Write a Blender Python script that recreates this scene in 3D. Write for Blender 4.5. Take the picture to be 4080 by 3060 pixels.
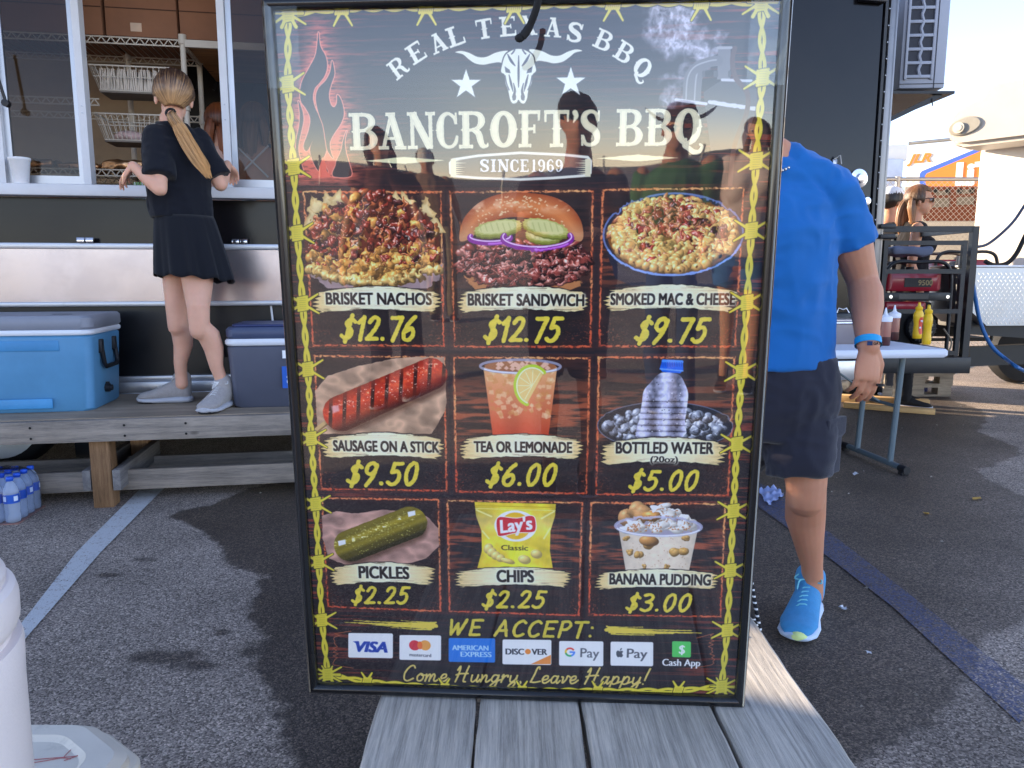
import bpy, bmesh, math, random, numpy as np
from mathutils import Vector, Matrix, Euler
for o in list(bpy.data.objects): bpy.data.objects.remove(o)
SC_ = bpy.context.scene; COL = SC_.collection; PI = math.pi
random.seed(5)
# ------------------------------------------------------------------ camera
PITCH = math.radians(8.3); EYE = Vector((0,0,1.10)); FPX = 3000.0
cam = bpy.data.cameras.new('camera'); camo = bpy.data.objects.new('camera', cam); COL.objects.link(camo)
cam.sensor_width = 36; cam.lens = 36*FPX/4080; cam.clip_start = .05; cam.clip_end = 900
camo.location = EYE; camo.rotation_euler = (PI/2-PITCH, 0, 0); SC_.camera = camo
# ------------------------------------------------------------------ sky, sun, exposure
SUN = Vector((-.88,.45,.25)).normalized()
wd = bpy.data.worlds.new('World'); SC_.world = wd; wd.use_nodes = True
wn = wd.node_tree.nodes; wl_ = wd.node_tree.links; wn.clear()
sky = wn.new('ShaderNodeTexSky'); sky.sky_type = 'NISHITA'; sky.sun_disc = False
sky.sun_elevation = math.asin(SUN.z); sky.sun_rotation = math.atan2(SUN.x, SUN.y); sky.air_density = .6; sky.dust_density = .0; sky.ozone_density = 1.6
bg = wn.new('ShaderNodeBackground'); bg.inputs[1].default_value = .15; wo = wn.new('ShaderNodeOutputWorld')
wbm = wn.new('ShaderNodeMix'); wbm.data_type = 'RGBA'; wbm.blend_type = 'MULTIPLY'; wbm.inputs[0].default_value = 1; wbm.inputs[7].default_value = (1.26,.97,.85,1)   # the camera's white balance for open shade
wl_.new(sky.outputs[0], wbm.inputs[6]); wl_.new(wbm.outputs[2], bg.inputs[0]); wl_.new(bg.outputs[0], wo.inputs[0])
sl = bpy.data.lights.new('sun','SUN'); sl.energy = 3.2; sl.angle = math.radians(.5); sl.color = (1.0,.80,.56)
so = bpy.data.objects.new('sun', sl); COL.objects.link(so); so.rotation_euler = SUN.to_track_quat('Z','Y').to_euler(); so.location = (-6,3,8)
SC_.view_settings.view_transform = 'Standard'; SC_.view_settings.look = 'None'; SC_.view_settings.gamma = 1; SC_.view_settings.use_curve_mapping = False
SC_.view_settings.exposure = 2.4
# ------------------------------------------------------------------ helpers
_F = Vector((0,math.cos(PITCH),-math.sin(PITCH))); _U = Vector((0,math.sin(PITCH),math.cos(PITCH)))
def ray(x, y): return _F+Vector((1,0,0))*((x-2040)/FPX)+_U*((1530-y)/FPX)
def atz(x, y, z=0.0): r = ray(x,y); return EYE+r*((z-EYE.z)/r.z)
def aty(x, y, Y): r = ray(x,y); return EYE+r*(Y/r.y)
YAW = math.radians(10); WO = Vector((-2.0,4.26,0)); UX = Vector((math.cos(YAW),math.sin(YAW),0)); NX = Vector((-math.sin(YAW),math.cos(YAW),0))
def atw(x, y, v=0.0):
    """point on the food trailer's wall (v metres behind it), in the trailer's own coordinates"""
    r = ray(x,y); t = (v-(EYE-WO).dot(NX))/r.dot(NX); P = EYE+r*t; return Vector(((P-WO).dot(UX), v, P.z))
def w2(u, v, z): return WO+UX*u+NX*v+Vector((0,0,z))
def tag(o, label=None, cat=None, group=None, kind=None):
    if label: o['label'] = label
    if cat: o['category'] = cat
    if group: o['group'] = group
    if kind: o['kind'] = kind
    return o
def thing(name, label, cat, loc=(0,0,0), rz=0.0, group=None):
    o = bpy.data.objects.new(name, None); COL.objects.link(o); o.empty_display_size = .1
    o.location = loc; o.rotation_euler = (0,0,rz); return tag(o,label,cat,group)
def dup(o, parent=None):
    c = o.copy(); COL.objects.link(c); c.parent = parent
    for ch in list(o.children): dup(ch, c)
    return c
class MB:
    def __init__(s): s.v = []; s.f = []; s.uv = None; s.mi = []; s.cur = 0
    def add(s, V, F):
        o = len(s.v); s.v += [tuple(v) for v in V]; s.f += [tuple(i+o for i in f) for f in F]; s.mi += [s.cur]*len(F); return s
    def box(s, x0, x1, y0, y1, z0, z1, bev=0.0):
        if bev <= 0:
            V = [(x,y,z) for z in (z0,z1) for y in (y0,y1) for x in (x0,x1)]
            return s.add(V, [(0,2,3,1),(4,5,7,6),(0,1,5,4),(2,6,7,3),(0,4,6,2),(1,3,7,5)])
        bm = bmesh.new(); bmesh.ops.create_cube(bm, size=1)
        for v in bm.verts: v.co = Vector(((x0+x1)/2+v.co.x*(x1-x0),(y0+y1)/2+v.co.y*(y1-y0),(z0+z1)/2+v.co.z*(z1-z0)))
        bmesh.ops.bevel(bm, geom=bm.edges[:], offset=min(bev,.49*min(x1-x0,y1-y0,z1-z0)), segments=2, profile=.5, affect='EDGES')
        bm.verts.index_update(); s.add([v.co[:] for v in bm.verts], [[v.index for v in f.verts] for f in bm.faces]); bm.free(); return s
    def beam(s, a, b, w, h, up=(0,0,1), ext=0.0):
        a = Vector(a); b = Vector(b); d = (b-a).normalized(); a = a-d*ext; b = b+d*ext; up = Vector(up)
        if abs(d.dot(up)) > .98: up = Vector((0,1,0))
        sx = d.cross(up).normalized(); sy = sx.cross(d).normalized(); V = []
        for p in (a,b):
            for i,j in ((-1,-1),(1,-1),(1,1),(-1,1)): V.append(p+sx*(i*w/2)+sy*(j*h/2))
        return s.add(V, [(3,2,1,0),(4,5,6,7),(0,1,5,4),(1,2,6,5),(2,3,7,6),(3,0,4,7)])
    def tube(s, P, r, n=10, cap=True):
        P = [Vector(p) for p in P]; m = len(P); R = [r]*m if not hasattr(r,'__len__') else list(r); V = []; F = []
        ref = None
        for i,p in enumerate(P):
            d = (P[min(i+1,m-1)]-P[max(i-1,0)]).normalized()
            if ref is None: ref = d.orthogonal().normalized()
            ref = (ref-d*ref.dot(d)).normalized(); q = d.cross(ref)
            for k in range(n): a = 2*PI*k/n; V.append(p+(ref*math.cos(a)+q*math.sin(a))*R[i])
        for i in range(m-1):
            for k in range(n): F.append((i*n+k, i*n+(k+1)%n, (i+1)*n+(k+1)%n, (i+1)*n+k))
        if cap: F.append(tuple(reversed(range(n)))); F.append(tuple((m-1)*n+k for k in range(n)))
        return s.add(V,F)
    def lathe(s, prof, n=28, c=(0,0,0), ax='z', cap=True):
        V = []; F = []; m = len(prof)
        for r,z in prof:
            for k in range(n):
                a = 2*PI*k/n; x,y = r*math.cos(a), r*math.sin(a)
                p = (x,y,z) if ax == 'z' else ((x,z,y) if ax == 'y' else (z,x,y)); V.append((p[0]+c[0],p[1]+c[1],p[2]+c[2]))
        for i in range(m-1):
            for k in range(n): F.append((i*n+k, i*n+(k+1)%n, (i+1)*n+(k+1)%n, (i+1)*n+k))
        if cap: F.append(tuple(reversed(range(n)))); F.append(tuple((m-1)*n+k for k in range(n)))
        return s.add(V,F)
    def loft(s, secs, n=24, cap=True):
        """secs: (centre, rx, ry[, rotation about z[, axis x vector, axis y vector]])"""
        V = []; F = []; m = len(secs)
        for sc in secs:
            c = Vector(sc[0]); rx, ry = sc[1], sc[2]; rz = sc[3] if len(sc) > 3 and sc[3] is not None else 0
            ax = Vector(sc[4]) if len(sc) > 4 else Vector((math.cos(rz),math.sin(rz),0)); ay = Vector(sc[5]) if len(sc) > 5 else Vector((-math.sin(rz),math.cos(rz),0))
            for k in range(n): a = 2*PI*k/n; V.append(c+ax*(rx*math.cos(a))+ay*(ry*math.sin(a)))
        for i in range(m-1):
            for k in range(n): F.append((i*n+k, i*n+(k+1)%n, (i+1)*n+(k+1)%n, (i+1)*n+k))
        if cap: F.append(tuple(reversed(range(n)))); F.append(tuple((m-1)*n+k for k in range(n)))
        return s.add(V,F)
    def limb(s, pts, n=16):
        """pts: (point, radius[, flatten]) -> rounded tapered limb with closed ends"""
        P = [Vector(p[0]) for p in pts]; R = [p[1] for p in pts]; P2 = []; R2 = []
        d0 = (P[0]-P[1]).normalized(); d1 = (P[-1]-P[-2]).normalized()
        for a in (80,55,25): P2.append(P[0]+d0*R[0]*math.sin(math.radians(a))); R2.append(R[0]*math.cos(math.radians(a)))
        P2 += P; R2 += R
        for a in (25,55,80): P2.append(P[-1]+d1*R[-1]*math.sin(math.radians(a))); R2.append(R[-1]*math.cos(math.radians(a)))
        return s.tube(P2,R2,n)
    def ell(s, c, rx, ry, rz, n=20, m=12, rot=None):
        c = Vector(c); V = []; F = []
        for i in range(m+1):
            t = PI*(i+.02*(i==0)-.02*(i==m))/m
            for k in range(n):
                a = 2*PI*k/n; q = Vector((rx*math.sin(t)*math.cos(a), ry*math.sin(t)*math.sin(a), -rz*math.cos(t)))
                if rot is not None: q = rot@q
                V.append(c+q)
        for i in range(m):
            for k in range(n): F.append((i*n+k, i*n+(k+1)%n, (i+1)*n+(k+1)%n, (i+1)*n+k))
        F.append(tuple(reversed(range(n)))); F.append(tuple(m*n+k for k in range(n)))
        return s.add(V,F)
    def prism(s, P, z0, z1):
        n = len(P); V = [(p[0],p[1],z0) for p in P]+[(p[0],p[1],z1) for p in P]
        return s.add(V,[tuple(reversed(range(n))),tuple(range(n,2*n))]+[(i,(i+1)%n,(i+1)%n+n,i+n) for i in range(n)])
    def mesh(s, name, m):
        me = bpy.data.meshes.new(name); me.from_pydata(s.v,[],s.f); 
        for q in (m if isinstance(m,(list,tuple)) else [m]): me.materials.append(q)
        if any(s.mi): me.polygons.foreach_set('material_index', s.mi)
        me.update(); return me
    def build(s, name, m, parent=None, smooth=0.0, loc=None):
        me = s.mesh(name, m); return link(name, me, parent, smooth, loc)
def link(name, me, parent=None, smooth=0.0, loc=None):
    if smooth:
        me.polygons.foreach_set('use_smooth',[True]*len(me.polygons))
        if smooth < 3:
            bm = bmesh.new(); bm.from_mesh(me)
            for e in bm.edges:
                if len(e.link_faces) == 2 and e.calc_face_angle(0) > smooth: e.smooth = False
            bm.to_mesh(me); bm.free()
    o = bpy.data.objects.new(name, me); COL.objects.link(o)
    if parent: o.parent = parent
    if loc: o.location = loc
    return o
def bezpath(P, k=8): 
    A = np.array([tuple(p) for p in P],float); n = len(A); out = []
    for i in range(n-1):
        p0,p1,p2,p3 = A[max(i-1,0)],A[i],A[i+1],A[min(i+2,n-1)]
        for j in range(k): t = j/k; out.append(.5*((2*p1)+(-p0+p2)*t+(2*p0-5*p1+4*p2-p3)*t*t+(-p0+3*p1-3*p2+p3)*t**3))
    out.append(A[-1]); return [Vector(o) for o in out]
# ------------------------------------------------------------------ materials
def srgb(r, g, b): return tuple((c/255/12.92 if c/255 <= .04045 else ((c/255+.055)/1.055)**2.4) for c in (r,g,b))+(1,)
def mat(name, col, rough=.6, metal=0.0, var=.12, vs=6.0, bump=0.0, bs=60.0, spec=.5, coat=0.0, trans=0.0, ior=1.45, alpha=1.0, dirt=None, stretch=(1,1,1), sheen=0.0, croug=.05, sss=0.0):
    m = bpy.data.materials.new(name); m.use_nodes = True; nt = m.node_tree; N = nt.nodes; L = nt.links; b = N['Principled BSDF']
    c = col if len(col) == 4 else tuple(col)+(1,)
    b.inputs['Roughness'].default_value = rough; b.inputs['Metallic'].default_value = metal; b.inputs['Specular IOR Level'].default_value = spec
    b.inputs['Coat Weight'].default_value = coat; b.inputs['Coat Roughness'].default_value = croug; b.inputs['Transmission Weight'].default_value = trans; b.inputs['IOR'].default_value = ior; b.inputs['Alpha'].default_value = alpha
    b.inputs['Sheen Weight'].default_value = sheen
    if sss: b.inputs['Subsurface Weight'].default_value = sss; b.inputs['Subsurface Radius'].default_value = (.012,.005,.003); b.inputs['Subsurface Scale'].default_value = 1.0
    tc = N.new('ShaderNodeTexCoord'); mp = N.new('ShaderNodeMapping'); mp.inputs['Scale'].default_value = stretch; L.new(tc.outputs['Object'],mp.inputs[0])
    n1 = N.new('ShaderNodeTexNoise'); n1.inputs['Scale'].default_value = vs; n1.inputs['Detail'].default_value = 6; n1.inputs['Roughness'].default_value = .65; L.new(mp.outputs[0],n1.inputs[0])
    mr = N.new('ShaderNodeMapRange'); mr.inputs[1].default_value = .3; mr.inputs[2].default_value = .7; mr.inputs[3].default_value = 1-var; mr.inputs[4].default_value = 1+var; L.new(n1.outputs[0],mr.inputs[0])
    mx = N.new('ShaderNodeMix'); mx.data_type = 'RGBA'; mx.blend_type = 'MULTIPLY'; mx.inputs[0].default_value = 1; mx.inputs[6].default_value = c; L.new(mr.outputs[0],mx.inputs[7])
    out = mx.outputs[2]
    if dirt:
        n2 = N.new('ShaderNodeTexNoise'); n2.inputs['Scale'].default_value = dirt[1]; n2.inputs['Detail'].default_value = 8; n2.inputs['Roughness'].default_value = .7; L.new(mp.outputs[0],n2.inputs[0])
        m2 = N.new('ShaderNodeMapRange'); m2.inputs[1].default_value = dirt[2]; m2.inputs[2].default_value = dirt[2]+.14; m2.inputs[4].default_value = dirt[3]; L.new(n2.outputs[0],m2.inputs[0])
        mm = N.new('ShaderNodeMix'); mm.data_type = 'RGBA'; mm.inputs[7].default_value = tuple(dirt[0])[:3]+(1,); L.new(m2.outputs[0],mm.inputs[0]); L.new(out,mm.inputs[6]); out = mm.outputs[2]
    L.new(out,b.inputs['Base Color'])
    rr = N.new('ShaderNodeMapRange'); rr.inputs[3].default_value = max(.02,rough-.08*(rough > .12)); rr.inputs[4].default_value = min(1,rough+.1*(rough > .12)+.01); L.new(n1.outputs[0],rr.inputs[0]); L.new(rr.outputs[0],b.inputs['Roughness'])
    if bump:
        n3 = N.new('ShaderNodeTexNoise'); n3.inputs['Scale'].default_value = bs; n3.inputs['Detail'].default_value = 4; L.new(mp.outputs[0],n3.inputs[0])
        bp = N.new('ShaderNodeBump'); bp.inputs['Strength'].default_value = bump; bp.inputs['Distance'].default_value = .004; L.new(n3.outputs[0],bp.inputs['Height']); L.new(bp.outputs[0],b.inputs['Normal'])
    return m
def wood(name, c1, c2, ax='x', ringy=1.0, rough=.8, sc=1.0, knots=True):
    m = bpy.data.materials.new(name); m.use_nodes = True; nt = m.node_tree; N = nt.nodes; L = nt.links; b = N['Principled BSDF']; b.inputs['Roughness'].default_value = rough; b.inputs['Specular IOR Level'].default_value = .3
    tc = N.new('ShaderNodeTexCoord'); oi = N.new('ShaderNodeObjectInfo'); ad = N.new('ShaderNodeVectorMath'); ad.operation = 'MULTIPLY_ADD'; ad.inputs[1].default_value = (1,1,1)
    cb = N.new('ShaderNodeCombineXYZ'); ml = N.new('ShaderNodeMath'); ml.operation = 'MULTIPLY'; ml.inputs[1].default_value = 37; L.new(oi.outputs['Random'],ml.inputs[0])
    for i in range(3): L.new(ml.outputs[0],cb.inputs[i])
    L.new(tc.outputs['Object'],ad.inputs[0]); L.new(cb.outputs[0],ad.inputs[2])
    mp = N.new('ShaderNodeMapping'); s = {'x':(.035,1,1),'y':(1,.035,1),'z':(1,1,.035)}[ax]; mp.inputs['Scale'].default_value = [q*sc for q in s]; L.new(ad.outputs[0],mp.inputs[0])
    n0 = N.new('ShaderNodeTexNoise'); n0.inputs['Scale'].default_value = 9; n0.inputs['Detail'].default_value = 3; L.new(mp.outputs[0],n0.inputs[0])
    n1 = N.new('ShaderNodeTexNoise'); n1.inputs['Scale'].default_value = 330; n1.inputs['Detail'].default_value = 8; n1.inputs['Roughness'].default_value = .8; L.new(mp.outputs[0],n1.inputs[0])
    w = N.new('ShaderNodeMath'); w.operation = 'MULTIPLY'; w.inputs[1].default_value = 62*ringy; L.new(n0.outputs[0],w.inputs[0]); sn = N.new('ShaderNodeMath'); sn.operation = 'SINE'; L.new(w.outputs[0],sn.inputs[0])
    mr = N.new('ShaderNodeMapRange'); mr.inputs[1].default_value = -1; L.new(sn.outputs[0],mr.inputs[0])
    a = N.new('ShaderNodeMath'); a.operation = 'MULTIPLY_ADD'; a.inputs[1].default_value = .26; L.new(mr.outputs[0],a.inputs[0]); h = N.new('ShaderNodeMath'); h.operation = 'MULTIPLY_ADD'; h.inputs[1].default_value = 1.9; h.inputs[2].default_value = -.55; L.new(n1.outputs[0],h.inputs[0]); L.new(h.outputs[0],a.inputs[2])
    cr = N.new('ShaderNodeValToRGB'); cr.color_ramp.elements[0].position = .1; cr.color_ramp.elements[0].color = tuple(c1)[:3]+(1,); cr.color_ramp.elements[1].position = .8; cr.color_ramp.elements[1].color = tuple(c2)[:3]+(1,); L.new(a.outputs[0],cr.inputs[0])
    out = cr.outputs[0]
    n4 = N.new('ShaderNodeTexNoise'); n4.inputs['Scale'].default_value = 3.2; n4.inputs['Detail'].default_value = 6; L.new(ad.outputs[0],n4.inputs[0]); m4 = N.new('ShaderNodeMapRange'); m4.inputs[1].default_value = .3; m4.inputs[2].default_value = .7; m4.inputs[3].default_value = .72; m4.inputs[4].default_value = 1.18; L.new(n4.outputs[0],m4.inputs[0])
    mx = N.new('ShaderNodeMix'); mx.data_type = 'RGBA'; mx.blend_type = 'MULTIPLY'; mx.inputs[0].default_value = 1; L.new(out,mx.inputs[6]); L.new(m4.outputs[0],mx.inputs[7]); out = mx.outputs[2]
    if knots:
        mk = N.new('ShaderNodeMapping'); mk.inputs['Scale'].default_value = {'x':(.45,1,1),'y':(1,.45,1),'z':(1,1,.45)}[ax]; L.new(ad.outputs[0],mk.inputs[0])
        vo = N.new('ShaderNodeTexVoronoi'); vo.inputs['Scale'].default_value = 5.5; L.new(mk.outputs[0],vo.inputs[0]); mk2 = N.new('ShaderNodeMapRange'); mk2.inputs[1].default_value = .05; mk2.inputs[2].default_value = .085; mk2.inputs[3].default_value = .75; mk2.inputs[4].default_value = 0; L.new(vo.outputs['Distance'],mk2.inputs[0])
        m5 = N.new('ShaderNodeMix'); m5.data_type = 'RGBA'; m5.inputs[7].default_value = (c1[0]*.35,c1[1]*.3,c1[2]*.28,1); L.new(mk2.outputs[0],m5.inputs[0]); L.new(out,m5.inputs[6]); out = m5.outputs[2]
    L.new(out,b.inputs['Base Color'])
    bp = N.new('ShaderNodeBump'); bp.inputs['Strength'].default_value = .5; bp.inputs['Distance'].default_value = .002; L.new(a.outputs[0],bp.inputs['Height']); L.new(bp.outputs[0],b.inputs['Normal'])
    return m
def schlick(N, L, ior):
    """two-sided Fresnel (the Fresnel node turns into total reflection on the back of a thin sheet)"""
    f0 = ((ior-1)/(ior+1))**2; lw = N.new('ShaderNodeLayerWeight'); lw.inputs[0].default_value = .5; p = N.new('ShaderNodeMath'); p.operation = 'POWER'; p.inputs[1].default_value = 5; L.new(lw.outputs['Facing'],p.inputs[0])
    m = N.new('ShaderNodeMath'); m.operation = 'MULTIPLY_ADD'; m.inputs[1].default_value = 1-f0; m.inputs[2].default_value = f0; L.new(p.outputs[0],m.inputs[0]); return m.outputs[0]
def glass(name, col=(1,1,1), rough=.02, tint=.0, ior=1.45):
    m = bpy.data.materials.new(name); m.use_nodes = True; N = m.node_tree.nodes; L = m.node_tree.links; N.remove(N['Principled BSDF']); o = N['Material Output']
    t = N.new('ShaderNodeBsdfTransparent'); t.inputs[0].default_value = tuple(col)[:3]+(1,); g = N.new('ShaderNodeBsdfGlossy'); g.inputs['Roughness'].default_value = rough
    mx = N.new('ShaderNodeMixShader'); L.new(schlick(N,L,ior),mx.inputs[0]); L.new(t.outputs[0],mx.inputs[1]); L.new(g.outputs[0],mx.inputs[2]); L.new(mx.outputs[0],o.inputs[0])
    return m
def text_obj(s, size, m, parent, loc, rot, name='lettering', ext=.0006, sx=1.0, bold=0.0, align='CENTER', font=None, shear=0.0):
    cu = bpy.data.curves.new(name,'FONT'); cu.body = s; cu.size = size; cu.extrude = ext; cu.offset = bold; cu.align_x = align; cu.shear = shear; cu.resolution_u = 3
    ob = bpy.data.objects.new(name, cu); COL.objects.link(ob); dg = bpy.context.evaluated_depsgraph_get(); me = bpy.data.meshes.new_from_object(ob.evaluated_get(dg)); bpy.data.objects.remove(ob)
    me.materials.clear(); me.materials.append(m)
    for v in me.vertices: v.co.x *= sx
    o = bpy.data.objects.new(name, me); COL.objects.link(o); o.parent = parent; o.location = loc; o.rotation_euler = rot; return o
def remesh(mb, vox, smooth=3, fac=.5, wr=None, adapt=0.0, dec=0.0):
    """fuse overlapping closed pieces into one skin, optionally wrinkled"""
    me = mb.mesh('skin', []) if False else bpy.data.meshes.new('skin'); 
    me.from_pydata(mb.v,[],mb.f); me.update(); ob = bpy.data.objects.new('skin', me); COL.objects.link(ob)
    r = ob.modifiers.new('r','REMESH'); r.mode = 'VOXEL'; r.voxel_size = vox; r.adaptivity = adapt
    if smooth: sm = ob.modifiers.new('s','SMOOTH'); sm.factor = fac; sm.iterations = smooth
    dg = bpy.context.evaluated_depsgraph_get(); out = bpy.data.meshes.new_from_object(ob.evaluated_get(dg)); bpy.data.objects.remove(ob)
    if wr:
        n = len(out.vertices); co = np.empty(n*3); no = np.empty(n*3); out.vertices.foreach_get('co',co); out.vertices.foreach_get('normal',no); co = co.reshape(-1,3); no = no.reshape(-1,3)
        co += no*wr(co)[:,None]; out.vertices.foreach_set('co',co.ravel()); out.update()
    return out
def nz3(P, f, seed=0):
    """cheap smooth 3D value noise for arrays"""
    X = P*f+seed*17.3; i = np.floor(X).astype(np.int64); t = X-i; t = t*t*(3-2*t)
    def hsh(a,b,c): h = (a*374761393+b*668265263+c*2147483647)&0xffffffff; h = ((h^(h>>13))*1274126177)&0xffffffff; return ((h^(h>>16))&0xffff)/65535.0
    o = 0
    for dx in (0,1):
        for dy in (0,1):
            for dz in (0,1):
                w = (t[:,0] if dx else 1-t[:,0])*(t[:,1] if dy else 1-t[:,1])*(t[:,2] if dz else 1-t[:,2]); o = o+w*hsh(i[:,0]+dx,i[:,1]+dy,i[:,2]+dz)
    return o
# ------------------------------------------------------------------ printed artwork (flat print, painted with numpy)
PW, PH = 1200, 1790
_src = [(1040,-2),(3152,-48),(2968,2807),(1241,2750)]
def homog(src, dst):
    A = []
    for (x,y),(u,v) in zip(src,dst):
        A.append([x,y,1,0,0,0,-u*x,-u*y,-u]); A.append([0,0,0,x,y,1,-v*x,-v*y,-v])
    return np.linalg.svd(np.array(A,float))[2][-1].reshape(3,3)
HP = homog(_src, [(0,0),(PW,0),(PW,PH),(0,PH)])
def Q(x, y):
    w = HP @ np.array([x,y,1.0]); return np.array([w[0]/w[2], w[1]/w[2]])
def QS(pts): return np.array([Q(*p[:2]) for p in pts])
rng = np.random.default_rng(7)
def up(g, h, w):
    gh, gw = g.shape
    ys = np.linspace(0, gh-1.001, h); xs = np.linspace(0, gw-1.001, w)
    y0 = ys.astype(int); x0 = xs.astype(int); fy = ys-y0; fx = xs-x0
    fy = fy*fy*(3-2*fy); fx = fx*fx*(3-2*fx)
    a = g[y0]*(1-fy)[:,None] + g[y0+1]*fy[:,None]
    return a[:,x0]*(1-fx) + a[:,x0+1]*fx
def noise(h, w, cy, cx, octv=3, r=None):
    r = r or rng; out = np.zeros((h,w)); amp = 1.0; tot = 0
    for o in range(octv):
        out += amp*up(r.random((max(2,int(h/cy)+2), max(2,int(w/cx)+2))), h, w); tot += amp; amp *= .55; cy = max(1.0,cy/2); cx = max(1.0,cx/2)
    return out/tot
class Canvas:
    def __init__(s, w, h, bg): s.w, s.h = w, h; s.a = np.ones((h,w,3))*np.array(bg)/255.0
    def box(s, x0, y0, x1, y1):
        x0 = int(max(0, np.floor(x0))); y0 = int(max(0, np.floor(y0))); x1 = int(min(s.w, np.ceil(x1))); y1 = int(min(s.h, np.ceil(y1)))
        if x1 <= x0 or y1 <= y0: return None
        Y, X = np.mgrid[y0:y1, x0:x1].astype(float); return x0, y0, x1, y1, X+.5, Y+.5
    def put(s, b, m, col):
        x0,y0,x1,y1 = b[:4]; m = np.clip(m,0,1)[...,None]
        c = np.asarray(col,float)/255.0
        s.a[y0:y1,x0:x1] = s.a[y0:y1,x0:x1]*(1-m) + c*m
def sd_poly(P, X, Y):
    P = np.asarray(P,float); n = len(P); d = np.full(X.shape, 1e18); ins = np.zeros(X.shape, bool)
    for i in range(n):
        a = P[i]; b = P[(i+1)%n]; e = b-a
        wx = X-a[0]; wy = Y-a[1]; t = np.clip((wx*e[0]+wy*e[1])/(e@e+1e-9),0,1)
        d = np.minimum(d, (wx-e[0]*t)**2+(wy-e[1]*t)**2)
        c = ((a[1] > Y) != (b[1] > Y))
        if a[1] != b[1]: ins ^= c & (X < (b[0]-a[0])*(Y-a[1])/(b[1]-a[1])+a[0])
    d = np.sqrt(d); return np.where(ins,-d,d)
def sd_caps(P, R, X, Y, d=None):
    if d is None: d = np.full(X.shape, 1e9)
    for i in range(len(P)-1):
        a = P[i]; b = P[i+1]; e = b-a; wx = X-a[0]; wy = Y-a[1]
        t = np.clip((wx*e[0]+wy*e[1])/(e@e+1e-9),0,1)
        d = np.minimum(d, np.sqrt((wx-e[0]*t)**2+(wy-e[1]*t)**2)-(R[i]*(1-t)+R[i+1]*t))
    return d
def sd_bar(a, b, r0, r1, X, Y):
    e = b-a; L = np.hypot(*e)+1e-9; u = e/L; n = np.array([-u[1],u[0]])
    return sd_poly([a+n*r0, b+n*r1, b-n*r1, a-n*r0], X, Y)
def crom(P, k=6, closed=False):
    P = np.asarray(P,float); n = len(P); out = []
    rngi = range(n) if closed else range(n-1)
    for i in rngi:
        if closed: p0,p1,p2,p3 = P[i-1],P[i],P[(i+1)%n],P[(i+2)%n]
        else: p0,p1,p2,p3 = P[max(i-1,0)],P[i],P[i+1],P[min(i+2,n-1)]
        for j in range(k):
            t = j/k; out.append(.5*((2*p1)+(-p0+p2)*t+(2*p0-5*p1+4*p2-p3)*t*t+(-p0+3*p1-3*p2+p3)*t**3))
    if not closed: out.append(P[-1])
    return np.array(out)
def poly(cv, P, col, soft=1.0, rough=0, grow=0, closed_smooth=0, seed=None, op=1.0):
    P = np.asarray(P,float)
    if closed_smooth: P = crom(P, closed_smooth, True)
    pad = 4+soft+abs(grow)+rough*2
    b = cv.box(P[:,0].min()-pad, P[:,1].min()-pad, P[:,0].max()+pad, P[:,1].max()+pad)
    if b is None: return
    d = sd_poly(P, b[4], b[5]) - grow
    if rough: d = d + (noise(d.shape[0], d.shape[1], 5, 9, 2)-.5)*2*rough
    cv.put(b, (.5 - d/soft)*op if soft <= 1.5 else op*np.clip(.5-d/soft,0,1), col)
def line(cv, P, R, col, soft=1.0, rough=0, smooth=0, op=1.0, closed=False):
    P = np.asarray(P,float)
    R = np.full(len(P), R, float) if np.isscalar(R) else np.asarray(R,float)
    if smooth:
        PR = crom(np.c_[P,R], smooth, closed); P, R = PR[:,:2], PR[:,2]
    if closed: P = np.vstack([P,P[:1]]); R = np.r_[R,R[:1]]
    pad = R.max()+3+soft+rough*2
    b = cv.box(P[:,0].min()-pad, P[:,1].min()-pad, P[:,0].max()+pad, P[:,1].max()+pad)
    if b is None: return
    d = sd_caps(P, R, b[4], b[5])
    if rough: d = d + (noise(d.shape[0], d.shape[1], 4, 8, 2)-.5)*2*rough
    cv.put(b, op*np.clip(.5-d/soft,0,1), col)
def glow(cv, P, R, col, op=.8):
    P = np.asarray(P,float); b = cv.box(P[:,0].min()-R*3, P[:,1].min()-R*3, P[:,0].max()+R*3, P[:,1].max()+R*3)
    if b is None: return
    d = sd_poly(P, b[4], b[5]) if len(P) > 2 else sd_caps(P, np.zeros(len(P)), b[4], b[5])
    x0,y0,x1,y1 = b[:4]; m = (op*np.exp(-np.maximum(d,0)/R))[...,None]*(np.asarray(col)/255.0)
    cv.a[y0:y1,x0:x1] = 1-(1-cv.a[y0:y1,x0:x1])*(1-m)
def blob(cv, cx, cy, rx, ry, ang, col, spec=.6, dark=.25, hi=(255,245,230), hole=0, op=1.0):
    R = max(rx,ry)+2; b = cv.box(cx-R, cy-R, cx+R, cy+R)
    if b is None: return
    X = b[4]-cx; Y = b[5]-cy; c, s_ = math.cos(ang), math.sin(ang)
    U = (X*c+Y*s_)/rx; V = (-X*s_+Y*c)/ry; r2 = U*U+V*V
    nz = np.sqrt(np.clip(1-r2,0,1)); nx = U*c-V*s_; ny = U*s_+V*c
    dif = np.clip(-.45*nx-.6*ny+.66*nz,0,1); sp = np.clip(-.4*nx-.5*ny+.76*nz,0,1)**24
    C = np.asarray(col,float)*(dark+(1.15-dark)*dif)[...,None] + np.asarray(hi,float)*(spec*sp)[...,None]
    if hole:
        h = np.clip((hole-np.hypot(U-.1,V-.05))*min(rx,ry)/1.2,0,1)[...,None]; C = C*(1-h)+np.array([90,50,20.])*h
    m = np.clip((1-np.sqrt(r2))*min(rx,ry)+.5,0,1)*op
    cv.put(b, m, np.clip(C,0,255))

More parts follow.
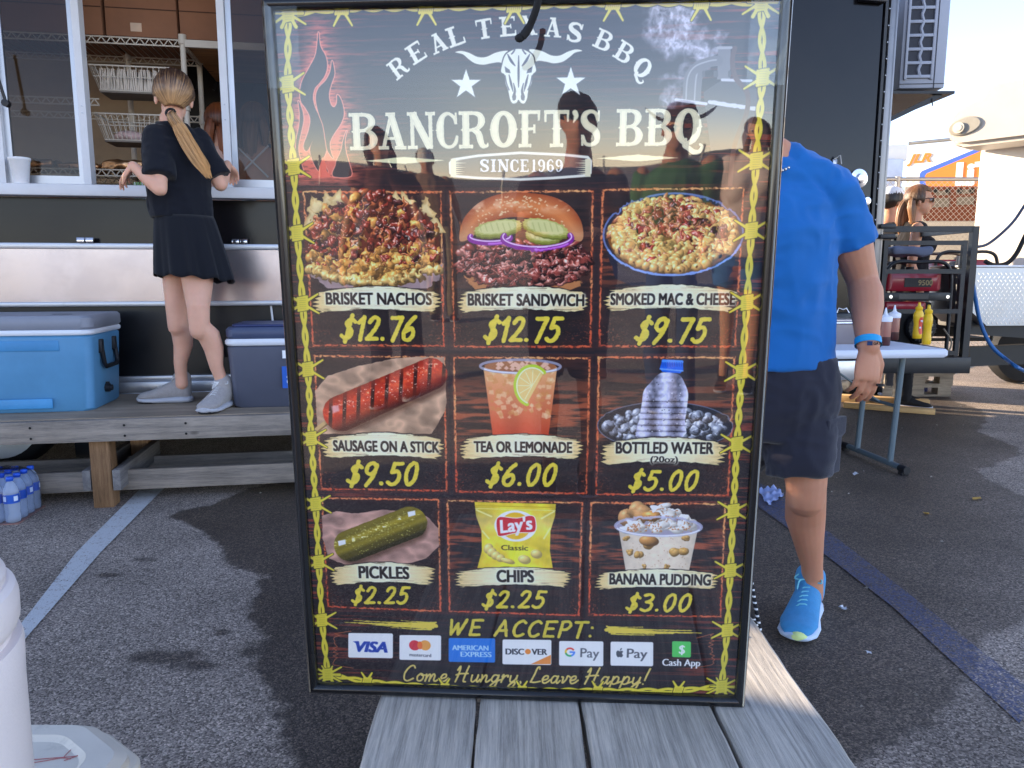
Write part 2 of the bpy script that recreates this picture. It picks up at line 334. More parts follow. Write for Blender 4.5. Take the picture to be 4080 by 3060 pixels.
# ---- stroke lettering. glyph: (width, [(kind, points)]) with y up; 's' smooth, 'l' straight, 'b' square ended bar; third value = half width
BR = {
'$':(.62,[('s',[(.60,.78),(.42,.88),(.2,.74),(.28,.57),(.48,.42),(.44,.18),(.22,.1),(.03,.2)]),('l',[(.42,1.04),(.24,-.06)])]),
'1':(.40,[('l',[(.08,.74),(.3,.95)]),('l',[(.3,.97),(.24,.02)])]),
'2':(.62,[('s',[(.1,.76),(.26,.95),(.48,.9),(.5,.68),(.32,.36),(.06,.06)]),('l',[(.06,.06),(.55,.07)])]),
'3':(.6,[('s',[(.1,.92),(.36,.97),(.52,.82),(.42,.62),(.22,.54)]),('s',[(.22,.54),(.5,.44),(.48,.15),(.24,.03),(.02,.13)])]),
'5':(.62,[('l',[(.58,.94),(.22,.94),(.15,.56)]),('s',[(.15,.56),(.4,.6),(.52,.38),(.4,.1),(.18,.03),(.02,.12)])]),
'6':(.6,[('s',[(.5,.98),(.22,.68),(.06,.3),(.15,.05),(.38,.04),(.52,.28),(.4,.5),(.14,.38)])]),
'7':(.58,[('l',[(.08,.93),(.56,.94),(.26,.0)])]),
'9':(.62,[('s',[(.54,.76),(.4,.97),(.16,.88),(.1,.62),(.28,.48),(.48,.62),(.56,.86)]),('s',[(.56,.88),(.45,.42),(.16,-.03)])]),
'0':(.64,[('s',[(.34,.97),(.14,.78),(.07,.4),(.16,.07),(.3,.03),(.48,.24),(.54,.62),(.48,.9),(.34,.97)])]),
'.':(.26,[('l',[(.1,.07),(.12,.07)])]),
' ':(.4,[]),
'W':(.9,[('l',[(.08,.92),(.16,.05),(.42,.72),(.5,.06),(.82,.95)])]),
'E':(.6,[('l',[(.12,.93),(.08,.04)]),('l',[(.1,.93),(.56,.95)]),('l',[(.1,.5),(.46,.52)]),('l',[(.08,.05),(.52,.06)])]),
'A':(.74,[('l',[(.04,.03),(.4,.95),(.6,.03)]),('l',[(.16,.34),(.56,.36)])]),
'C':(.62,[('s',[(.56,.84),(.4,.95),(.15,.75),(.06,.4),(.16,.08),(.36,.04),(.54,.16)])]),
'P':(.6,[('l',[(.14,.93),(.08,.02)]),('s',[(.12,.92),(.42,.95),(.54,.74),(.38,.5),(.12,.46)])]),
'T':(.62,[('l',[(.04,.92),(.62,.95)]),('l',[(.33,.93),(.26,.02)])]),
':':(.25,[('l',[(.12,.62),(.13,.62)]),('l',[(.1,.12),(.11,.12)])]),
}
SC = {
'C':(.72,[('s',[(.6,.82),(.5,.97),(.3,.88),(.1,.5),(.12,.12),(.32,.0),(.6,.16)])]),
'o':(.44,[('s',[(.2,.46),(.06,.28),(.1,.04),(.26,.02),(.38,.2),(.32,.42),(.2,.46),(.3,.36),(.46,.38)])]),
'm':(.78,[('s',[(.06,.44),(.08,.2),(.04,.0)]),('s',[(.05,.1),(.2,.42),(.28,.36),(.26,.0)]),('s',[(.26,.08),(.42,.44),(.52,.36),(.5,.08),(.6,.0),(.76,.14)])]),
'e':(.44,[('s',[(.06,.16),(.3,.26),(.3,.44),(.14,.42),(.05,.2),(.14,.0),(.3,.03),(.46,.2)])]),
'H':(.84,[('s',[(.1,.72),(.22,.96),(.2,.5),(.08,-.02)]),('s',[(.66,.98),(.56,.5),(.5,.05),(.62,.0)]),('s',[(.06,.42),(.3,.5),(.68,.52)])]),
'u':(.5,[('s',[(.06,.42),(.05,.1),(.16,.0),(.34,.2),(.38,.44)]),('s',[(.38,.44),(.34,.12),(.4,.0),(.52,.16)])]),
'n':(.52,[('s',[(.06,.44),(.08,.2),(.04,.0)]),('s',[(.05,.1),(.22,.42),(.32,.36),(.3,.06),(.38,.0),(.54,.16)])]),
'g':(.5,[('s',[(.36,.42),(.16,.44),(.05,.2),(.14,.02),(.3,.12),(.4,.44)]),('s',[(.4,.44),(.34,-.1),(.2,-.36),(.04,-.26),(.2,-.04),(.52,.16)])]),
'r':(.42,[('s',[(.06,.36),(.12,.48),(.08,.2),(.06,.0)]),('s',[(.07,.12),(.2,.38),(.36,.44),(.36,.34)])]),
'y':(.5,[('s',[(.06,.42),(.06,.12),(.16,.02),(.34,.2),(.4,.44)]),('s',[(.4,.44),(.34,-.1),(.18,-.38),(.02,-.3),(.16,-.06),(.46,.12)])]),
',':(.22,[('s',[(.1,.06),(.12,-.02),(.04,-.16)])]),
' ':(.28,[]),
'L':(.60,[('s',[(.42,.86),(.38,.99),(.28,.9),(.2,.5),(.08,.05)]),('s',[(.08,.05),(.3,.03),(.58,.1)])]),
'a':(.5,[('s',[(.36,.4),(.16,.44),(.05,.2),(.12,.01),(.28,.1),(.38,.42)]),('s',[(.38,.44),(.34,.12),(.4,.0),(.52,.16)])]),
'v':(.44,[('s',[(.05,.4),(.12,.36),(.14,.02),(.3,.24),(.34,.46),(.46,.4)])]),
'p':(.52,[('s',[(.1,.46),(.06,.1),(-.02,-.38)]),('s',[(.06,.14),(.22,.46),(.38,.38),(.34,.08),(.16,.0),(.08,.08)]),('l',[(.3,.04),(.54,.16)])]),
'!':(.3,[('s',[(.26,.98),(.18,.6),(.13,.26)]),('l',[(.08,.03),(.09,.03)])]),
}
def stem(x, w=.1, spur=True, top=True, bot=True):
    o = [('b',[(x,0,w),(x,1,w)])]
    if top: o += [('b',[(x-w-.07,.955,.05),(x+w+.07,.955,.05)]),('l',[(x-w-.07,.985,.03),(x-w-.07,.93,.03)]),('l',[(x+w+.07,.985,.03),(x+w+.07,.93,.03)])]
    if bot: o += [('b',[(x-w-.07,.045,.05),(x+w+.07,.045,.05)]),('l',[(x-w-.07,.015,.03),(x-w-.07,.07,.03)]),('l',[(x+w+.07,.015,.03),(x+w+.07,.07,.03)])]
    if spur: o += [('b',[(x-w-.05,.5,.002),(x,.5,.09)]),('b',[(x,.5,.09),(x+w+.05,.5,.002)])]
    return o
def ring(w=.7):
    c = w/2; P = []
    for k in range(17):
        a = k/16*2*math.pi; P.append((c+(c-.12)*math.cos(a), .5+.44*math.sin(a), .06+.06*abs(math.cos(a))**1.5))
    return [('s',P),('b',[(-.05+.02,.5,.002),(.12,.5,.09)]),('b',[(w-.12,.5,.09),(w+.03,.5,.002)])]
WS = {
'B':(.78,stem(.19)+[('s',[(.2,.95,.05),(.44,.95,.05),(.58,.88,.08),(.62,.75,.1),(.55,.6,.07),(.4,.53,.045),(.2,.53,.045)]),('s',[(.2,.52,.045),(.46,.52,.045),(.61,.42,.08),(.66,.27,.11),(.6,.12,.08),(.45,.05,.05),(.2,.05,.05)])]),
'R':(.84,stem(.19)+[('s',[(.2,.95,.05),(.44,.95,.05),(.59,.88,.08),(.63,.73,.1),(.56,.58,.07),(.4,.5,.045),(.2,.5,.045)]),('s',[(.4,.5,.06),(.54,.4,.09),(.6,.2,.09),(.66,.06,.07),(.78,.06,.04),(.8,.12,.025)])]),
'A':(.88,[('b',[(.42,.98,.05),(.16,.05,.055)]),('b',[(.4,.98,.1),(.68,.05,.11)]),('b',[(.2,.3,.04),(.62,.3,.04)]),('b',[(.0,.045,.05),(.32,.045,.05)]),('b',[(.5,.045,.05),(.88,.045,.05)]),('b',[(.24,.955,.05),(.54,.955,.05)])]),
'N':(.9,stem(.16,.06,False)+stem(.74,.06,False,True,False)+[('b',[(.16,.98,.11),(.72,.02,.11)]),('b',[(.68,.5,.05),(.86,.5,.002)])]),
'C':(.74,[('s',[(.62,.72,.045),(.58,.84,.05),(.46,.93,.05),(.34,.95,.055),(.2,.86,.08),(.13,.68,.11),(.12,.5,.12),(.13,.32,.11),(.2,.14,.08),(.34,.05,.055),(.5,.06,.05),(.62,.16,.06),(.67,.32,.045)]),('b',[(.64,.98,.03),(.64,.66,.045)]),('b',[(-.04,.5,.002),(.1,.5,.09)])]),
'O':(.76,ring(.76)),
'Q':(.78,ring(.76)+[('s',[(.34,.16,.04),(.3,.0,.06),(.42,-.08,.07),(.56,-.18,.07),(.72,-.18,.06),(.8,-.04,.04),(.74,.02,.035)])]),
'F':(.7,stem(.19)+[('b',[(.2,.95,.055),(.62,.95,.055)]),('b',[(.62,1.0,.045),(.62,.72,.03)]),('b',[(.2,.5,.045),(.48,.5,.045)]),('b',[(.48,.62,.035),(.48,.38,.035)])]),
'E':(.74,stem(.19)+[('b',[(.2,.95,.055),(.62,.95,.055)]),('b',[(.63,1.0,.045),(.63,.74,.03)]),('b',[(.2,.5,.045),(.46,.5,.045)]),('b',[(.47,.62,.035),(.47,.38,.035)]),('b',[(.2,.05,.055),(.66,.05,.055)]),('b',[(.66,.0,.045),(.66,.28,.03)])]),
'L':(.7,stem(.19)+[('b',[(.2,.05,.055),(.64,.05,.055)]),('b',[(.64,.0,.045),(.64,.32,.03)])]),
'T':(.78,stem(.39,.1,True,False,True)+[('b',[(.06,.95,.055),(.72,.95,.055)]),('b',[(.06,1.0,.04),(.06,.68,.03)]),('b',[(.72,1.0,.04),(.72,.68,.03)])]),
'X':(.84,[('b',[(.18,.98,.11),(.66,.02,.11)]),('b',[(.64,.98,.05),(.2,.02,.05)]),('b',[(.02,.955,.05),(.34,.955,.05)]),('b',[(.5,.955,.05),(.8,.955,.05)]),('b',[(.04,.045,.05),(.34,.045,.05)]),('b',[(.5,.045,.05),(.84,.045,.05)])]),
'S':(.7,[('s',[(.56,.74,.05),(.5,.9,.055),(.34,.95,.055),(.18,.88,.08),(.14,.73,.1),(.24,.58,.11),(.44,.46,.11),(.55,.32,.1),(.54,.14,.08),(.38,.05,.055),(.2,.08,.055),(.12,.26,.05)]),('b',[(.6,.98,.03),(.58,.68,.045)]),('b',[(.1,.02,.03),(.1,.32,.045)])]),
'I':(.42,stem(.2)),
"'":(.3,[('s',[(.15,.92,.09),(.2,.82,.08),(.1,.66,.025)])]),
' ':(.4,[]),
'1':(.46,stem(.24,.09,False,False,True)+[('b',[(.1,.84,.04),(.26,.96,.05)])]),
'6':(.66,[('s',[(.52,.8,.06),(.44,.94,.05),(.3,.95,.05),(.14,.75,.09),(.12,.45,.1),(.16,.2,.09),(.3,.05,.05),(.46,.1,.07),(.53,.3,.09),(.46,.5,.06),(.32,.55,.045),(.2,.48,.04)])]),
'9':(.66,[('s',[(.14,.2,.06),(.2,.06,.05),(.34,.05,.05),(.5,.25,.09),(.53,.55,.1),(.48,.8,.09),(.34,.95,.05),(.18,.9,.07),(.11,.7,.09),(.18,.5,.06),(.32,.45,.045),(.44,.52,.04)])]),
}
def lay(font, s, track=0.0):
    out = []; x = 0
    for ch in s:
        w, st = font[ch]; out.append((x, st)); x += w+track
    return out, x-track
def letter_field(cv, items, M, rs, rad, pad):
    """M maps glyph units to canvas, rs = pixels per unit for radii"""
    segs = []; mn = np.array([1e9,1e9]); mx = -mn
    for x, st in items:
        for kind, P in st:
            P3 = [(p[0]+x, p[1], (p[2] if len(p) > 2 else rad)) for p in P]
            if kind == 's': P3 = crom(P3, 5)
            P3 = np.array(P3,float); C = np.array([M(p[0],p[1]) for p in P3]); R = P3[:,2]*rs
            mn = np.minimum(mn, C.min(0)-R.max()); mx = np.maximum(mx, C.max(0)+R.max()); segs.append((kind,C,R))
    b = cv.box(mn[0]-pad, mn[1]-pad, mx[0]+pad, mx[1]+pad)
    d = np.full(b[4].shape, 1e9)
    for kind, C, R in segs:
        lo = C.min(0)-R.max()-pad; hi = C.max(0)+R.max()+pad
        i0 = max(0,int(lo[1])-b[1]); i1 = min(d.shape[0],int(hi[1])+2-b[1]); j0 = max(0,int(lo[0])-b[0]); j1 = min(d.shape[1],int(hi[0])+2-b[0])
        if i1 <= i0 or j1 <= j0: continue
        X = b[4][i0:i1,j0:j1]; Y = b[5][i0:i1,j0:j1]
        dd = sd_bar(C[0],C[1],R[0],R[1],X,Y) if kind == 'b' else sd_caps(C,R,X,Y)
        d[i0:i1,j0:j1] = np.minimum(d[i0:i1,j0:j1], dd)
    return b, d
def brush_text(cv, font, s, x0, y0, x1, y1, hpx, col, rad=.075, shear=.0, track=.0, outline=2.5, rough=.8, ocol=(20,18,20)):
    a = Q(x0,y0); b_ = Q(x1,y1); hh = np.hypot(*(Q((x0+x1)/2,(y0+y1)/2-hpx)-Q((x0+x1)/2,(y0+y1)/2)))
    items, W = lay(font, s, track); e = (b_-a)/W; n = np.array([e[1],-e[0]]); n = n/np.hypot(*n)*hh; u = e/np.hypot(*e)
    M = lambda x, y: a+e*x+n*y+u*(shear*hh*y)
    bb, d = letter_field(cv, items, M, hh, rad, 6)
    if rough: d = d+(noise(d.shape[0],d.shape[1],4,6,2)-.5)*2*rough
    if outline: cv.put(bb, .5-(d-outline)/1.2, ocol)
    c = np.asarray(col,float)*(.9+.14*noise(d.shape[0],d.shape[1],6,24,2))[...,None]
    cv.put(bb, .5-d, np.clip(c,0,255))
def slab(cv, ch, box, ang, col, inner=None):
    """one western letter: photo box centre x,y, half width, height"""
    cx, cy, w, h = box
    c = Q(cx,cy); ux = (Q(cx+w/2,cy)-Q(cx-w/2,cy)); uy = (Q(cx,cy-h/2)-Q(cx,cy+h/2))
    gw, st = WS[ch]; sx = np.hypot(*ux); sy = np.hypot(*uy); ca, sa = math.cos(ang), -math.sin(ang)
    def M(x, y):
        X = (x/gw-.5)*sx; Y = -(y-.5)*sy; return c+np.array([X*ca-Y*sa, X*sa+Y*ca])
    bb, d = letter_field(cv, [(0,st)], M, (sx/gw*.6+sy*.4), .05, 6)
    d = d+(noise(d.shape[0],d.shape[1],5,5,2)-.5)*.9
    cv.put(bb, (.5-(d-3.5)/3)*.7, (20,20,26)); 
    C = np.asarray(col,float)*(.93+.1*noise(d.shape[0],d.shape[1],9,14,3))[...,None]
    cv.put(bb, .5-d, np.clip(C,0,255))
    if inner is not None: cv.put(bb, np.clip(.5-(np.abs(d+sx*.045)-.7),0,1)*.35, inner)

# ---- outline text through Blender's own font
def font_edges(s):
    cu = bpy.data.curves.new('lettering','FONT'); cu.body = s; cu.resolution_u = 4; cu.fill_mode = 'FRONT' if hasattr(cu,'fill_mode') else cu.fill_mode
    ob = bpy.data.objects.new('lettering', cu); bpy.context.scene.collection.objects.link(ob)
    dg = bpy.context.evaluated_depsgraph_get(); me = ob.evaluated_get(dg).to_mesh()
    V = np.array([v.co[:2] for v in me.vertices]); cnt = {}
    for p in me.polygons:
        for k in p.edge_keys: cnt[k] = cnt.get(k,0)+1
    E = np.array([(V[a],V[b]) for (a,b),c in cnt.items() if c == 1])
    ob.evaluated_get(dg).to_mesh_clear(); bpy.data.objects.remove(ob); bpy.data.curves.remove(cu)
    return E
def edge_cov(E, x0, y0, x1, y1, ss=4):
    H_, W_ = y1-y0, x1-x0; cov = np.zeros((H_,W_+1)); 
    lo = np.minimum(E[:,0,1],E[:,1,1]); hi = np.maximum(E[:,0,1],E[:,1,1])
    for r in range(H_*ss):
        y = y0+(r+.5)/ss; k = (lo <= y) & (hi > y)
        if not k.any(): continue
        a = E[k,0]; b = E[k,1]; xs = np.sort(a[:,0]+(y-a[:,1])/(b[:,1]-a[:,1])*(b[:,0]-a[:,0]))-x0
        row = cov[r//ss]
        for i in range(0, len(xs)-1, 2):
            A = min(max(xs[i],0),W_); B = min(max(xs[i+1],0),W_)
            ia, ib = int(A), int(B)
            if ia == ib: row[ia] += (B-A)/ss
            else:
                row[ia] += (ia+1-A)/ss; row[ib] += (B-ib)/ss
                if ib > ia+1: row[ia+1:ib] += 1/ss
    return cov[:,:W_]
def blur(m, r):
    r = max(1,int(r))
    for ax in (0,1):
        for _ in range(2):
            p = np.pad(m, [(r+1,r) if i == ax else (0,0) for i in range(2)], mode='constant'); c = np.cumsum(p, axis=ax)
            m = (np.take(c, range(2*r+1, c.shape[ax]), ax) - np.take(c, range(0, c.shape[ax]-2*r-1), ax))/(2*r+1)
    return m
CAP = [None]
def ftext(cv, s, x0, y0, x1, y1, cap, col, bold=0.0, shear=0.0, halo=None, raw=False, curve=0.0, op=1.0):
    E = font_edges(s).copy()
    if CAP[0] is None: CAP[0] = font_edges('H')[:,:,1].max()
    mnx, mxx = E[:,:,0].min(), E[:,:,0].max()
    if raw: a, b_, hh = np.array([x0,y0],float), np.array([x1,y1],float), cap
    else: a = Q(x0,y0); b_ = Q(x1,y1); hh = np.hypot(*(Q((x0+x1)/2,(y0+y1)/2-cap)-Q((x0+x1)/2,(y0+y1)/2)))
    e = b_-a; u = e/np.hypot(*e); n = np.array([u[1],-u[0]])
    t = (E[:,:,0]-mnx)/(mxx-mnx); v = E[:,:,1]/CAP[0]*hh
    P = a+t[...,None]*e+v[...,None]*n+(shear*v)[...,None]*u+(curve*4*t*(1-t))[...,None]*n
    pad = int(bold+4+(6 if halo is not None else 0))
    bx = cv.box(P[...,0].min()-pad, P[...,1].min()-pad, P[...,0].max()+pad, P[...,1].max()+pad)
    if bx is None: return
    m = edge_cov(P, *bx[:4])
    if bold:
        k = int(math.ceil(bold)); q = m.copy()
        for dx in np.linspace(-bold, bold, 2*k+3):
            for dy in (-bold*.45, 0, bold*.45):
                ix, iy = int(math.floor(dx)), int(round(dy)); fx = dx-ix
                q = np.maximum(q, np.roll(np.roll(m,ix,1),iy,0)*(1-fx)+np.roll(np.roll(m,ix+1,1),iy,0)*fx)
        m = q
    if halo is not None: cv.put(bx, np.clip(blur(m,3)*2.2,0,1)*.8, halo)
    cv.put(bx, m*op, col)
def plate(cv, x0, x1, y0, y1, sl=0.0):
    """brush-painted cream label with torn ends, arched a little"""
    n = 14; L = []; 
    r = np.random.default_rng(int(x0*7+y0))
    a = Q(x0,(y0+y1)/2); b = Q(x1,(y0+y1)/2); W = np.hypot(*(b-a)); c = (a+b)/2; u = (b-a)/W; v = np.array([-u[1],u[0]]); Hh = np.hypot(*(Q(x0,y1)-Q(x0,y0)))
    pts = []
    for i in range(25):
        t = i/24; pts.append((-.44+.88*t+r.uniform(-.01,.01), -.30-.2*math.sin(math.pi*t)**1.0+ r.uniform(-.015,.015)))
    for i in range(11):
        t = i/10; pts.append(((.5 if i%2 else .455)-.05*abs(t-.5)*2*r.random()-.02*t, -.28+.66*t))
    for i in range(25):
        t = i/24; pts.append((.44-.88*t-.01, .42-.12*math.sin(math.pi*t)+r.uniform(-.02,.02)))
    for i in range(11):
        t = i/10; pts.append(((-.5 if i%2 else -.455)+.05*abs(t-.5)*2*r.random()+.02*t, .38-.66*t))
    P = np.array([c+u*(p[0]*W)+v*(p[1]*Hh) for p in pts])
    bb = cv.box(P[:,0].min()-4,P[:,1].min()-4,P[:,0].max()+4,P[:,1].max()+4); d = sd_poly(P,bb[4],bb[5])
    nz = noise(d.shape[0],d.shape[1],3,34,3); d = d+(nz-.5)*3.2
    rx = np.abs((bb[4]-c[0])/W*2); col = np.array([254,238,196.])*(1-np.clip(rx,0,1)**1.6)[...,None]+np.array([230,190,110.])*(np.clip(rx,0,1)**1.6)[...,None]
    col = col*(.93+.12*nz)[...,None]
    cv.put(bb, .5-(d-2)/2, (16,14,16)); cv.put(bb, .5-d, np.clip(col,0,255))
    st = noise(d.shape[0],d.shape[1],2.2,40,2); edge = np.exp(-np.abs(d)/5)
    cv.put(bb, (st > .66)*(d < 0)*edge*.9, (60,44,26))
def panel(cv, q, warm=.5):
    P = QS(q); r = np.random.default_rng(int(q[0][0]+q[0][1])); n = len(P)
    bb = cv.box(P[:,0].min()-6,P[:,1].min()-6,P[:,0].max()+6,P[:,1].max()+6); d = sd_poly(P,bb[4],bb[5]); h, w = d.shape
    base = np.array([24,18,20.])*(.75+.5*noise(h,w,8,90,4))[...,None]
    g = noise(h,w,9,90,4); yy = np.linspace(0,1,h)[:,None]
    band = np.exp(-((yy-.42)/.24)**2); k = np.clip((g-.44)*5,0,1)*band*warm
    base = base*(1-k[...,None])+np.array([150,64,38.])*k[...,None]
    cv.put(bb, .5-d, base)
    # glowing chalk like specks toward the lower corners
    sp = noise(h,w,2.2,4,2); X = np.linspace(-1,1,w)[None,:]
    m = (sp > .72)*np.clip((yy-.7)*4,0,1)*np.clip((np.abs(X)-.45)*2.2,0,1)*(d < -6)
    cv.put(bb, m*.75, (176,72,44))
    jit = (noise(h,w,7,7,2)-.5)*4.5; ln = np.abs(d+4+jit)-1.3-1.8*noise(h,w,24,24,2)
    col = np.array([236,110,60.])*(1-yy[...,None])+np.array([206,66,38.])*yy[...,None]
    gold = np.clip(noise(h,w,60,60,2)*2-.7,0,1)[...,None]*(1-yy*.7)[...,None]; col = col*(1-gold)+np.array([244,196,112.])*gold
    cv.put(bb, np.clip(.5-ln/1.3,0,1)*np.clip(noise(h,w,5,5,2)*3-.55,0,1), col)
    cv.put(bb, np.exp(-np.maximum(np.abs(d+3),0)/9)*.16, (200,70,40))
BW = (224,202,50)
def wire(cv, pts, k=6):
    P = QS(pts); 
    for i in range(len(P)-1):
        a, b = P[i], P[i+1]; L = np.hypot(*(b-a)); n = max(2,int(L/44)); u = (b-a)/L; v = np.array([-u[1],u[0]])
        m = n*8
        for ph in (0, math.pi):
            S = np.array([a+u*L*t/m+v*5.2*math.sin(t/m*n*math.pi+ph) for t in range(m+1)])
            line(cv, S, 5.4, (40,38,14), 1.2)
        for ph in (0, math.pi):
            S = np.array([a+u*L*t/m+v*5.2*math.sin(t/m*n*math.pi+ph) for t in range(m+1)])
            line(cv, S, 4.0, BW, 1.0)
def barb(cv, x, y, vert=True, k=1.0, corner=0):
    c = Q(x,y); U = np.array([0,1.]) if vert else np.array([1.,0]); V = np.array([1.,0]) if vert else np.array([0,1.])
    def seg(a, b, r, col, dr): line(cv, [c+U*a[1]*k+V*a[0]*k, c+U*b[1]*k+V*b[0]*k], r, col, 1.1, dr)
    for col, g in (((40,38,14),1.4),(BW,0)):
        for sx in (-1,1):
            for sy in (-1,1):
                line(cv, [c, c+V*sx*40*k+U*sy*24*k], [4.2+g, 2.2+g], col, 1.0)
        for i in range(-3,4): line(cv, [c+U*i*5.2*k-V*12*k+U*2, c+U*i*5.2*k+V*12*k-U*2], 3.0+g, col, 1.0, .5)
        if corner: 
            for a in (0,60,120): line(cv, [c-np.array([math.cos(math.radians(a)),math.sin(math.radians(a))])*30, c+np.array([math.cos(math.radians(a)),math.sin(math.radians(a))])*34], [2+g,4.4+g], col, 1.0)
    for i in range(-3,3): line(cv, [c+U*(i*5.2+2.6)*k-V*8*k, c+U*(i*5.2+2.6)*k+V*8*k], .5, (120,110,24), 1.0, op=.5)

def build_poster():
    cv = Canvas(PW, PH, (24,20,24)); r = np.random.default_rng(3)
    h, w = PH, PW
    g = noise(h,w,5,150,5); g2 = noise(h,w,40,300,3); yy = np.linspace(0,1,h)[:,None]; xx = np.linspace(-1,1,w)[None,:]
    edge = np.clip(np.abs(xx)*1.7-.75,0,1)**1.2
    top = np.clip(1-yy*2.6,0,1)
    k = np.clip((g-.56)*7,0,1)*(edge*.8+.12+.3*g2*top)
    cv.a = cv.a*(.7+.6*noise(h,w,9,200,4))[...,None]
    cv.a = cv.a*(1-k[...,None])+np.array([150,52,36.])/255*k[...,None]
    # flame emblem
    F = QS([(1258,128),(1268,180),(1292,230),(1290,290),(1262,340),(1238,392),(1248,440),(1290,480),(1304,545),(1300,580),(1268,515),(1240,450),(1225,395),(1230,350)])
    outer = QS([(1258,122),(1285,200),(1310,262),(1322,330),(1312,380),(1345,400),(1368,450),(1372,520),(1352,590),(1368,640),(1372,700),(1200,706),(1186,640),(1178,560),(1175,470),(1192,390),(1215,270),(1245,200)])
    bb = cv.box(outer[:,0].min()-80,outer[:,1].min()-40,outer[:,0].max()+110,outer[:,1].max()+20); d = sd_poly(crom(outer,4,True),bb[4],bb[5]); st = noise(d.shape[0],d.shape[1],4,26,3)
    m = np.exp(-np.maximum(d,0)/26)*np.clip(st*2.2-.45+np.clip(-d/12,0,1)*.6,0,1)
    cv.put(bb, np.clip(m,0,1)*.95, (226,92,72))
    DK = (34,30,34)
    S1 = [(1259,126),(1266,180),(1288,222),(1294,262),(1284,300),(1262,330),(1244,352),(1238,392),(1252,440),(1278,478),(1298,520),(1303,560),(1292,600),(1282,640),(1300,690),(1262,680),(1235,630),(1228,590),(1238,560),(1216,600),(1202,580),(1222,520),(1228,470),(1210,430),(1190,400),(1188,350),(1200,310),(1226,262),(1250,210)]
    S2 = [(1314,240),(1324,290),(1312,330),(1302,372),(1308,412),(1322,426),(1334,410),(1336,376),(1352,400),(1362,450),(1350,490),(1320,536),(1306,570),(1312,610),(1320,630),(1298,600),(1290,560),(1280,500),(1262,450),(1250,392),(1260,350),(1290,318),(1308,280)]
    S3 = [(1180,400),(1196,440),(1200,480),(1190,530),(1180,590),(1190,640),(1202,690),(1182,690),(1172,620),(1172,560),(1184,500),(1186,450)]
    S4 = [(1374,520),(1366,560),(1372,610),(1384,650),(1392,700),(1330,704),(1318,690),(1330,660),(1334,640),(1352,600),(1360,560)]
    S5 = [(1279,625),(1290,650),(1296,680),(1310,704),(1268,704),(1262,680)]
    for S in (S1,S2,S3,S4):
        P = crom(QS(S),4,True); poly(cv,P,(250,128,104),1.0,grow=2.2); poly(cv,P,DK,1.0)
    poly(cv,QS(S5),(230,88,66),1.2,closed_smooth=4)
    # smoke
    bb = cv.box(*Q(2470,-20),*Q(2900,430)); hh_, ww_ = bb[4].shape
    n1 = noise(hh_,ww_,60,60,4); n2 = noise(hh_,ww_,60,60,4); 
    path = crom(QS([(2700,420),(2690,380),(2705,330),(2760,260),(2740,200),(2680,150),(2660,90),(2700,30),(2690,-20)]),6)
    dx = (n1-.5)*90; dy = (n2-.5)*90; d = sd_caps(path, np.linspace(10,48,len(path)), bb[4]+dx, bb[5]+dy)
    path2 = crom(QS([(2690,300),(2780,210),(2840,180),(2800,110),(2720,140)]),6); d2 = sd_caps(path2, np.full(len(path2),12.), bb[4]-dy, bb[5]+dx)
    rd = 1-np.abs(noise(hh_,ww_,38,26,5)-.5)*5.2; rd2 = 1-np.abs(noise(hh_,ww_,22,20,4)-.5)*6.5
    m = np.clip(-np.minimum(d,d2)/26+.35,0,1)*(.22+.5*np.clip(rd,0,1)+.5*np.clip(rd2,0,1))
    cv.put(bb, m*.85, (214,208,226))
    # smoker
    G = (96,92,96)
    poly(cv, QS([(2858,190),(2908,188),(2906,315),(2854,315)]), G); line(cv, QS([(2856,188),(2910,187)]), 3.0, (150,146,150))
    for o in (0,-34): line(cv, QS([(2858,240),(2820,246),(2790+o*.6,268),(2776+o,310),(2770+o,395)]), 11, (88,84,88), smooth=5); line(cv, QS([(2850,236),(2816,242),(2784+o*.6,264),(2770+o,310),(2764+o,395)]), 1.6, (150,146,150), smooth=5)
    poly(cv, QS([(2800,365),(2870,318),(3010,316),(3016,420),(2960,590),(2830,600),(2812,470)]), (58,54,58))
    line(cv, QS([(2874,316),(2990,320)]), 3, (190,188,196)); line(cv, QS([(2690,396),(2810,412)]), 3.4, (200,198,206)); line(cv, QS([(2824,405),(3010,432)]), 4.2, (196,196,206), rough=1.4)
    for x in (2852,2904,2800,2846): line(cv, QS([(x,285),(x,300)]), 3.5, (60,56,60))
    line(cv, QS([(2925,190),(2915,240),(2930,310),(2975,370),(2972,450),(2930,560),(2916,640),(2905,780)]), 5.5, (70,44,40), smooth=5)
    # arch lettering, emblem
    CR = (240,234,208)
    for ch,x,y,a in (('R',1579,266,36),('E',1651,206,30),('A',1738,167,22),('L',1808,140,17),('T',1922,112,8),('E',2018,102,4),('X',2100,98,0),('A',2198,106,-5),('S',2285,126,-12),('B',2400,158,-24),('B',2483,206,-31),('Q',2557,268,-40)):
        slab(cv, ch, (x,y,70,78), math.radians(a), (238,232,206))
    def mir(P): return [(4121-x, y-6) for x,y in P]
    HORN = [(1806,206),(1830,200),(1862,208),(1896,224),(1930,224),(1965,208),(2000,200),(2020,202),(2004,226),(2002,250),(1980,246),(1950,250),(1920,256),(1885,250),(1858,232),(1836,214)]
    SK = [(2020,205),(2044,194),(2060,192),(2078,194),(2100,205),(2118,222),(2124,250),(2130,280),(2116,296),(2112,330),(2100,356),(2094,392),(2084,410),(2070,408),(2060,396),(2052,408),(2036,410),(2026,392),(2018,356),(2008,330),(2004,296),(1990,284),(1994,256),(2004,222)]
    poly(cv, QS(HORN), CR, closed_smooth=4); poly(cv, QS(mir(HORN)), CR, closed_smooth=4)
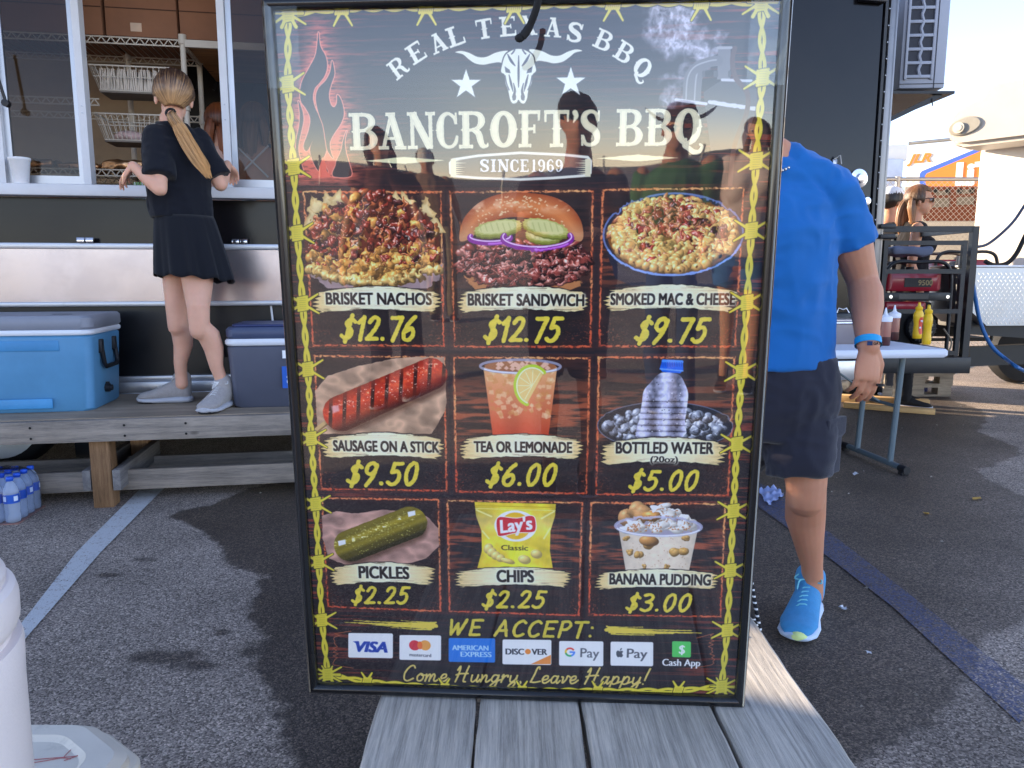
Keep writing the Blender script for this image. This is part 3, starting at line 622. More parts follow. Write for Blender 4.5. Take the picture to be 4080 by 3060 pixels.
    poly(cv, QS(SK), (30,28,34), closed_smooth=4, grow=2.5); poly(cv, QS(SK), CR, closed_smooth=4)
    D = (52,52,66)
    for sgn in (1,-1):
        X = lambda x: 2060+sgn*(x-2060)
        poly(cv, QS([(X(2004),262),(X(2024),276),(X(2028),290),(X(2008),286)]), D)
        line(cv, QS([(X(2016),214),(X(2030),240),(X(2046),260)]), [1,3,1], D, smooth=4)
        line(cv, QS([(X(2044),196),(X(2038),206),(X(2032),212)]), 1.6, D, smooth=4)
        line(cv, QS([(X(2022),296),(X(2030),330),(X(2038),362)]), [1,2.6,1], D, smooth=4)
        line(cv, QS([(X(2040),330),(X(2046),360),(X(2040),384)]), [1,2.4,3.4], D, smooth=4)
        poly(cv, QS([(X(2040),366),(X(2050),378),(X(2048),396),(X(2036),396)]), D, closed_smooth=3)
        line(cv, QS([(X(2006),300),(X(2012),330),(X(2022),356)]), 1.3, D, smooth=4)
    line(cv, QS([(2060,220),(2060,290),(2060,345)]), [1,2.6,1], D, smooth=4)
    for cx,cy in ((1850,331),(2269,322)):
        S = []
        for i in range(10):
            a = math.radians(90+36*i); rr = 62 if i%2==0 else 24; S.append((cx+rr*math.cos(a), cy+4-rr*math.sin(a)))
        poly(cv, QS(S), (30,30,36), grow=2.5, soft=1.4); poly(cv, QS(S), (236,236,222), rough=.5)
    TT = (232,220,176)
    for ch,x0,x1,yc in (('B',1385,1498,523),('A',1499,1614,521),('N',1616,1729,519),('C',1733,1823,518),('R',1823,1943,516),('O',1947,2055,514),('F',2062,2152,512),('T',2160,2266,511),("'",2270,2301,509),('S',2304,2394,509),('B',2453,2560,507),('B',2568,2677,506),('Q',2683,2796,504)):
        slab(cv, ch, ((x0+x1)/2, yc, x1-x0, 147), 0, TT, (150,140,110))
    for x0,x1,yy_ in ((1443,1771,639),(2374,2706,629)):
        poly(cv, QS([(x0,yy_+1),((x0+x1)/2-60,yy_-9),((x0+x1)/2,yy_-15),((x0+x1)/2+60,yy_-9),(x1,yy_-1),((x0+x1)/2+40,yy_+10),((x0+x1)/2,yy_+13),((x0+x1)/2-60,yy_+10)]), (222,216,160), rough=.6)
    bd = [(1796,632),(1900,616),(2070,604),(2240,612),(2340,622),(2354,640),(2352,690),(2336,702),(2200,712),(2070,718),(1900,712),(1800,704),(1786,690),(1784,648)]
    poly(cv, QS(bd), (226,224,206), grow=1); poly(cv, QS(bd), (52,48,54), grow=-5)
    for s_, xb in ((1,1790),(-1,2350)):
        for i in range(7):
            y = 640+i*8.6; poly(cv, QS([(xb,y-4),(xb+s_*(26+16*math.sin(i*1.7)**2+20),y),(xb,y+4.6)]), (222,212,170))
        poly(cv, QS([(xb,632),(xb+s_*22,632),(xb+s_*22,704),(xb,704)]), (222,212,170))
    xs = [(1905,'S'),(1955,'I'),(1985,'N'),(2032,'C'),(2074,'E'),(2112,None)]
    for ch,x0,x1 in (('S',1905,1946),('I',1950,1974),('N',1978,2024),('C',2028,2064),('E',2068,2104),('1',2112,2134),('9',2138,2170),('6',2173,2205),('9',2208,2240)):
        slab(cv, ch, ((x0+x1)/2, 659, x1-x0, 50), 0, (226,228,232))
    # nine panels
    PN = [[(1195,757),(1757,759),(1771,1386),(1238,1384)],[(1783,759),(2365,754),(2359,1389),(1803,1389)],[(2393,750),(2969,741),(2937,1389),(2381,1387)],
          [(1243,1414),(1774,1420),(1786,1965),(1274,1957)],[(1800,1420),(2356,1423),(2345,1976),(1814,1968)],[(2380,1420),(2935,1420),(2911,1982),(2372,1979)],
          [(1276,1982),(1753,1990),(1764,2446),(1303,2427)],[(1778,1993),(2328,2001),(2317,2463),(1789,2446)],[(2352,2001),(2900,2007),(2883,2468),(2346,2460)]]
    for i,q in enumerate(PN): panel(cv, q, (.2,.3,.7,.1,1.0,.9,.15,1.0,1.0)[i])
    def clipq(i):  # remember the canvas outside a panel
        P = QS(PN[i]); return P, cv.a.copy()
    U = lambda a, b: r.uniform(a, b)
    # --- nachos
    for (x,y,s_) in ((1252,820,46),(1300,800,40),(1340,790,40),(1570,790,32),(1612,800,44),(1690,835,52),(1725,900,50),(1240,870,48)):
        a = U(-.4,.4); P = [(x+s_*math.cos(a+q)*1.15, y+s_*math.sin(a+q)) for q in (-1.6,.6,2.6)]
        poly(cv, QS(P), (206,166,96), 2); poly(cv, QS([(x+(p-x)*.7,y+(q-y)*.7) for p,q in P]), (232,202,134), 6)
    TR = [(1212,1068),(1280,1108),(1380,1134),(1480,1140),(1600,1130),(1700,1096),(1762,1048),(1742,1120),(1700,1150),(1300,1150),(1240,1110)]
    MD = [(1216,1060),(1206,960),(1240,880),(1300,830),(1360,800),(1400,770),(1450,758),(1520,762),(1570,790),(1630,815),(1690,850),(1740,920),(1758,1030),(1700,1090),(1600,1126),(1480,1136),(1360,1128),(1270,1100)]
    poly(cv, QS(TR), (148,120,120), 1.5); poly(cv, QS(MD), (70,24,16), 4)
    bbq = QS(MD); 
    def inside(P, x, y): return sd_poly(P, np.array([[x]]), np.array([[y]]))[0,0]
    def scatter(P, n, fn):
        mn, mx = P.min(0), P.max(0); k_ = 0; t = 0
        while k_ < n and t < n*6:
            t += 1; x = U(mn[0],mx[0]); y = U(mn[1],mx[1]); dd = inside(P,x,y)
            if dd < -3: fn(x,y,dd,(y-mn[1])/(mx[1]-mn[1])); k_ += 1
    def nach(x,y,dd,t):
        if t > .55+.25*r.random() or r.random() < .12: blob(cv,x,y,U(9,19),U(8,12),U(0,3.1),(238,150,60),.35,.35,hole=U(0,.4) if r.random()<.5 else 0)
        elif r.random() < .5: blob(cv,x,y,U(7,17),U(5,10),U(0,3.1),(142,36,22),.9,.2)
        elif r.random() < .5: blob(cv,x,y,U(8,20),U(4,8),U(0,3.1),(196,88,44),.6,.3)
        else: blob(cv,x,y,U(5,12),U(4,9),U(0,3.1),(70,26,24),.9,.1)
    scatter(bbq, 430, nach)
    scatter(bbq, 70, lambda x,y,dd,t: t < .8 and blob(cv,x,y,U(3,6),U(2,4),U(0,3),(170,44,30),1.0,.4))
    scatter(bbq, 150, lambda x,y,dd,t: line(cv,[(x,y),(x+U(-4,4),y+U(-3,3))],U(.5,1.3),(250,226,206),1.0,op=.8))
    for i in range(34):
        t = i/33; x,y = 1226+520*t+U(-6,6), 1070+54*math.sin(math.pi*t)+U(-6,8); c = Q(x,y); blob(cv,c[0],c[1],U(10,16),U(9,12),U(0,3),(232,172,86),.4,.35,hole=.3 if r.random()<.4 else 0)
    # --- sandwich
    bt = QS([(1840,1100),(1960,1130),(2200,1136),(2320,1084),(2310,1140),(2240,1170),(1900,1165)]); poly(cv, bt, (176,104,56), 2)
    MT = QS([(1822,1010),(1860,975),(2000,965),(2150,965),(2300,965),(2350,1010),(2345,1080),(2290,1125),(2180,1145),(1960,1140),(1860,1105),(1824,1060)]); poly(cv, MT, (52,16,16), 3)
    def meat(x,y,dd,t):
        a = U(-.9,.9); 
        if r.random() < .6: blob(cv,x,y,U(12,26),U(4,9),a,(150,52,42),.8,.15)
        else: blob(cv,x,y,U(8,18),U(4,8),a,(196,104,88),.5,.3)
        if r.random() < .35: blob(cv,x+6,y+5,U(5,9),U(4,7),a,(34,10,12),.8,.1)
    scatter(MT, 330, meat)
    scatter(MT, 120, lambda x,y,dd,t: line(cv,[(x,y),(x+U(-7,7),y+U(-5,5))],U(.4,1.1),(238,190,176),1.0,op=.7))
    BU = QS([(1828,960),(1832,900),(1858,850),(1915,800),(2000,770),(2100,768),(2200,784),(2270,822),(2312,880),(2322,945),(2300,962),(2240,930),(2180,890),(2080,866),(1990,872),(1920,905),(1870,950)])
    bb = cv.box(BU[:,0].min()-4,BU[:,1].min()-4,BU[:,0].max()+4,BU[:,1].max()+4); P = crom(BU,4,True); d = sd_poly(P,bb[4],bb[5]); hh_,ww_ = d.shape
    tt = np.clip((bb[5]-BU[:,1].min())/(BU[:,1].max()-BU[:,1].min()),0,1); nn = noise(hh_,ww_,16,20,3)
    sh = np.clip(-d/26,0,1); col = np.array([150,58,26.])*(1-sh[...,None])+np.array([214,112,54.])*sh[...,None]
    hl = np.clip(1-np.abs(tt-.26)*5,0,1)*np.clip(nn*3-1.2,0,1); col = col*(1-hl[...,None]*.6)+np.array([255,206,160.])*hl[...,None]*.6
    lo = np.clip((tt-.55)*3,0,1)[...,None]; col = col*(1-lo*.6)+np.array([214,160,106.])*lo*.6
    cv.put(bb,.5-d,np.clip(col,0,255))
    for i in range(120):
        k_ = int(U(0,len(P))); c = P[k_]+(P.mean(0)-np.array([0,50])-P[k_])*U(.1,.9)
        if inside(P,*c) < -8 and c[1] < BU[:,1].min()+95: line(cv,[c,c+np.array([U(1,4),U(-2,2)])],1.4,(240,206,150),1.0,op=.8)
    def onion(x0,x1,y,hh2):
        c = (Q(x0,y)+Q(x1,y))/2; rx = (Q(x1,y)-Q(x0,y))[0]/2; P = [(c[0]+rx*math.cos(a),c[1]+hh2*math.sin(a)) for a in np.linspace(-.3,math.pi+.3,30)]
        line(cv,P,6.5,(120,24,130),1.2); line(cv,[(p[0],p[1]-4) for p in P],1.6,(236,196,240),1.2); line(cv,[(p[0],p[1]+2) for p in P[6:16]],2.2,(190,90,210),1.5)
    def pick(x,y,rx,ry,a):
        c = Q(x,y); P = [];
        for i in range(48):
            t = i/48*2*math.pi; k_ = 1+.05*math.cos(t*16); P.append((c[0]+k_*(rx*math.cos(t)*math.cos(a)-ry*math.sin(t)*math.sin(a)), c[1]+k_*(rx*math.cos(t)*math.sin(a)+ry*math.sin(t)*math.cos(a))))
        P = np.array(P); poly(cv,P+np.array([1,9]),(92,98,28),1); poly(cv,P+np.array([0,5]),(128,132,44),1); poly(cv,P,(176,176,84),1); poly(cv,c+(P-c)*.84,(206,202,126),2)
        for i in range(-3,4): line(cv,[c+np.array([i*rx*.25-3,-ry*.55]),c+np.array([i*rx*.25+3,ry*.55])],1.2,(160,160,80),2,op=.6)
    onion(1868,2030,948,12); pick(2160,935,42,16,.1); pick(1980,905,58,17,-.15); pick(2170,905,56,18,.22); onion(2000,2275,950,24)
    # --- mac bowl
    c0 = Q(2680,935); rx = (Q(2962,935)-Q(2398,935))[0]/2; ry = abs((Q(2680,1100)-Q(2680,770))[1])/2
    El = lambda k_, dy=0: np.array([(c0[0]+rx*k_*math.cos(a), c0[1]+dy+ry*k_*math.sin(a)) for a in np.linspace(0,2*math.pi,48,endpoint=False)])
    poly(cv, QS([(2402,960),(2962,950),(2900,1120),(2820,1150),(2540,1150),(2450,1110)]), (26,24,36), 3)
    poly(cv, El(1.0), (30,30,44), 1); line(cv, El(.99), 2.2, (86,104,160), 1.2, closed=True); 
    mac = El(.93, 2); poly(cv, mac, (120,60,20), 4)
    pts = sorted([(U(-1,1),U(-1,1)) for _ in range(900)], key=lambda p: p[1])
    for (u_,v_) in pts:
        if u_*u_+v_*v_ > .86: continue
        x,y = c0[0]+u_*rx*.95, c0[1]+2+v_*ry*.95-18*(1-u_*u_)*max(0,1-abs(v_))
        red = np.exp(-((u_+.05)**2/.55+(v_+.22)**2/.42))
        if r.random() < red*1.15:
            k_ = r.random()
            if k_ < .4: blob(cv,x,y,U(7,15),U(6,10),U(0,3),(150,34,26),1,.2)
            elif k_ < .75: blob(cv,x,y,U(10,20),U(4,7),U(0,3),(206,108,66),.5,.3)
            else: blob(cv,x,y,U(6,12),U(5,8),U(0,3),(66,24,26),.8,.1)
        else: blob(cv,x,y,U(11,15),U(9,12),U(0,3),(246,170,84),.5,.38,hole=.28 if r.random()<.5 else 0)
    line(cv, El(.99)[2:22], 2.8, (120,150,220), 1.4)
    # --- sausage on paper
    def paper(pts_, col=(196,150,116)):
        P = QS(pts_); bb = cv.box(P[:,0].min(),P[:,1].min(),P[:,0].max(),P[:,1].max()); d = sd_poly(P,bb[4],bb[5]); hh_,ww_ = d.shape
        n_ = noise(hh_,ww_,60,70,3); gx = .30*(1-np.abs(noise(hh_,ww_,34,52,2)-.5)*7).clip(-1,1)*.6+.26*(noise(hh_,ww_,18,26,2)-.5)
        cv.put(bb,.5-d-(noise(hh_,ww_,12,12,2)-.5)*3,np.clip(np.asarray(col,float)*(.86+gx+.3*(n_-.5))[...,None],20,250))
    paper([(1252,1560),(1300,1500),(1420,1462),(1560,1432),(1660,1424),(1768,1424),(1778,1600),(1772,1640),(1720,1732),(1264,1732)])
    a_, b_ = Q(1356,1650), Q(1716,1492); L = np.hypot(*(b_-a_)); u_ = (b_-a_)/L; v_ = np.array([-u_[1],u_[0]]); R_ = 47
    line(cv,[Q(1258,1716),Q(1330,1660)],6,(198,156,96)); line(cv,[Q(1262,1724),Q(1334,1668)],2,(120,84,44))
    line(cv,[a_+np.array([4,14]),b_+np.array([2,14])],[R_*.95,R_*.9],(60,30,20),14,op=.7)
    bb = cv.box(min(a_[0],b_[0])-50,min(a_[1],b_[1])-50,max(a_[0],b_[0])+50,max(a_[1],b_[1])+50); X,Y = bb[4]-a_[0],bb[5]-a_[1]
    s_ = X*u_[0]+Y*u_[1]; tcr = X*v_[0]+Y*v_[1]; sc = np.clip(s_,0,L); dd = np.hypot(s_-sc,tcr)-R_*(1-.12*(sc/L)); dd = dd+(noise(*dd.shape,6,6,2)-.5)*2
    q = np.clip(tcr/R_,-1,1); dif = np.clip(.85-.75*np.abs(q+.25)**1.6,0,1); nn = noise(*dd.shape,9,14,3)
    col = np.array([190,40,22.])*(.3+.9*dif)[...,None]+np.array([80,46,10.])*(np.clip(nn*2-.9,0,1)*dif)[...,None]
    gm = np.clip((np.sin((s_+tcr*.55)*2*math.pi/41)-.55)*4,0,1)*np.clip(1.3-np.abs(q+.15)*1.25,0,1); col = col*(1-gm[...,None]*.88)+np.array([22,10,10.])*gm[...,None]*.88
    hl = np.clip(noise(*dd.shape,5,7,3)*4-2.4,0,1)*np.exp(-((q+.42)/.2)**2); col = col+np.array([240,180,150.])*hl[...,None]
    cv.put(bb,.5-dd,np.clip(col,0,255))
    for _ in range(90):
        t = U(0,1); w_ = U(-.8,.5); p = a_+u_*L*t+v_*R_*w_; line(cv,[p,p+np.array([1,0])],U(.5,1.3),(255,220,200),1,op=.8)
    poly(cv,QS([(1318,1622),(1346,1616),(1350,1640),(1324,1650)]),(240,170,170),5,op=.8)
    # --- tea cup
    def cup(cx, cy, rx_, ry_, bx0, bx1, by): return QS([(cx-rx_*.9,cy+4),(cx+rx_*.9,cy+4),(bx1,by),(bx0,by)])
    P = cup(2072,1462,164,31,1964,2186,1742); bb = cv.box(P[:,0].min(),P[:,1].min(),P[:,0].max(),P[:,1].max()); d = sd_poly(P,bb[4],bb[5]); yt = np.clip((bb[5]-P[:,1].min())/(P[:,1].max()-P[:,1].min()),0,1)[...,None]
    col = np.array([232,166,104.])*(1-yt)+np.array([196,50,26.])*yt; st = np.sin((bb[4]-P[:,0].mean())/13)[...,None]; col = col*(1+.08*st*yt)
    cv.put(bb,.5-d,np.clip(col,0,255))
    for _ in range(120):
        x,y = U(P[:,0].min()+10,P[:,0].max()-10), U(P[:,1].min()+2,P[:,1].max()-50)
        if inside(P,x,y) < -6: s2 = U(5,11); aa_ = U(0,1.5); poly(cv,[(x+s2*math.cos(aa_+q_)*U(.8,1.2),y+s2*math.sin(aa_+q_)*U(.7,1.2)) for q_ in (0,1.5,3,4.6)],(246,206,150) if r.random()<.5 else (208,128,60),2,op=.55)
    c1 = Q(2072,1462); rr_ = (Q(2236,1462)-Q(1908,1462))[0]/2
    E_ = lambda k_, kk=1: np.array([(c1[0]+rr_*k_*math.cos(a), c1[1]+17*kk*math.sin(a)) for a in np.linspace(0,2*math.pi,40,endpoint=False)])
    poly(cv,E_(.88,.85),(150,84,48),1,op=.8)
    for _ in range(26): x,y = c1[0]+U(-70,70),c1[1]+U(-13,8); s2=U(5,9); poly(cv,[(x-s2,y),(x,y-s2),(x+s2,y),(x+U(-2,2),y+s2*.7)],(226,170,140),1.5,op=.85)
    line(cv,E_(.98),3.2,(150,150,176),1.2,closed=True,op=.85); line(cv,E_(.98)[3:18],1.6,(226,228,250),1.2)
    lc = Q(2120,1540); LP = [(lc[0]+52*math.cos(a)*.8,lc[1]+50*math.sin(a)) for a in np.linspace(1.9,5.5,24)]
    poly(cv,LP,(240,196,110),1.2,op=.95); line(cv,LP,5.5,(176,206,44),1.2); line(cv,[(p[0]*.93+lc[0]*.07,p[1]*.93+lc[1]*.07) for p in LP],1.8,(250,240,190),1)
    for a in np.linspace(2.1,5.3,7): line(cv,[lc,(lc[0]+36*math.cos(a),lc[1]+40*math.sin(a))],.9,(255,232,170),1)
    # --- water bottle in ice
    c2 = Q(2651,1700); rw = (Q(2922,1700)-Q(2382,1700))[0]/2; EE = np.array([(c2[0]+rw*math.cos(a), c2[1]+62*math.sin(a)) for a in np.linspace(0,2*math.pi,48,endpoint=False)])
    poly(cv,EE,(20,22,30),2); line(cv,EE,1.4,(96,110,140),1.4,closed=True,op=.7)
    for _ in range(120):
        a = U(0,6.28); q_ = U(.1,.92)**.5; x,y = c2[0]+rw*q_*math.cos(a)*.9, c2[1]+4+44*q_*math.sin(a)-30*(1-q_)
        rr2 = U(9,17); blob(cv,x,y,rr2,rr2*U(.7,1),U(0,3),(150,156,174),.8,.22,(250,252,255)); poly(cv,[(x+rr2*U(.2,.8)*math.cos(q_),y+rr2*U(.2,.7)*math.sin(q_)) for q_ in (0,1.6,3.1,4.7)],(206,212,230) if r.random()<.6 else (60,64,78),1.5,op=.6); blob(cv,x-rr2*.3,y-rr2*.2,rr2*.35,rr2*.3,0,(210,216,232),.6,.5,op=.6); blob(cv,x+rr2*.3,y+rr2*.2,rr2*.4,rr2*.3,0,(30,32,42),0,.5,op=.6)
    BT = QS([(2636,1487),(2704,1493),(2730,1530),(2744,1570),(2740,1620),(2732,1680),(2722,1745),(2536,1745),(2548,1680),(2560,1600),(2566,1560),(2590,1530)])
    bb = cv.box(BT[:,0].min(),BT[:,1].min(),BT[:,0].max(),BT[:,1].max()); d = sd_poly(crom(BT,3,True),bb[4],bb[5]); X = (bb[4]-BT[:,0].mean())/((BT[:,0].max()-BT[:,0].min())/2)
    yr = bb[5]-BT[:,1].min(); rib = .5+.5*np.sin(yr/15.5*2*math.pi); v__ = .62+.34*np.clip(np.cos(X*7.0),-1,1)*.9+.12*rib-.25*(rib < .12)*(yr > 60)
    v__ = np.clip(v__+(noise(*d.shape,10,8,3)-.5)*.5,0.08,1)[...,None]; col = np.array([216,218,250.])*v__+np.array([10,8,14.])
    cv.put(bb,.5-d,np.clip(col,0,255))
    for _ in range(60):
        x,y = U(BT[:,0].min()+12,BT[:,0].max()-12),U(BT[:,1].min()+14,BT[:,1].max()-4); 
        if inside(BT,x,y) < -4: line(cv,[(x,y),(x+.8,y)],U(.8,1.5),(30,32,46) if r.random()<.5 else (250,250,255),1,op=.8)
    CP = QS([(2640,1434),(2722,1438),(2724,1476),(2712,1490),(2640,1484),(2630,1470)]); poly(cv,CP,(18,84,220),1); line(cv,QS([(2644,1440),(2718,1444)]),4,(60,130,250),2)
    for i in range(12): line(cv,QS([(2640+i*7,1446),(2639+i*7,1462)]),.8,(10,50,160),1)
    line(cv,QS([(2632,1472),(2722,1480)]),1.8,(90,150,255),1.4)
    # --- pickle
    paper([(1282,2060),(1340,2040),(1420,2050),(1520,2035),(1600,2040),(1700,2060),(1748,2110),(1750,2180),(1700,2230),(1600,2258),(1400,2262),(1310,2230),(1286,2150)],(190,138,120))
    a_, b_ = Q(1396,2180), Q(1636,2086); L = np.hypot(*(b_-a_)); u_ = (b_-a_)/L; v_ = np.array([-u_[1],u_[0]]); R_ = 45
    line(cv,[a_+np.array([6,16]),b_+np.array([4,16])],R_*.9,(60,36,24),14,op=.7)
    bb = cv.box(min(a_[0],b_[0])-50,min(a_[1],b_[1])-50,max(a_[0],b_[0])+50,max(a_[1],b_[1])+50); X,Y = bb[4]-a_[0],bb[5]-a_[1]
    s_ = X*u_[0]+Y*u_[1]; tcr = X*v_[0]+Y*v_[1]; sc = np.clip(s_,0,L); dd = np.hypot(s_-sc,tcr)-R_+(noise(*X.shape,7,7,2)-.5)*2
    q = np.clip(tcr/R_,-1,1); dif = np.clip(.95-.85*np.abs(q+.3)**1.5,0,1); col = np.array([124,106,24.])*(.28+.85*dif)[...,None]*(1+.14*np.sin(q*12))[...,None]
    hl = np.clip(noise(*X.shape,4,10,3)*5-3.1,0,1)*np.exp(-((q+.35)/.22)**2)*1.3; col = col+np.array([230,230,190.])*hl[...,None]; cv.put(bb,.5-dd,np.clip(col,0,255))
    for _ in range(130):
        t = U(0,1); w_ = U(-.8,.7); p = a_+u_*L*t+v_*R_*w_; line(cv,[p,p+np.array([.7,0])],U(.7,1.6),(176,170,80),1,op=.8)
    for p in ((1640,2052),(1362,2168)): poly(cv,QS([(p[0]-16,p[1]-8),(p[0]+14,p[1]-14),(p[0]+16,p[1]+4),(p[0]-12,p[1]+12)]),(236,240,236),2)
    # --- chips bag
    BG = [(1892,2004),(2217,2012),(2214,2060),(2196,2120),(2194,2200),(2206,2268),(1904,2268),(1922,2200),(1920,2120),(1898,2060)]
    P = QS(BG); bb = cv.box(P[:,0].min(),P[:,1].min(),P[:,0].max(),P[:,1].max()); d = sd_poly(crom(P,1,True),bb[4],bb[5]); X = (bb[4]-P[:,0].mean())/95; yt = (bb[5]-P[:,1].min())/(P[:,1].max()-P[:,1].min())
    n_ = noise(*d.shape,40,40,3); col = np.array([238,204,40.])*(.88+.22*np.cos(X*1.4)+.5*(n_-.5))[...,None]; col[...,2] += 40*np.exp(-((yt-.3)/.15)**2)
    cv.put(bb,.5-d,np.clip(col,0,255)); line(cv,QS([(1894,2018),(2216,2026)]),1.0,(190,156,24),1); line(cv,QS([(1896,2030),(2215,2038)]),.8,(250,236,130),1)
    for q_ in (((1900,2036),(1960,2062)),((2210,2042),(2160,2070)),((1924,2120),(1950,2150)),((2194,2110),(2170,2150))): line(cv,QS(q_),2.2,(252,240,150),2,op=.8)
    c3 = Q(2056,2100); poly(cv,[(c3[0]+56*math.cos(a),c3[1]+44*math.sin(a)) for a in np.linspace(0,6.28,40)],(250,252,240),2); poly(cv,[(c3[0]+40*math.cos(a),c3[1]+38*math.sin(a)) for a in np.linspace(0,6.28,40)],(236,176,30),1)
    poly(cv,QS([(1981,2078),(1998,2064),(2060,2070),(2110,2060),(2132,2068),(2136,2110),(2122,2124),(2060,2126),(1996,2140),(1984,2124)]),(246,240,232),1,closed_smooth=4,grow=2); poly(cv,QS([(1981,2078),(1998,2064),(2060,2070),(2110,2060),(2132,2068),(2136,2110),(2122,2124),(2060,2126),(1996,2140),(1984,2124)]),(196,22,32),1,closed_smooth=4)
    ftext(cv,"Lay's",1998,2128,2122,2112,50,(252,250,246),1.6,.12)
    ftext(cv,"Classic",2000,2196,2106,2198,20,(30,26,18),.5)
    for (x,y,a_2,b_2) in ((1948,2190,22,26),(1962,2205,22,24),(1978,2218,22,22),(1996,2228,22,20),(2026,2240,34,12),(2092,2234,30,22),(2140,2212,27,22)):
        c = Q(x,y); blob(cv,c[0],c[1],a_2*.58,b_2*.58,.3,(240,206,110),.2,.6); line(cv,[(c[0]+a_2*.5*math.cos(t),c[1]+b_2*.5*math.sin(t)) for t in np.linspace(0,6.28,14)],.6,(196,150,60),1,op=.7)
    # --- pudding
    P = cup(2627,2108,176,46,2498,2750,2282); bb = cv.box(P[:,0].min(),P[:,1].min(),P[:,0].max(),P[:,1].max()); d = sd_poly(P,bb[4],bb[5]); X = (bb[4]-P[:,0].mean())/100
    cv.put(bb,.5-d,np.clip(np.array([236,214,186.])*(1-.16*X*X+.14*(noise(*d.shape,10,12,3)-.5))[...,None],0,255))
    for (x,y,s2) in ((2500,2150,14),(2548,2218,24),(2590,2170,34),(2690,2205,30),(2730,2200,26),(2510,2205,16),(2735,2150,18),(2660,2262,12),(2570,2262,10)):
        c = Q(x,y); 
        for _ in range(6): blob(cv,c[0]+U(-6,6),c[1]+U(-4,4),s2*.4,s2*.32,U(0,3),(206,148,70),.2,.5)
    c4 = Q(2627,2102); rr4 = (Q(2803,2102)-Q(2451,2102))[0]/2; E4 = np.array([(c4[0]+rr4*math.cos(a)*.98,c4[1]+26*math.sin(a)) for a in np.linspace(0,2*math.pi,40,endpoint=False)])
    poly(cv,E4,(150,140,160),1,op=.35)
    for (x,y) in ((2500,2064),(2540,2036),(2560,2050)): c = Q(x,y); blob(cv,c[0],c[1],22,25,.3,(212,146,84),.2,.5)
    for k_ in range(60):
        t = k_/59; x = 2500+U(0,260); y = 2120-abs(U(0,1))*110*(1-abs(x-2650)/170); c = Q(x,y); blob(cv,c[0],c[1],U(12,22),U(7,11),U(-.6,.6),(250,240,228),.15,.62)
    for (x,y) in ((2600,2060),(2590,2160)): c = Q(x,y); blob(cv,c[0],c[1],26,15,.1,(206,134,62),.2,.4)
    for _ in range(170):
        x = U(2500,2760); y = 2125-abs(U(0,1))*118*(1-abs(x-2650)/170); c = Q(x,y); line(cv,[c,c+np.array([U(-2,2),U(-1,1)])],U(.8,2.2),(176,104,56),1,op=.85)
    line(cv,E4,3.6,(172,172,206),1.2,closed=True,op=.8); line(cv,E4[2:19],1.6,(232,232,250),1.2)
    for _ in range(60): c = Q(U(2510,2740),U(2140,2270)); line(cv,[c,c+.4],U(.5,1.1),(150,96,50),1,op=.7)
    def warp(x0,y0,x1,y1,a):
        b_ = cv.box(*Q(x0,y0),*Q(x1,y1)); h_, w_ = b_[4].shape; e = np.clip(np.minimum(np.minimum(np.arange(w_)[None,:],w_-1-np.arange(w_)[None,:]),np.minimum(np.arange(h_)[:,None],h_-1-np.arange(h_)[:,None]))/14,0,1)
        dx = ((noise(h_,w_,13,13,2)-.5)*2*a+(noise(h_,w_,5,5,1)-.5)*a*.6)*e; dy = ((noise(h_,w_,13,13,2)-.5)*2*a+(noise(h_,w_,5,5,1)-.5)*a*.6)*e
        X_ = np.clip(b_[4]-.5+dx,0,cv.w-1).astype(int); Y_ = np.clip(b_[5]-.5+dy,0,cv.h-1).astype(int); lum = (1+.5*(noise(h_,w_,22,22,2)-.5)*e)[...,None]
        cv.a[b_[1]:b_[3],b_[0]:b_[2]] = np.clip(cv.a[Y_,X_]*lum,0,1)
    warp(1200,770,1765,1145,9); warp(1812,985,2360,1145,9); warp(2440,780,2930,1010,8); warp(2400,1000,2950,1100,3); warp(2400,1640,2540,1745,6); warp(2745,1640,2930,1745,6); warp(2480,2010,2780,2110,5)
    for p in ((1235,1763,1143,1256),(1811,2353,1143,1256),(2397,2949,1136,1251),(1271,1777,1728,1840),(1822,2334,1733,1843),(2387,2909,1745,1865),(1308,1745,2246,2343),(1805,2288,2265,2351),(2368,2875,2273,2360)): plate(cv,*p)
    INK = (26,22,20)
    for s,x0,y0,x1,y1,c in (("BRISKET NACHOS",1296,1213,1716,1215,45),("BRISKET SANDWICH",1863,1217,2325,1220,45),("SMOKED MAC & CHEESE",2433,1215,2928,1215,44),("SAUSAGE ON A STICK",1328,1799,1749,1806,41),("TEA OR LEMONADE",1890,1803,2279,1807,41),("BOTTLED WATER",2457,1809,2844,1811,44),("(20oz)",2595,1845,2703,1846,24),("PICKLES",1433,2307,1631,2311,46),("CHIPS",1984,2323,2129,2324,46),("BANANA PUDDING",2434,2332,2836,2337,42)):
        ftext(cv,s,x0,y0,x1,y1,c,INK,1.25 if len(s)>9 else 1.7 if s!="(20oz)" else .9,halo=(255,244,214))
    PY = (230,202,52)
    for s,x0,x1,y0,y1 in (("$12.76",1348,1667,1256,1364),("$12.75",1921,2246,1259,1369),("$9.75",2524,2831,1262,1372),("$9.50",1376,1681,1840,1942),("$6.00",1932,2232,1846,1944),("$5.00",2503,2796,1872,1964),("$2.25",1398,1642,2337,2417),("$2.25",1919,2187,2353,2434),("$3.00",2493,2770,2366,2447)):
        hgt = y1-y0; tr = .1 if len(s) > 5 else .14
        brush_text(cv,BR,s,x0+4,y1-6,x1-hgt*.2,y1-6,hgt-12,PY,.088,.2,tr,3.0,1.0)
    brush_text(cv,BR,"WE ACCEPT:",1786,2536,2366,2548,66,(214,190,52),.085,.2,.12,3.0,.9)
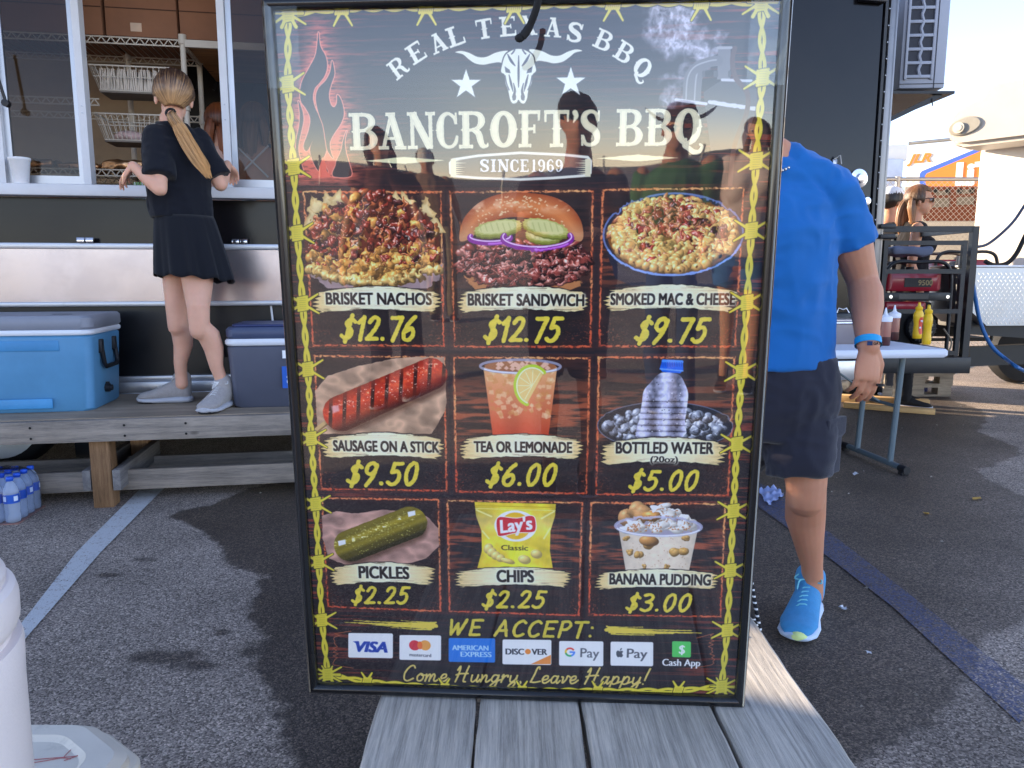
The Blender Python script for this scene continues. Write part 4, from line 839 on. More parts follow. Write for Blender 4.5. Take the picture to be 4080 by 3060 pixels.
    for sgn,x0,x1,y0,y1 in ((1,1374,1740,2484,2496),(-1,2802,2422,2528,2512)):
        for k_,(a_,b_,oy,rr) in enumerate(((0,1,0,5.5),(.1,.98,-8,3.4),(.3,.97,7,3.6),(.5,.95,15,2.4),(.62,1.0,-14,2.0))):
            P = [(x0+(x1-x0)*(a_+(b_-a_)*t), y0+(y1-y0)*(a_+(b_-a_)*t)+oy+4*math.sin(t*2.2)) for t in np.linspace(0,1,9)]
            line(cv,QS(P),np.linspace(.8,rr,9),(220,192,60),1,rough=1.2)
    brush_text(cv,SC,"Come Hungry, Leave Happy!",1604,2718,2584,2734,64,(222,192,92),.052,.22,.03,2.6,.3)
    # scribble frame round the cards
    for s_,x0 in ((1,1330),(-1,2852)):
        P = [(x0+s_*70,2520 if s_ > 0 else 2548)]+[(x0+s_*(U(0,26) if i%2 else U(-4,10)),2530+i*7.4) for i in range(18)]+[(x0+s_*80,2668)]
        line(cv,QS(P),.9,(170,84,48),1)
    # cards
    def card(x0,x1,y0,y1,col,s=8):
        c_ = QS([(x0,y0),(x1,y0+2),(x1,y1),(x0,y1-3)]); P = []
        cen = c_.mean(0); poly(cv,cen+(c_-cen)*.93,col,1.0,grow=4.5); return c_
    WH = (238,240,246)
    card(1390,1568,2530,2626,WH); ftext(cv,"VISA",1412,2601,1544,2605,40,(26,52,150),2.4,.28)
    poly(cv,QS([(1408,2561),(1428,2561),(1436,2580)]),(26,52,150))
    card(1595,1760,2538,2635,WH)
    for x,cl in ((1655,(206,40,52)),(1697,(238,146,60))): c = Q(x,2577); rr = 15.5; poly(cv,[(c[0]+rr*math.cos(a),c[1]+rr*math.sin(a)) for a in np.linspace(0,6.28,36,endpoint=False)],cl)
    c = Q(1676,2577); poly(cv,[(c[0]+7*math.cos(a),c[1]+12*math.sin(a)) for a in np.linspace(0,6.28,30,endpoint=False)],(232,96,40))
    ftext(cv,"mastercard",1635,2620,1721,2624,13,(60,60,66),.4)
    card(1791,1977,2550,2643,(30,104,206))
    for s,x0,x1,y in (("AMERICAN",1806,1950,2596),("EXPRESS",1840,1962,2622)): ftext(cv,s,x0,y,x1,y+2,20,(168,208,248),.9)
    card(2006,2202,2556,2653,WH); poly(cv,QS([(2200,2615),(2200,2652),(2120,2652)]),(236,128,52)); ftext(cv,"DISC",2020,2613,2092,2614,23,(34,36,44),1.0); ftext(cv,"VER",2124,2614,2184,2615,23,(34,36,44),1.0)
    c = Q(2108,2602); poly(cv,[(c[0]+8*math.cos(a),c[1]+8*math.sin(a)) for a in np.linspace(0,6.28,30,endpoint=False)],(240,124,44))
    card(2233,2409,2562,2658,WH); g_ = Q(2276,2604); 
    for a0,a1,cl in ((-40,-150,(220,60,50)),(-150,-205,(240,180,40)),(-205,-300,(48,160,84)),(-300,-358,(60,120,230))):
        line(cv,[(g_[0]+11.5*math.cos(math.radians(a)),g_[1]+11.5*math.sin(math.radians(a))) for a in np.linspace(a0,a1,12)],2.6,cl)
    line(cv,[g_+np.array([1,0]),g_+np.array([12,0])],2.4,(60,120,230)); ftext(cv,"Pay",2318,2624,2392,2627,36,(74,76,84),.5)
    card(2439,2608,2565,2658,WH); ftext(cv,"Pay",2504,2626,2584,2629,36,(66,68,76),.7)
    c = Q(2475,2610); blob_ = [(c[0]+x,c[1]+y) for x,y in ((-9,-5),(-5,-9),(0,-7),(5,-9),(9,-6),(6,-1),(9,5),(5,11),(0,10),(-5,11),(-9,4))]; poly(cv,blob_,(62,66,74),1,closed_smooth=4); line(cv,[(c[0]+1,c[1]-10),(c[0]+4,c[1]-15)],[1,1.8],(62,66,74))
    c_ = QS([(2686,2562),(2758,2564),(2758,2624),(2686,2622)]); cen = c_.mean(0); poly(cv,cen+(c_-cen)*.86,(70,190,80),1,grow=4.5); ftext(cv,"$",2712,2610,2734,2611,34,(245,250,245),.8)
    ftext(cv,"Cash App",2646,2658,2796,2661,27,(240,240,244),.9)
    # barbed wire border
    Lp = [(1137,50),(1137,333),(1162,664),(1178,929),(1201,1211),(1223,1473),(1238,1750),(1257,2012),(1270,2243),(1284,2476),(1308,2693)]
    Rp = [(3030,5),(3036,306),(3012,640),(2994,919),(2978,1206),(2958,1483),(2940,1772),(2927,2040),(2916,2278),(2905,2517),(2883,2742)]
    Tp = [(1137,50),(1353,30),(1689,26),(2042,20),(2439,8),(2792,6),(3030,5)]; Bp = [(1308,2693),(1466,2722),(1775,2746),(2084,2756),(2387,2758),(2710,2758),(2883,2742)]
    fx = lambda pts_, i: [tuple(p) for p in pts_]
    for pts_ in (Lp,Rp,Tp,Bp): wire(cv,pts_)
    for p in Lp[1:-1]+Rp[1:-1]: barb(cv,*p)
    for p in Tp[1:-1]: barb(cv,p[0],p[1]+2,False,.9)
    for p in Bp[1:-1]: barb(cv,p[0],p[1]-4,False,.62)
    for p in (Lp[0],Rp[0],Lp[-1],Rp[-1]): barb(cv,*p,corner=1)
    return cv
def to_image(cv, name):
    im = bpy.data.images.new(name, cv.w, cv.h); buf = np.ones((cv.h,cv.w,4),np.float32); buf[...,:3] = np.clip(np.clip(cv.a,0,1)**.80*1.04,0,.97)[::-1]
    im.pixels.foreach_set(buf.ravel()); im.update(); im.pack(); return im
# ------------------------------------------------------------------ materials in use
M = {}
M['blackpanel'] = mat('black_gloss_panel', srgb(16,14,17), .17, spec=.3, var=.3, vs=1.5)
M['blackdark'] = mat('black_skirt', srgb(14,15,19), .3, var=.2)
M['alu'] = mat('aluminium_trim', srgb(176,178,184), .35, .85, .08, 3, .08, 40, dirt=(srgb(90,90,92),9,.62,.5))
M['steel'] = mat('stainless_sheet', srgb(170,162,166), .22, .9, .07, 1.6, .1, 5, dirt=(srgb(150,142,146),2.0,.45,.5))
M['white'] = mat('white_painted_metal', srgb(206,206,210), .4, var=.06, dirt=(srgb(150,146,140),5,.62,.5))
M['chrome'] = mat('bright_metal', srgb(220,220,224), .18, 1.0, .03)
M['glass'] = glass('window_glass', (.60,.57,.54), .03, ior=1.38)
M['rubber'] = mat('black_rubber', srgb(18,18,20), .75, bump=.2)
M['blackmetal'] = mat('black_powder_coat', srgb(24,25,30), .42, var=.2, bump=.15, bs=200, dirt=(srgb(60,58,58),12,.66,.5))
M['deckw'] = wood('weathered_deck_board', srgb(100,95,92), srgb(162,150,138), 'x', .8)
M['plankw'] = wood('grey_plank', srgb(134,130,124), srgb(206,198,186), 'y', 1.5, sc=1.0)
M['plyw'] = wood('plywood_top', srgb(120,106,92), srgb(168,152,132), 'x', .3, knots=False)
M['postw'] = wood('treated_post', srgb(92,66,44), srgb(150,116,84), 'z', .9)
M['postg'] = wood('grey_brace', srgb(84,82,86), srgb(130,126,124), 'y', .9)
M['lumber'] = wood('fresh_lumber', srgb(170,128,80), srgb(216,178,124), 'x', .5)
M['pallet'] = wood('pallet_wood', srgb(110,98,86), srgb(168,154,136), 'x', .5)
# ------------------------------------------------------------------ ground
GX0, GX1, GY0, GY1 = -5.0, 7.0, -1.0, 11.0
class GC(Canvas): pass
gcv = Canvas(1500,1500,(128,128,128))
def gpx(x, y): P = atz(x,y,0); return ((P.x-GX0)/(GX1-GX0)*1500, (P.y-GY0)/(GY1-GY0)*1500)
_r = np.random.default_rng(11)
wetA = [gpx(*p) for p in [(656,2056),(846,2007),(955,1948),(1150,1900),(1500,1860),(2200,1760),(2700,1640),(3060,1560),(3400,1520),(3770,1588),(3872,1624),(3934,1660),(3913,1701),(3888,1721),(3949,1742),(4036,1783),(4072,1814),(4001,1839),(3903,1875),(3908,1911),(3975,1942),(4080,1988),(4400,2060),(4500,2300),(4000,2500),(3700,2900),(3400,3060),(2400,3200),(1300,3200),(1193,3060),(1172,3013),(1123,2932),(1117,2797),(1063,2731),(1003,2666),(1025,2525),(1003,2460),(1014,2303),(922,2254),(868,2197),(803,2121),(743,2110),(700,2083)]]
n_w = noise(1500,1500,26,26,4); n_f = noise(1500,1500,5,5,3)
gb = (0,0,1500,1500)
Yg,Xg = np.mgrid[0:1500:5,0:1500:5].astype(float); dA = sd_poly(wetA,Xg,Yg)
dA = up(dA,1500,1500); dA = dA+(n_w-.5)*14+(n_f-.5)*5
wet = np.clip(.5-dA/3.0,0,1)*(.8+.2*noise(1500,1500,120,90,3))
# fades toward the lower right where the paving is dry but rough
Yf,Xf = np.mgrid[0:1500,0:1500]; wxx = GX0+Xf/1500*12; wyy = GY0+Yf/1500*12
fade = np.clip(((wxx-1.0)*.8-(wyy-2.2)*.55)/.9,0,1); wet = wet*(1-.8*fade)
for px,py,a,b in ((3500,1650,.05,.03),(1038,2660,.09,.04),(650,2620,.16,.05),(760,2655,.10,.04),(570,2232,.07,.035),(430,2293,.07,.03),(585,2270,.03,.02),(880,2520,.04,.03),(1040,2590,.1,.07)):
    c = gpx(px,py); bb = cv_ = None; s = 125
    x0,x1 = int(max(0,c[0]-a*s*2)),int(c[0]+a*s*2)+1; y0,y1 = int(max(0,c[1]-b*s*3)),int(c[1]+b*s*3)+1
    yy_,xx_ = np.mgrid[y0:y1,x0:x1]; e = ((xx_-c[0])/(a*s*.75))**2+((yy_-c[1])/(b*s*.9))**2; k = np.clip(1.2-e+(n_f[y0:y1,x0:x1]-.5)*1.6,0,1)
    wet[y0:y1,x0:x1] = np.maximum(wet[y0:y1,x0:x1], k*.8)
gcv.a[...,0] = wet; gcv.a[...,1] = n_w; gcv.a[...,2] = noise(1500,1500,160,160,4)
gim = bpy.data.images.new('ground_stains',1500,1500,is_data=True); _b = np.ones((1500,1500,4),np.float32); _b[...,:3] = gcv.a; gim.pixels.foreach_set(_b.ravel()); gim.update(); gim.pack()
def asphalt(name, paint=None):
    m = bpy.data.materials.new(name); m.use_nodes = True; N = m.node_tree.nodes; L = m.node_tree.links; b = N['Principled BSDF']
    ge = N.new('ShaderNodeNewGeometry'); mp = N.new('ShaderNodeMapping'); mp.inputs['Location'].default_value = (-GX0/12,-GY0/12,0); mp.inputs['Scale'].default_value = (1/12,1/12,1); L.new(ge.outputs['Position'],mp.inputs[0])
    im = N.new('ShaderNodeTexImage'); im.image = gim; im.extension = 'EXTEND'; L.new(mp.outputs[0],im.inputs[0]); sp = N.new('ShaderNodeSeparateColor'); L.new(im.outputs[0],sp.inputs[0])
    n1 = N.new('ShaderNodeTexNoise'); n1.inputs['Scale'].default_value = 300; n1.inputs['Detail'].default_value = 3; n1.inputs['Roughness'].default_value = .7; L.new(ge.outputs['Position'],n1.inputs[0])
    vo = N.new('ShaderNodeTexVoronoi'); vo.inputs['Scale'].default_value = 210; L.new(ge.outputs['Position'],vo.inputs[0])
    n2 = N.new('ShaderNodeTexNoise'); n2.inputs['Scale'].default_value = 2.2; n2.inputs['Detail'].default_value = 7; L.new(ge.outputs['Position'],n2.inputs[0])
    # dry aggregate: each stone its own grey
    hs = N.new('ShaderNodeSeparateColor'); L.new(vo.outputs['Color'],hs.inputs[0])
    st = N.new('ShaderNodeValToRGB'); e = st.color_ramp.elements; e[0].position = .0; e[0].color = (.088,.070,.060,1); e[1].position = 1; e[1].color = (.64,.52,.43,1); q = e.new(.45); q.color = (.262,.214,.182,1); q = e.new(.82); q.color = (.40,.33,.275,1); L.new(hs.outputs[0],st.inputs[0])
    wt = N.new('ShaderNodeValToRGB'); e = wt.color_ramp.elements; e[0].color = (.010,.009,.008,1); e[1].position = 1; e[1].color = (.125,.088,.066,1); q = e.new(.6); q.color = (.038,.027,.023,1); L.new(hs.outputs[0],wt.inputs[0])
    mx = N.new('ShaderNodeMix'); mx.data_type = 'RGBA'; L.new(sp.outputs[0],mx.inputs[0]); L.new(st.outputs[0],mx.inputs[6]); L.new(wt.outputs[0],mx.inputs[7])
    mr = N.new('ShaderNodeMapRange'); mr.inputs[1].default_value = .3; mr.inputs[2].default_value = .7; mr.inputs[3].default_value = .72; mr.inputs[4].default_value = 1.22; L.new(n2.outputs[0],mr.inputs[0])
    m2 = N.new('ShaderNodeMix'); m2.data_type = 'RGBA'; m2.blend_type = 'MULTIPLY'; m2.inputs[0].default_value = 1; L.new(mx.outputs[2],m2.inputs[6]); L.new(mr.outputs[0],m2.inputs[7]); out = m2.outputs[2]
    if paint:
        n5 = N.new('ShaderNodeTexNoise'); n5.inputs['Scale'].default_value = 26; n5.inputs['Detail'].default_value = 8; n5.inputs['Roughness'].default_value = .75; L.new(ge.outputs['Position'],n5.inputs[0])
        ad = N.new('ShaderNodeMath'); ad.operation = 'MULTIPLY_ADD'; ad.inputs[1].default_value = .35; L.new(hs.outputs[1],ad.inputs[0]); L.new(n5.outputs[0],ad.inputs[2])
        r5 = N.new('ShaderNodeMapRange'); r5.inputs[1].default_value = paint[1]; r5.inputs[2].default_value = paint[1]+.12; r5.inputs[3].default_value = paint[2]; r5.inputs[4].default_value = .12; L.new(ad.outputs[0],r5.inputs[0])
        m3 = N.new('ShaderNodeMix'); m3.data_type = 'RGBA'; m3.inputs[7].default_value = paint[0]; L.new(r5.outputs[0],m3.inputs[0]); L.new(out,m3.inputs[6]); out = m3.outputs[2]
    L.new(out,b.inputs['Base Color'])
    ro = N.new('ShaderNodeMapRange'); ro.inputs[3].default_value = .9; ro.inputs[4].default_value = .55; L.new(sp.outputs[0],ro.inputs[0]); L.new(ro.outputs[0],b.inputs['Roughness']); b.inputs['Specular IOR Level'].default_value = .4
    ad2 = N.new('ShaderNodeMath'); ad2.operation = 'MULTIPLY_ADD'; ad2.inputs[1].default_value = -.9; L.new(vo.outputs['Distance'],ad2.inputs[0]); L.new(n1.outputs[0],ad2.inputs[2])
    bp = N.new('ShaderNodeBump'); bp.inputs['Strength'].default_value = .75 if not paint else .4; bp.inputs['Distance'].default_value = .004; L.new(ad2.outputs[0],bp.inputs['Height']); L.new(bp.outputs[0],b.inputs['Normal'])
    return m
M['asphalt'] = asphalt('asphalt'); M['pwhite'] = asphalt('worn_white_paint',(srgb(196,198,200),.78,.94)); M['pblue'] = asphalt('worn_blue_paint',(srgb(58,74,116),.62,.72))
g = MB()
# fine squares near the camera, wide ones to the horizon
xs = [-400,-120,-40,-12]+[-5+i for i in range(13)]+[14,40,120,400]; ys = [-400,-100,-30,-8]+[-1+i for i in range(13)]+[18,40,120,400]
V = [(x,y,0) for y in ys for x in xs]; n = len(xs); g.add(V,[(j*n+i,j*n+i+1,(j+1)*n+i+1,(j+1)*n+i) for j in range(len(ys)-1) for i in range(n-1)])
tag(g.build('ground',M['asphalt']),kind='structure')
def stripe(name, pts, m, z=.004):
    b = MB(); V = []
    for l, r_ in pts: V += [tuple(atz(*l,z)), tuple(atz(*r_,z))]
    b.add(V,[(2*i,2*i+1,2*i+3,2*i+2) for i in range(len(pts)-1)]); return tag(b.build(name,m),kind='structure')
stripe('parking_line',[((-60,2670),(35,2620)),((304,2200),(401,2200)),((548,1958),(640,1958)),((705,1818),(803,1818))],M['pwhite'])
stripe('parking_line',[((2900,1905),(3010,1912)),((3010,2010),(3140,1995)),((3296,2216),(3330,2140)),((3560,2420),(3640,2380)),((4060,2880),(4160,2790))],M['pblue'],.004)
# ------------------------------------------------------------------ food trailer
FT = thing('food_trailer','long black food trailer with a serving window, stainless fold-down shelf and side door','trailer',WO,YAW)
T = lambda: MB()
UL, UR, VB, ZT = -6.4, 4.49, 1.62, 3.05
WX0, WX1, WZ0, WZ1 = -1.9, 2.3, 1.575, 2.86
b = T()   # front wall with the serving opening and an added sun slot, black glossy
b.box(UL,-2.86,0,.04,.93,ZT); b.box(-2.38,WX0,0,.04,.93,ZT); b.box(-2.86,-2.38,0,.04,.93,1.73); b.box(-2.86,-2.38,0,.04,1.97,ZT); b.box(WX1,3.30,0,.04,.93,ZT); b.box(WX0,WX1,0,.04,WZ1,ZT); b.box(WX0,WX1,0,.04,.93,WZ0-.065); b.build('front_wall',M['blackpanel'],FT)
T().box(UL,3.30,0,.035,.53,.93).build('lower_wall',M['blackdark'],FT)
b = T(); b.box(-2.90,-2.34,-.02,.0,1.97,2.01); b.box(-2.90,-2.34,-.02,.0,1.69,1.73); b.box(-2.90,-2.86,-.02,.0,1.73,1.97); b.box(-2.38,-2.34,-.02,.0,1.73,1.97); b.build('sun_slot_frame',M['alu'],FT)  # rim of an added, unseen slot that throws a sun patch onto the planks
# rear wall; its long unseen opening is added to let sunlight in
b = T(); b.box(UL,UR,VB-.04,VB,.5,1.2); b.box(-2.9,UR,VB-.04,VB,1.2,ZT); b.box(UL,-6.1,VB-.04,VB,1.2,ZT); b.box(-6.1,-2.9,VB-.04,VB,2.85,ZT)
b.build('rear_wall',mat('trailer_inner_wall',srgb(176,152,126),.6,var=.1),FT)
T().box(UL,UR-.0,.04,VB-.04,.46,.53).build('floor',mat('trailer_floor',srgb(90,84,80),.7),FT)
T().box(UL-.02,UR+.02,-.02,VB+.02,ZT,ZT+.06).build('roof',M['white'],FT)
T().box(UL-.04,UL,0,VB,.5,ZT).build('end_wall',M['blackpanel'],FT); T().box(UR-.04,UR,.04,VB-.04,.5,ZT).build('end_wall',M['blackpanel'],FT)
T().box(3.14,3.18,.04,VB-.04,.53,ZT).build('partition',mat('partition_panel',srgb(150,130,108),.7),FT)
# corner trim of polished metal
b = T(); b.box(4.445,4.50,-.012,.05,.46,ZT,.01); b.box(4.47,4.505,-.012,.08,.46,ZT,.01); b.build('corner_trim',mat('dull_trim',srgb(128,126,126),.38,.85,.1),FT,.6)
b = T()
for k in range(26): b.lathe([(.0,-.016),(.004,-.015),(.0045,-.012)],8,(4.437,0,.55+k*.1),'y')
tag(b.build('rivets',M['alu'],FT),kind='stuff')
# side door
b = T(); b.box(3.34,4.395,-.004,.036,.56,2.98); b.build('door',M['blackpanel'],FT)
D_ = FT.children[-1] if False else [c for c in FT.children if c.name.startswith('door')][0]
b = T(); b.box(3.30,3.325,-.01,.04,.5,ZT); b.box(4.41,4.43,-.01,.04,.5,ZT); b.box(3.325,4.41,-.01,.04,2.99,3.03); b.build('door_frame',M['blackmetal'],FT)
kp = atw(3418,712,-.004); T().lathe([(.062,0),(.06,-.014),(.03,-.02),(.026,-.045),(.01,-.048)],24,(kp.x,-.004,kp.z),'y').build('lock_disc',M['chrome'],D_,.7)
kp = atw(3445,802,-.004); T().lathe([(.032,0),(.03,-.012),(.024,-.03),(.01,-.032)],20,(kp.x,-.004,kp.z),'y').build('keyhole',M['chrome'],D_,.7)
kp = atw(3330,655,-.004); b = T(); b.box(kp.x-.03,kp.x+.0,-.02,-.004,kp.z-.03,kp.z+.03,.004); b.tube([(kp.x-.02,-.02,kp.z+.03),(kp.x,-.045,kp.z+.05),(kp.x+.02,-.03,kp.z+.0)],.006); b.build('latch',M['alu'],D_,.6)
# window: sill, frame, posts, sliding panes
b = T(); b.prism([(0,0),(1,0),(1,1),(0,1)],0,0) if False else None
T().box(WX0-.06,WX1+.06,-.11,.0,1.512,1.572,.006).build('sill',M['white'],FT,.5)
b = T(); b.box(WX0-.07,WX0,-.03,.04,1.572,WZ1+.07); b.box(WX1,WX1+.07,-.03,.04,1.572,WZ1+.07); b.box(WX0,WX1,-.03,.04,WZ1,WZ1+.07); b.build('window_frame',M['white'],FT)
def wframe(x0,x1,v,nm='window_pane',dk=True):
    s = T(); w_ = .03
    s.box(x0,x0+w_,v,v+.022,WZ0,WZ1); s.box(x1-w_,x1,v,v+.022,WZ0,WZ1); s.box(x0+w_,x1-w_,v,v+.022,WZ0,WZ0+.05); s.box(x0+w_,x1-w_,v,v+.022,WZ1-.05,WZ1)
    fr = s.build('sliding_window',M['alu'],FT); g_ = T().box(x0+w_,x1-w_,v+.008,v+.012,WZ0+.05,WZ1-.05).build('glass',M['glass'],fr); return fr
wframe(-.70,-.318,.0); wframe(.447,1.0,.0); wframe(1.0,1.55,.0); wframe(-1.4,-.70,.0)
for x in (-.318,.407,-.735,1.56):
    T().box(x,x+(.037 if x > -.7 else .035),-.028,.045,WZ0-.003,WZ1).build('window_post',M['white'],FT)
for x,z in ((-.30,1.95),(-.30,1.985),(.425,1.94),(.425,2.02)): T().lathe([(.004,-.032),(.004,-.028)],8,(x,0,z),'y').build('screw',M['alu'],FT)
# gas strut of the awning hatch at the left edge
b = T(); p0,p1 = atw(-60,150,-.15),atw(25,412,-.10); b.tube([p0,p1],.008); b.lathe([(.0,-.02),(.018,-.018),(.018,.018),(0,.02)],12,p1,'y'); b.build('hatch_strut',M['blackmetal'],FT,.7)
b = T(); b.beam(atw(-30,560,-.03),atw(105,735,-.03),.04,.03); 
# raised awning hatch above the window, out of frame
T().box(WX0,WX1,-1.05,-.03,2.98,3.01).build('awning_hatch',M['blackpanel'],FT)
# fold-down stainless shelf
b = T(); b.box(-4.2,2.9,-.036,-.014,.95,1.235); b.build('shelf_panel',M['steel'],FT)
b = T(); b.box(-4.2,2.9,-.045,0,1.235,1.268,.004); b.box(-4.2,2.9,-.045,0,.922,.95,.004); b.build('shelf_trim',M['alu'],FT,.6)
for px in (340,955):
    p = atw(px,954,-.05); b = T()
    for k in (-1,1): b.box(p.x+k*.022-.019,p.x+k*.022+.019,-.062,-.042,1.27,1.287,.004); b.lathe([(.008,-.02),(.008,.02)],8,(p.x+k*.022,-.05,1.29),'x')
    b.build('hinge',M['chrome'],FT,.6)
b = T(); b.box(UL,3.3,-.03,.0,.50,.53,.004); b.box(UL,3.3,-.05,.0,.44,.50,.005); b.box(UL,3.3,-.036,.0,.40,.44,.004); b.build('base_rail',M['alu'],FT,.6)
T().box(3.3,4.44,-.03,.0,.40,.53,.004).build('base_rail',M['alu'],FT,.6)
b = T(); b.tube([(-.0+.62,-.02,.92),(.63,-.03,.8),(.66,-.02,.66),(.7,-.04,.5)],.006); b.build('cord',M['white'],FT,1)
T().box(UL,UR,1.50,1.52,.03,.46).build('rear_light_block',M['blackdark'],FT)  # added dark sheet, blocks the bright sunlit ground showing beneath the trailer
# wheels under the trailer
def wheel(x, v):
    tp = thing('w','','')
    bpy.data.objects.remove(tp)
    t_ = T(); t_.lathe([(.19,-.1),(.25,-.1),(.28,-.07),(.285,0),(.28,.07),(.25,.1),(.19,.1)],40,(x,v,.285),'y'); w_ = t_.build('wheel',M['rubber'],FT,.8)
    r_ = T(); r_.lathe([(.215,-.105),(.21,-.09),(.195,-.07),(.185,-.04),(.17,-.03),(.15,-.045),(.11,-.06),(.07,-.07),(.06,-.11),(.04,-.13),(0,-.13)],36,(x,v,.285),'y'); r_.build('rim',mat('wheel_rim',srgb(206,208,210),.35,var=.08,dirt=(srgb(120,112,104),8,.6,.4)),w_,.6)
wc = atw(20,1690,.12); wheel(wc.x+.0,.14); wheel(wc.x-.8,.14)
b = T(); b.box(UL,UR,.35,.45,.36,.46); b.box(UL,UR,1.45,1.55,.36,.46)
for k in range(8): b.box(UL+.6+k*1.3,UL+.68+k*1.3,.05,VB-.05,.38,.455)
b.build('chassis',M['blackmetal'],FT)
for x in (-.6,2.6): T().box(x,x+.09,.3,.39,0,.36).build('jack_leg',M['blackmetal'],FT)
# ------------------------------------------------------------------ things in the trailer
def inn(name, label, cat, u, v, z, group=None): 
    p = w2(u,v,z); return thing(name,label,cat,p,YAW,group)
wire_m = mat('white_coated_wire',srgb(196,186,172),.45,var=.1); card_m = mat('brown_cardboard',srgb(134,92,68),.85,var=.1,bump=.1,bs=90)
RK = inn('wire_shelf_rack','white wire shelving rack standing behind the open serving window','shelf',0,0,0)
def truss(b, a, c, h=.035, r=.0045):
    a = Vector(a); c = Vector(c); b.tube([a,c],r,6); b.tube([a+Vector((0,0,-h)),c+Vector((0,0,-h))],r,6); n = max(2,int((c-a).length/.05))
    for i in range(n):
        p = a.lerp(c,i/n); q = a.lerp(c,(i+.5)/n); s = a.lerp(c,(i+1)/n); dz = Vector((0,0,-h)); b.tube([p+dz,q],r*.7,5,False); b.tube([q,s+dz],r*.7,5,False)
RX0, RX1, RV0, RV1 = -1.25, .145, .34, .76
for (u_,v_) in ((RX1,RV0),(RX1,RV1),(RX0,RV0),(RX0,RV1),(-.28,RV1)):
    b = T(); b.tube([(u_,v_,.55),(u_,v_,2.46)],.016,14)
    for z in (2.44,2.07,1.72,1.6): b.lathe([(.017,-.02),(.023,-.018),(.023,.035),(.017,.037)],14,(u_,v_,z))
    b.build('post',wire_m,RK,1)
for z in (2.445,1.705,2.07 if False else 1.70):
    b = T(); x1_ = RX1
    truss(b,(RX0,RV0,z),(x1_,RV0,z)); truss(b,(RX0,RV1,z),(x1_,RV1,z)); truss(b,(x1_,RV0,z),(x1_,RV1,z)); truss(b,(RX0,RV0,z),(RX0,RV1,z))
    for k in range(36): u_ = RX0+(x1_-RX0)*(k+.5)/36; b.tube([(u_,RV0,z+.004),(u_,RV1,z+.004)],.0022,5,False)
    b.build('wire_shelf',wire_m,RK)
    if z < 1.8: break
b = T(); truss(b,(RX0,RV0,2.10),(-.33,RV0,2.10)); truss(b,(RX0,RV1,2.10),(RX1,RV1,2.10)); b.build('wire_shelf',wire_m,RK)
# cardboard boxes on the rack
bx = []
for k,(u0,u1,lab) in enumerate(((-.27,.125,'brown cardboard carton on the rack top with a white sticker and black print'),(.13,.72,'brown cardboard carton on the rack top, right one of the pair'),(-1.0,-.28,'brown cardboard carton on the rack top behind the left glass'))):
    o = inn('cardboard_box',lab,'box',(u0+u1)/2,.62,2.452,'cartons on top of the wire rack'); w_ = (u1-u0)/2-.004
    T().box(-w_,w_,-.28,.22,0,.36,.006).build('carton',card_m,o,.5)
    T().box(-w_,w_,-.2815,-.2803,.15,.156).build('flap_seam',mat('carton_seam',srgb(70,46,34),.9),o)
    if k == 0:
        T().box(-.06,.0,-.2825,-.2805,.028,.075).build('sticker',mat('clear_sticker',srgb(196,166,140),.4),o); text_obj('PORK BACK RIBS',.05,mat('carton_ink',srgb(24,18,16),.8),o,(0,-.2822,.245),(PI/2,0,0),'printed_lettering',.0004,1.0,.001)
        pr = T(); pr.beam((-.15,-.2815,.225),(.15,-.2815,.225),.003,.001); pr.beam((-.05,-.2815,.215),(.05,-.2815,.215),.006,.001); pr.build('printed_flourish',bpy.data.materials['carton_ink'],o)
o = inn('plywood_shelf','plywood shelf resting beside the wire rack, under the cartons','shelf',.47,.62,2.425); T().box(-.31,.6,-.28,.6,0,.018).build('board',wood('shelf_plywood',srgb(150,104,66),srgb(196,146,98),'x',.5),o); T().box(-.31,.6,-.3,-.281,-.02,.02).build('edge',wire_m,o)
def basket(name, label, u, z, ln, h):
    o = inn(name,label,'basket',u,.44,z,'wire baskets hanging on the rack'); b = T(); w0,w1 = ln/2,ln/2-.04; d0,d1 = .13,.10
    for s_ in (-1,1):
        b.tube([(-w0,s_*d0,h),(w0,s_*d0,h)],.0045,6); b.tube([(s_*w0,-d0,h),(s_*w0,d0,h)],.0045,6); b.tube([(-w1,s_*d1,0),(w1,s_*d1,0)],.0035,6); b.tube([(s_*w1,-d1,0),(s_*w1,d1,0)],.0035,6); b.tube([(-w0+.015,s_*(d0-.01),h*.55),(w0-.015,s_*(d0-.01),h*.55)],.0025,5)
        for k in range(15): t = -1+2*k/14; b.tube([(t*w0,s_*d0,h),(t*w1,s_*d1,0)],.0022,5,False)
        for k in range(7): t = -1+2*k/6; b.tube([(s_*w0,t*d0,h),(s_*w1,t*d1,0)],.0022,5,False)
    for k in range(9): t = -1+2*k/8; b.tube([(-w1,t*d1,0),(w1,t*d1,0)],.0022,5,False)
    b.build('wire_basket',wire_m,o); T().box(-w1,w1,-d1,d1,-.012,-.004).build('liner',mat('grey_basket_liner',srgb(120,112,104),.8) if 'grey_basket_liner' not in bpy.data.materials else bpy.data.materials['grey_basket_liner'],o); return o
p = atw(540,365,.35); basket('wire_basket','white wire basket full of folded napkins on the rack',p.x-.01,p.z,.44,.13)
o = inn('napkin_stack','upright row of white folded paper napkins in the upper wire basket','napkins',p.x-.01,.44,p.z+.004); nm = mat('white_napkin_paper',srgb(214,202,190),.9,var=.06); b = T()
for k in range(34): x = -.18+k*.0107; a_ = random.uniform(-.12,.12); b.add([(x,-.09,0),(x+.008,-.09,0),(x+.008+a_*.12,-.09,.118),(x+a_*.12,-.09,.12),(x,.09,0),(x+.008,.09,0),(x+.008+a_*.12,.09,.118),(x+a_*.12,.09,.12)],[(0,1,2,3),(7,6,5,4),(3,2,6,7),(0,3,7,4),(1,5,6,2)])
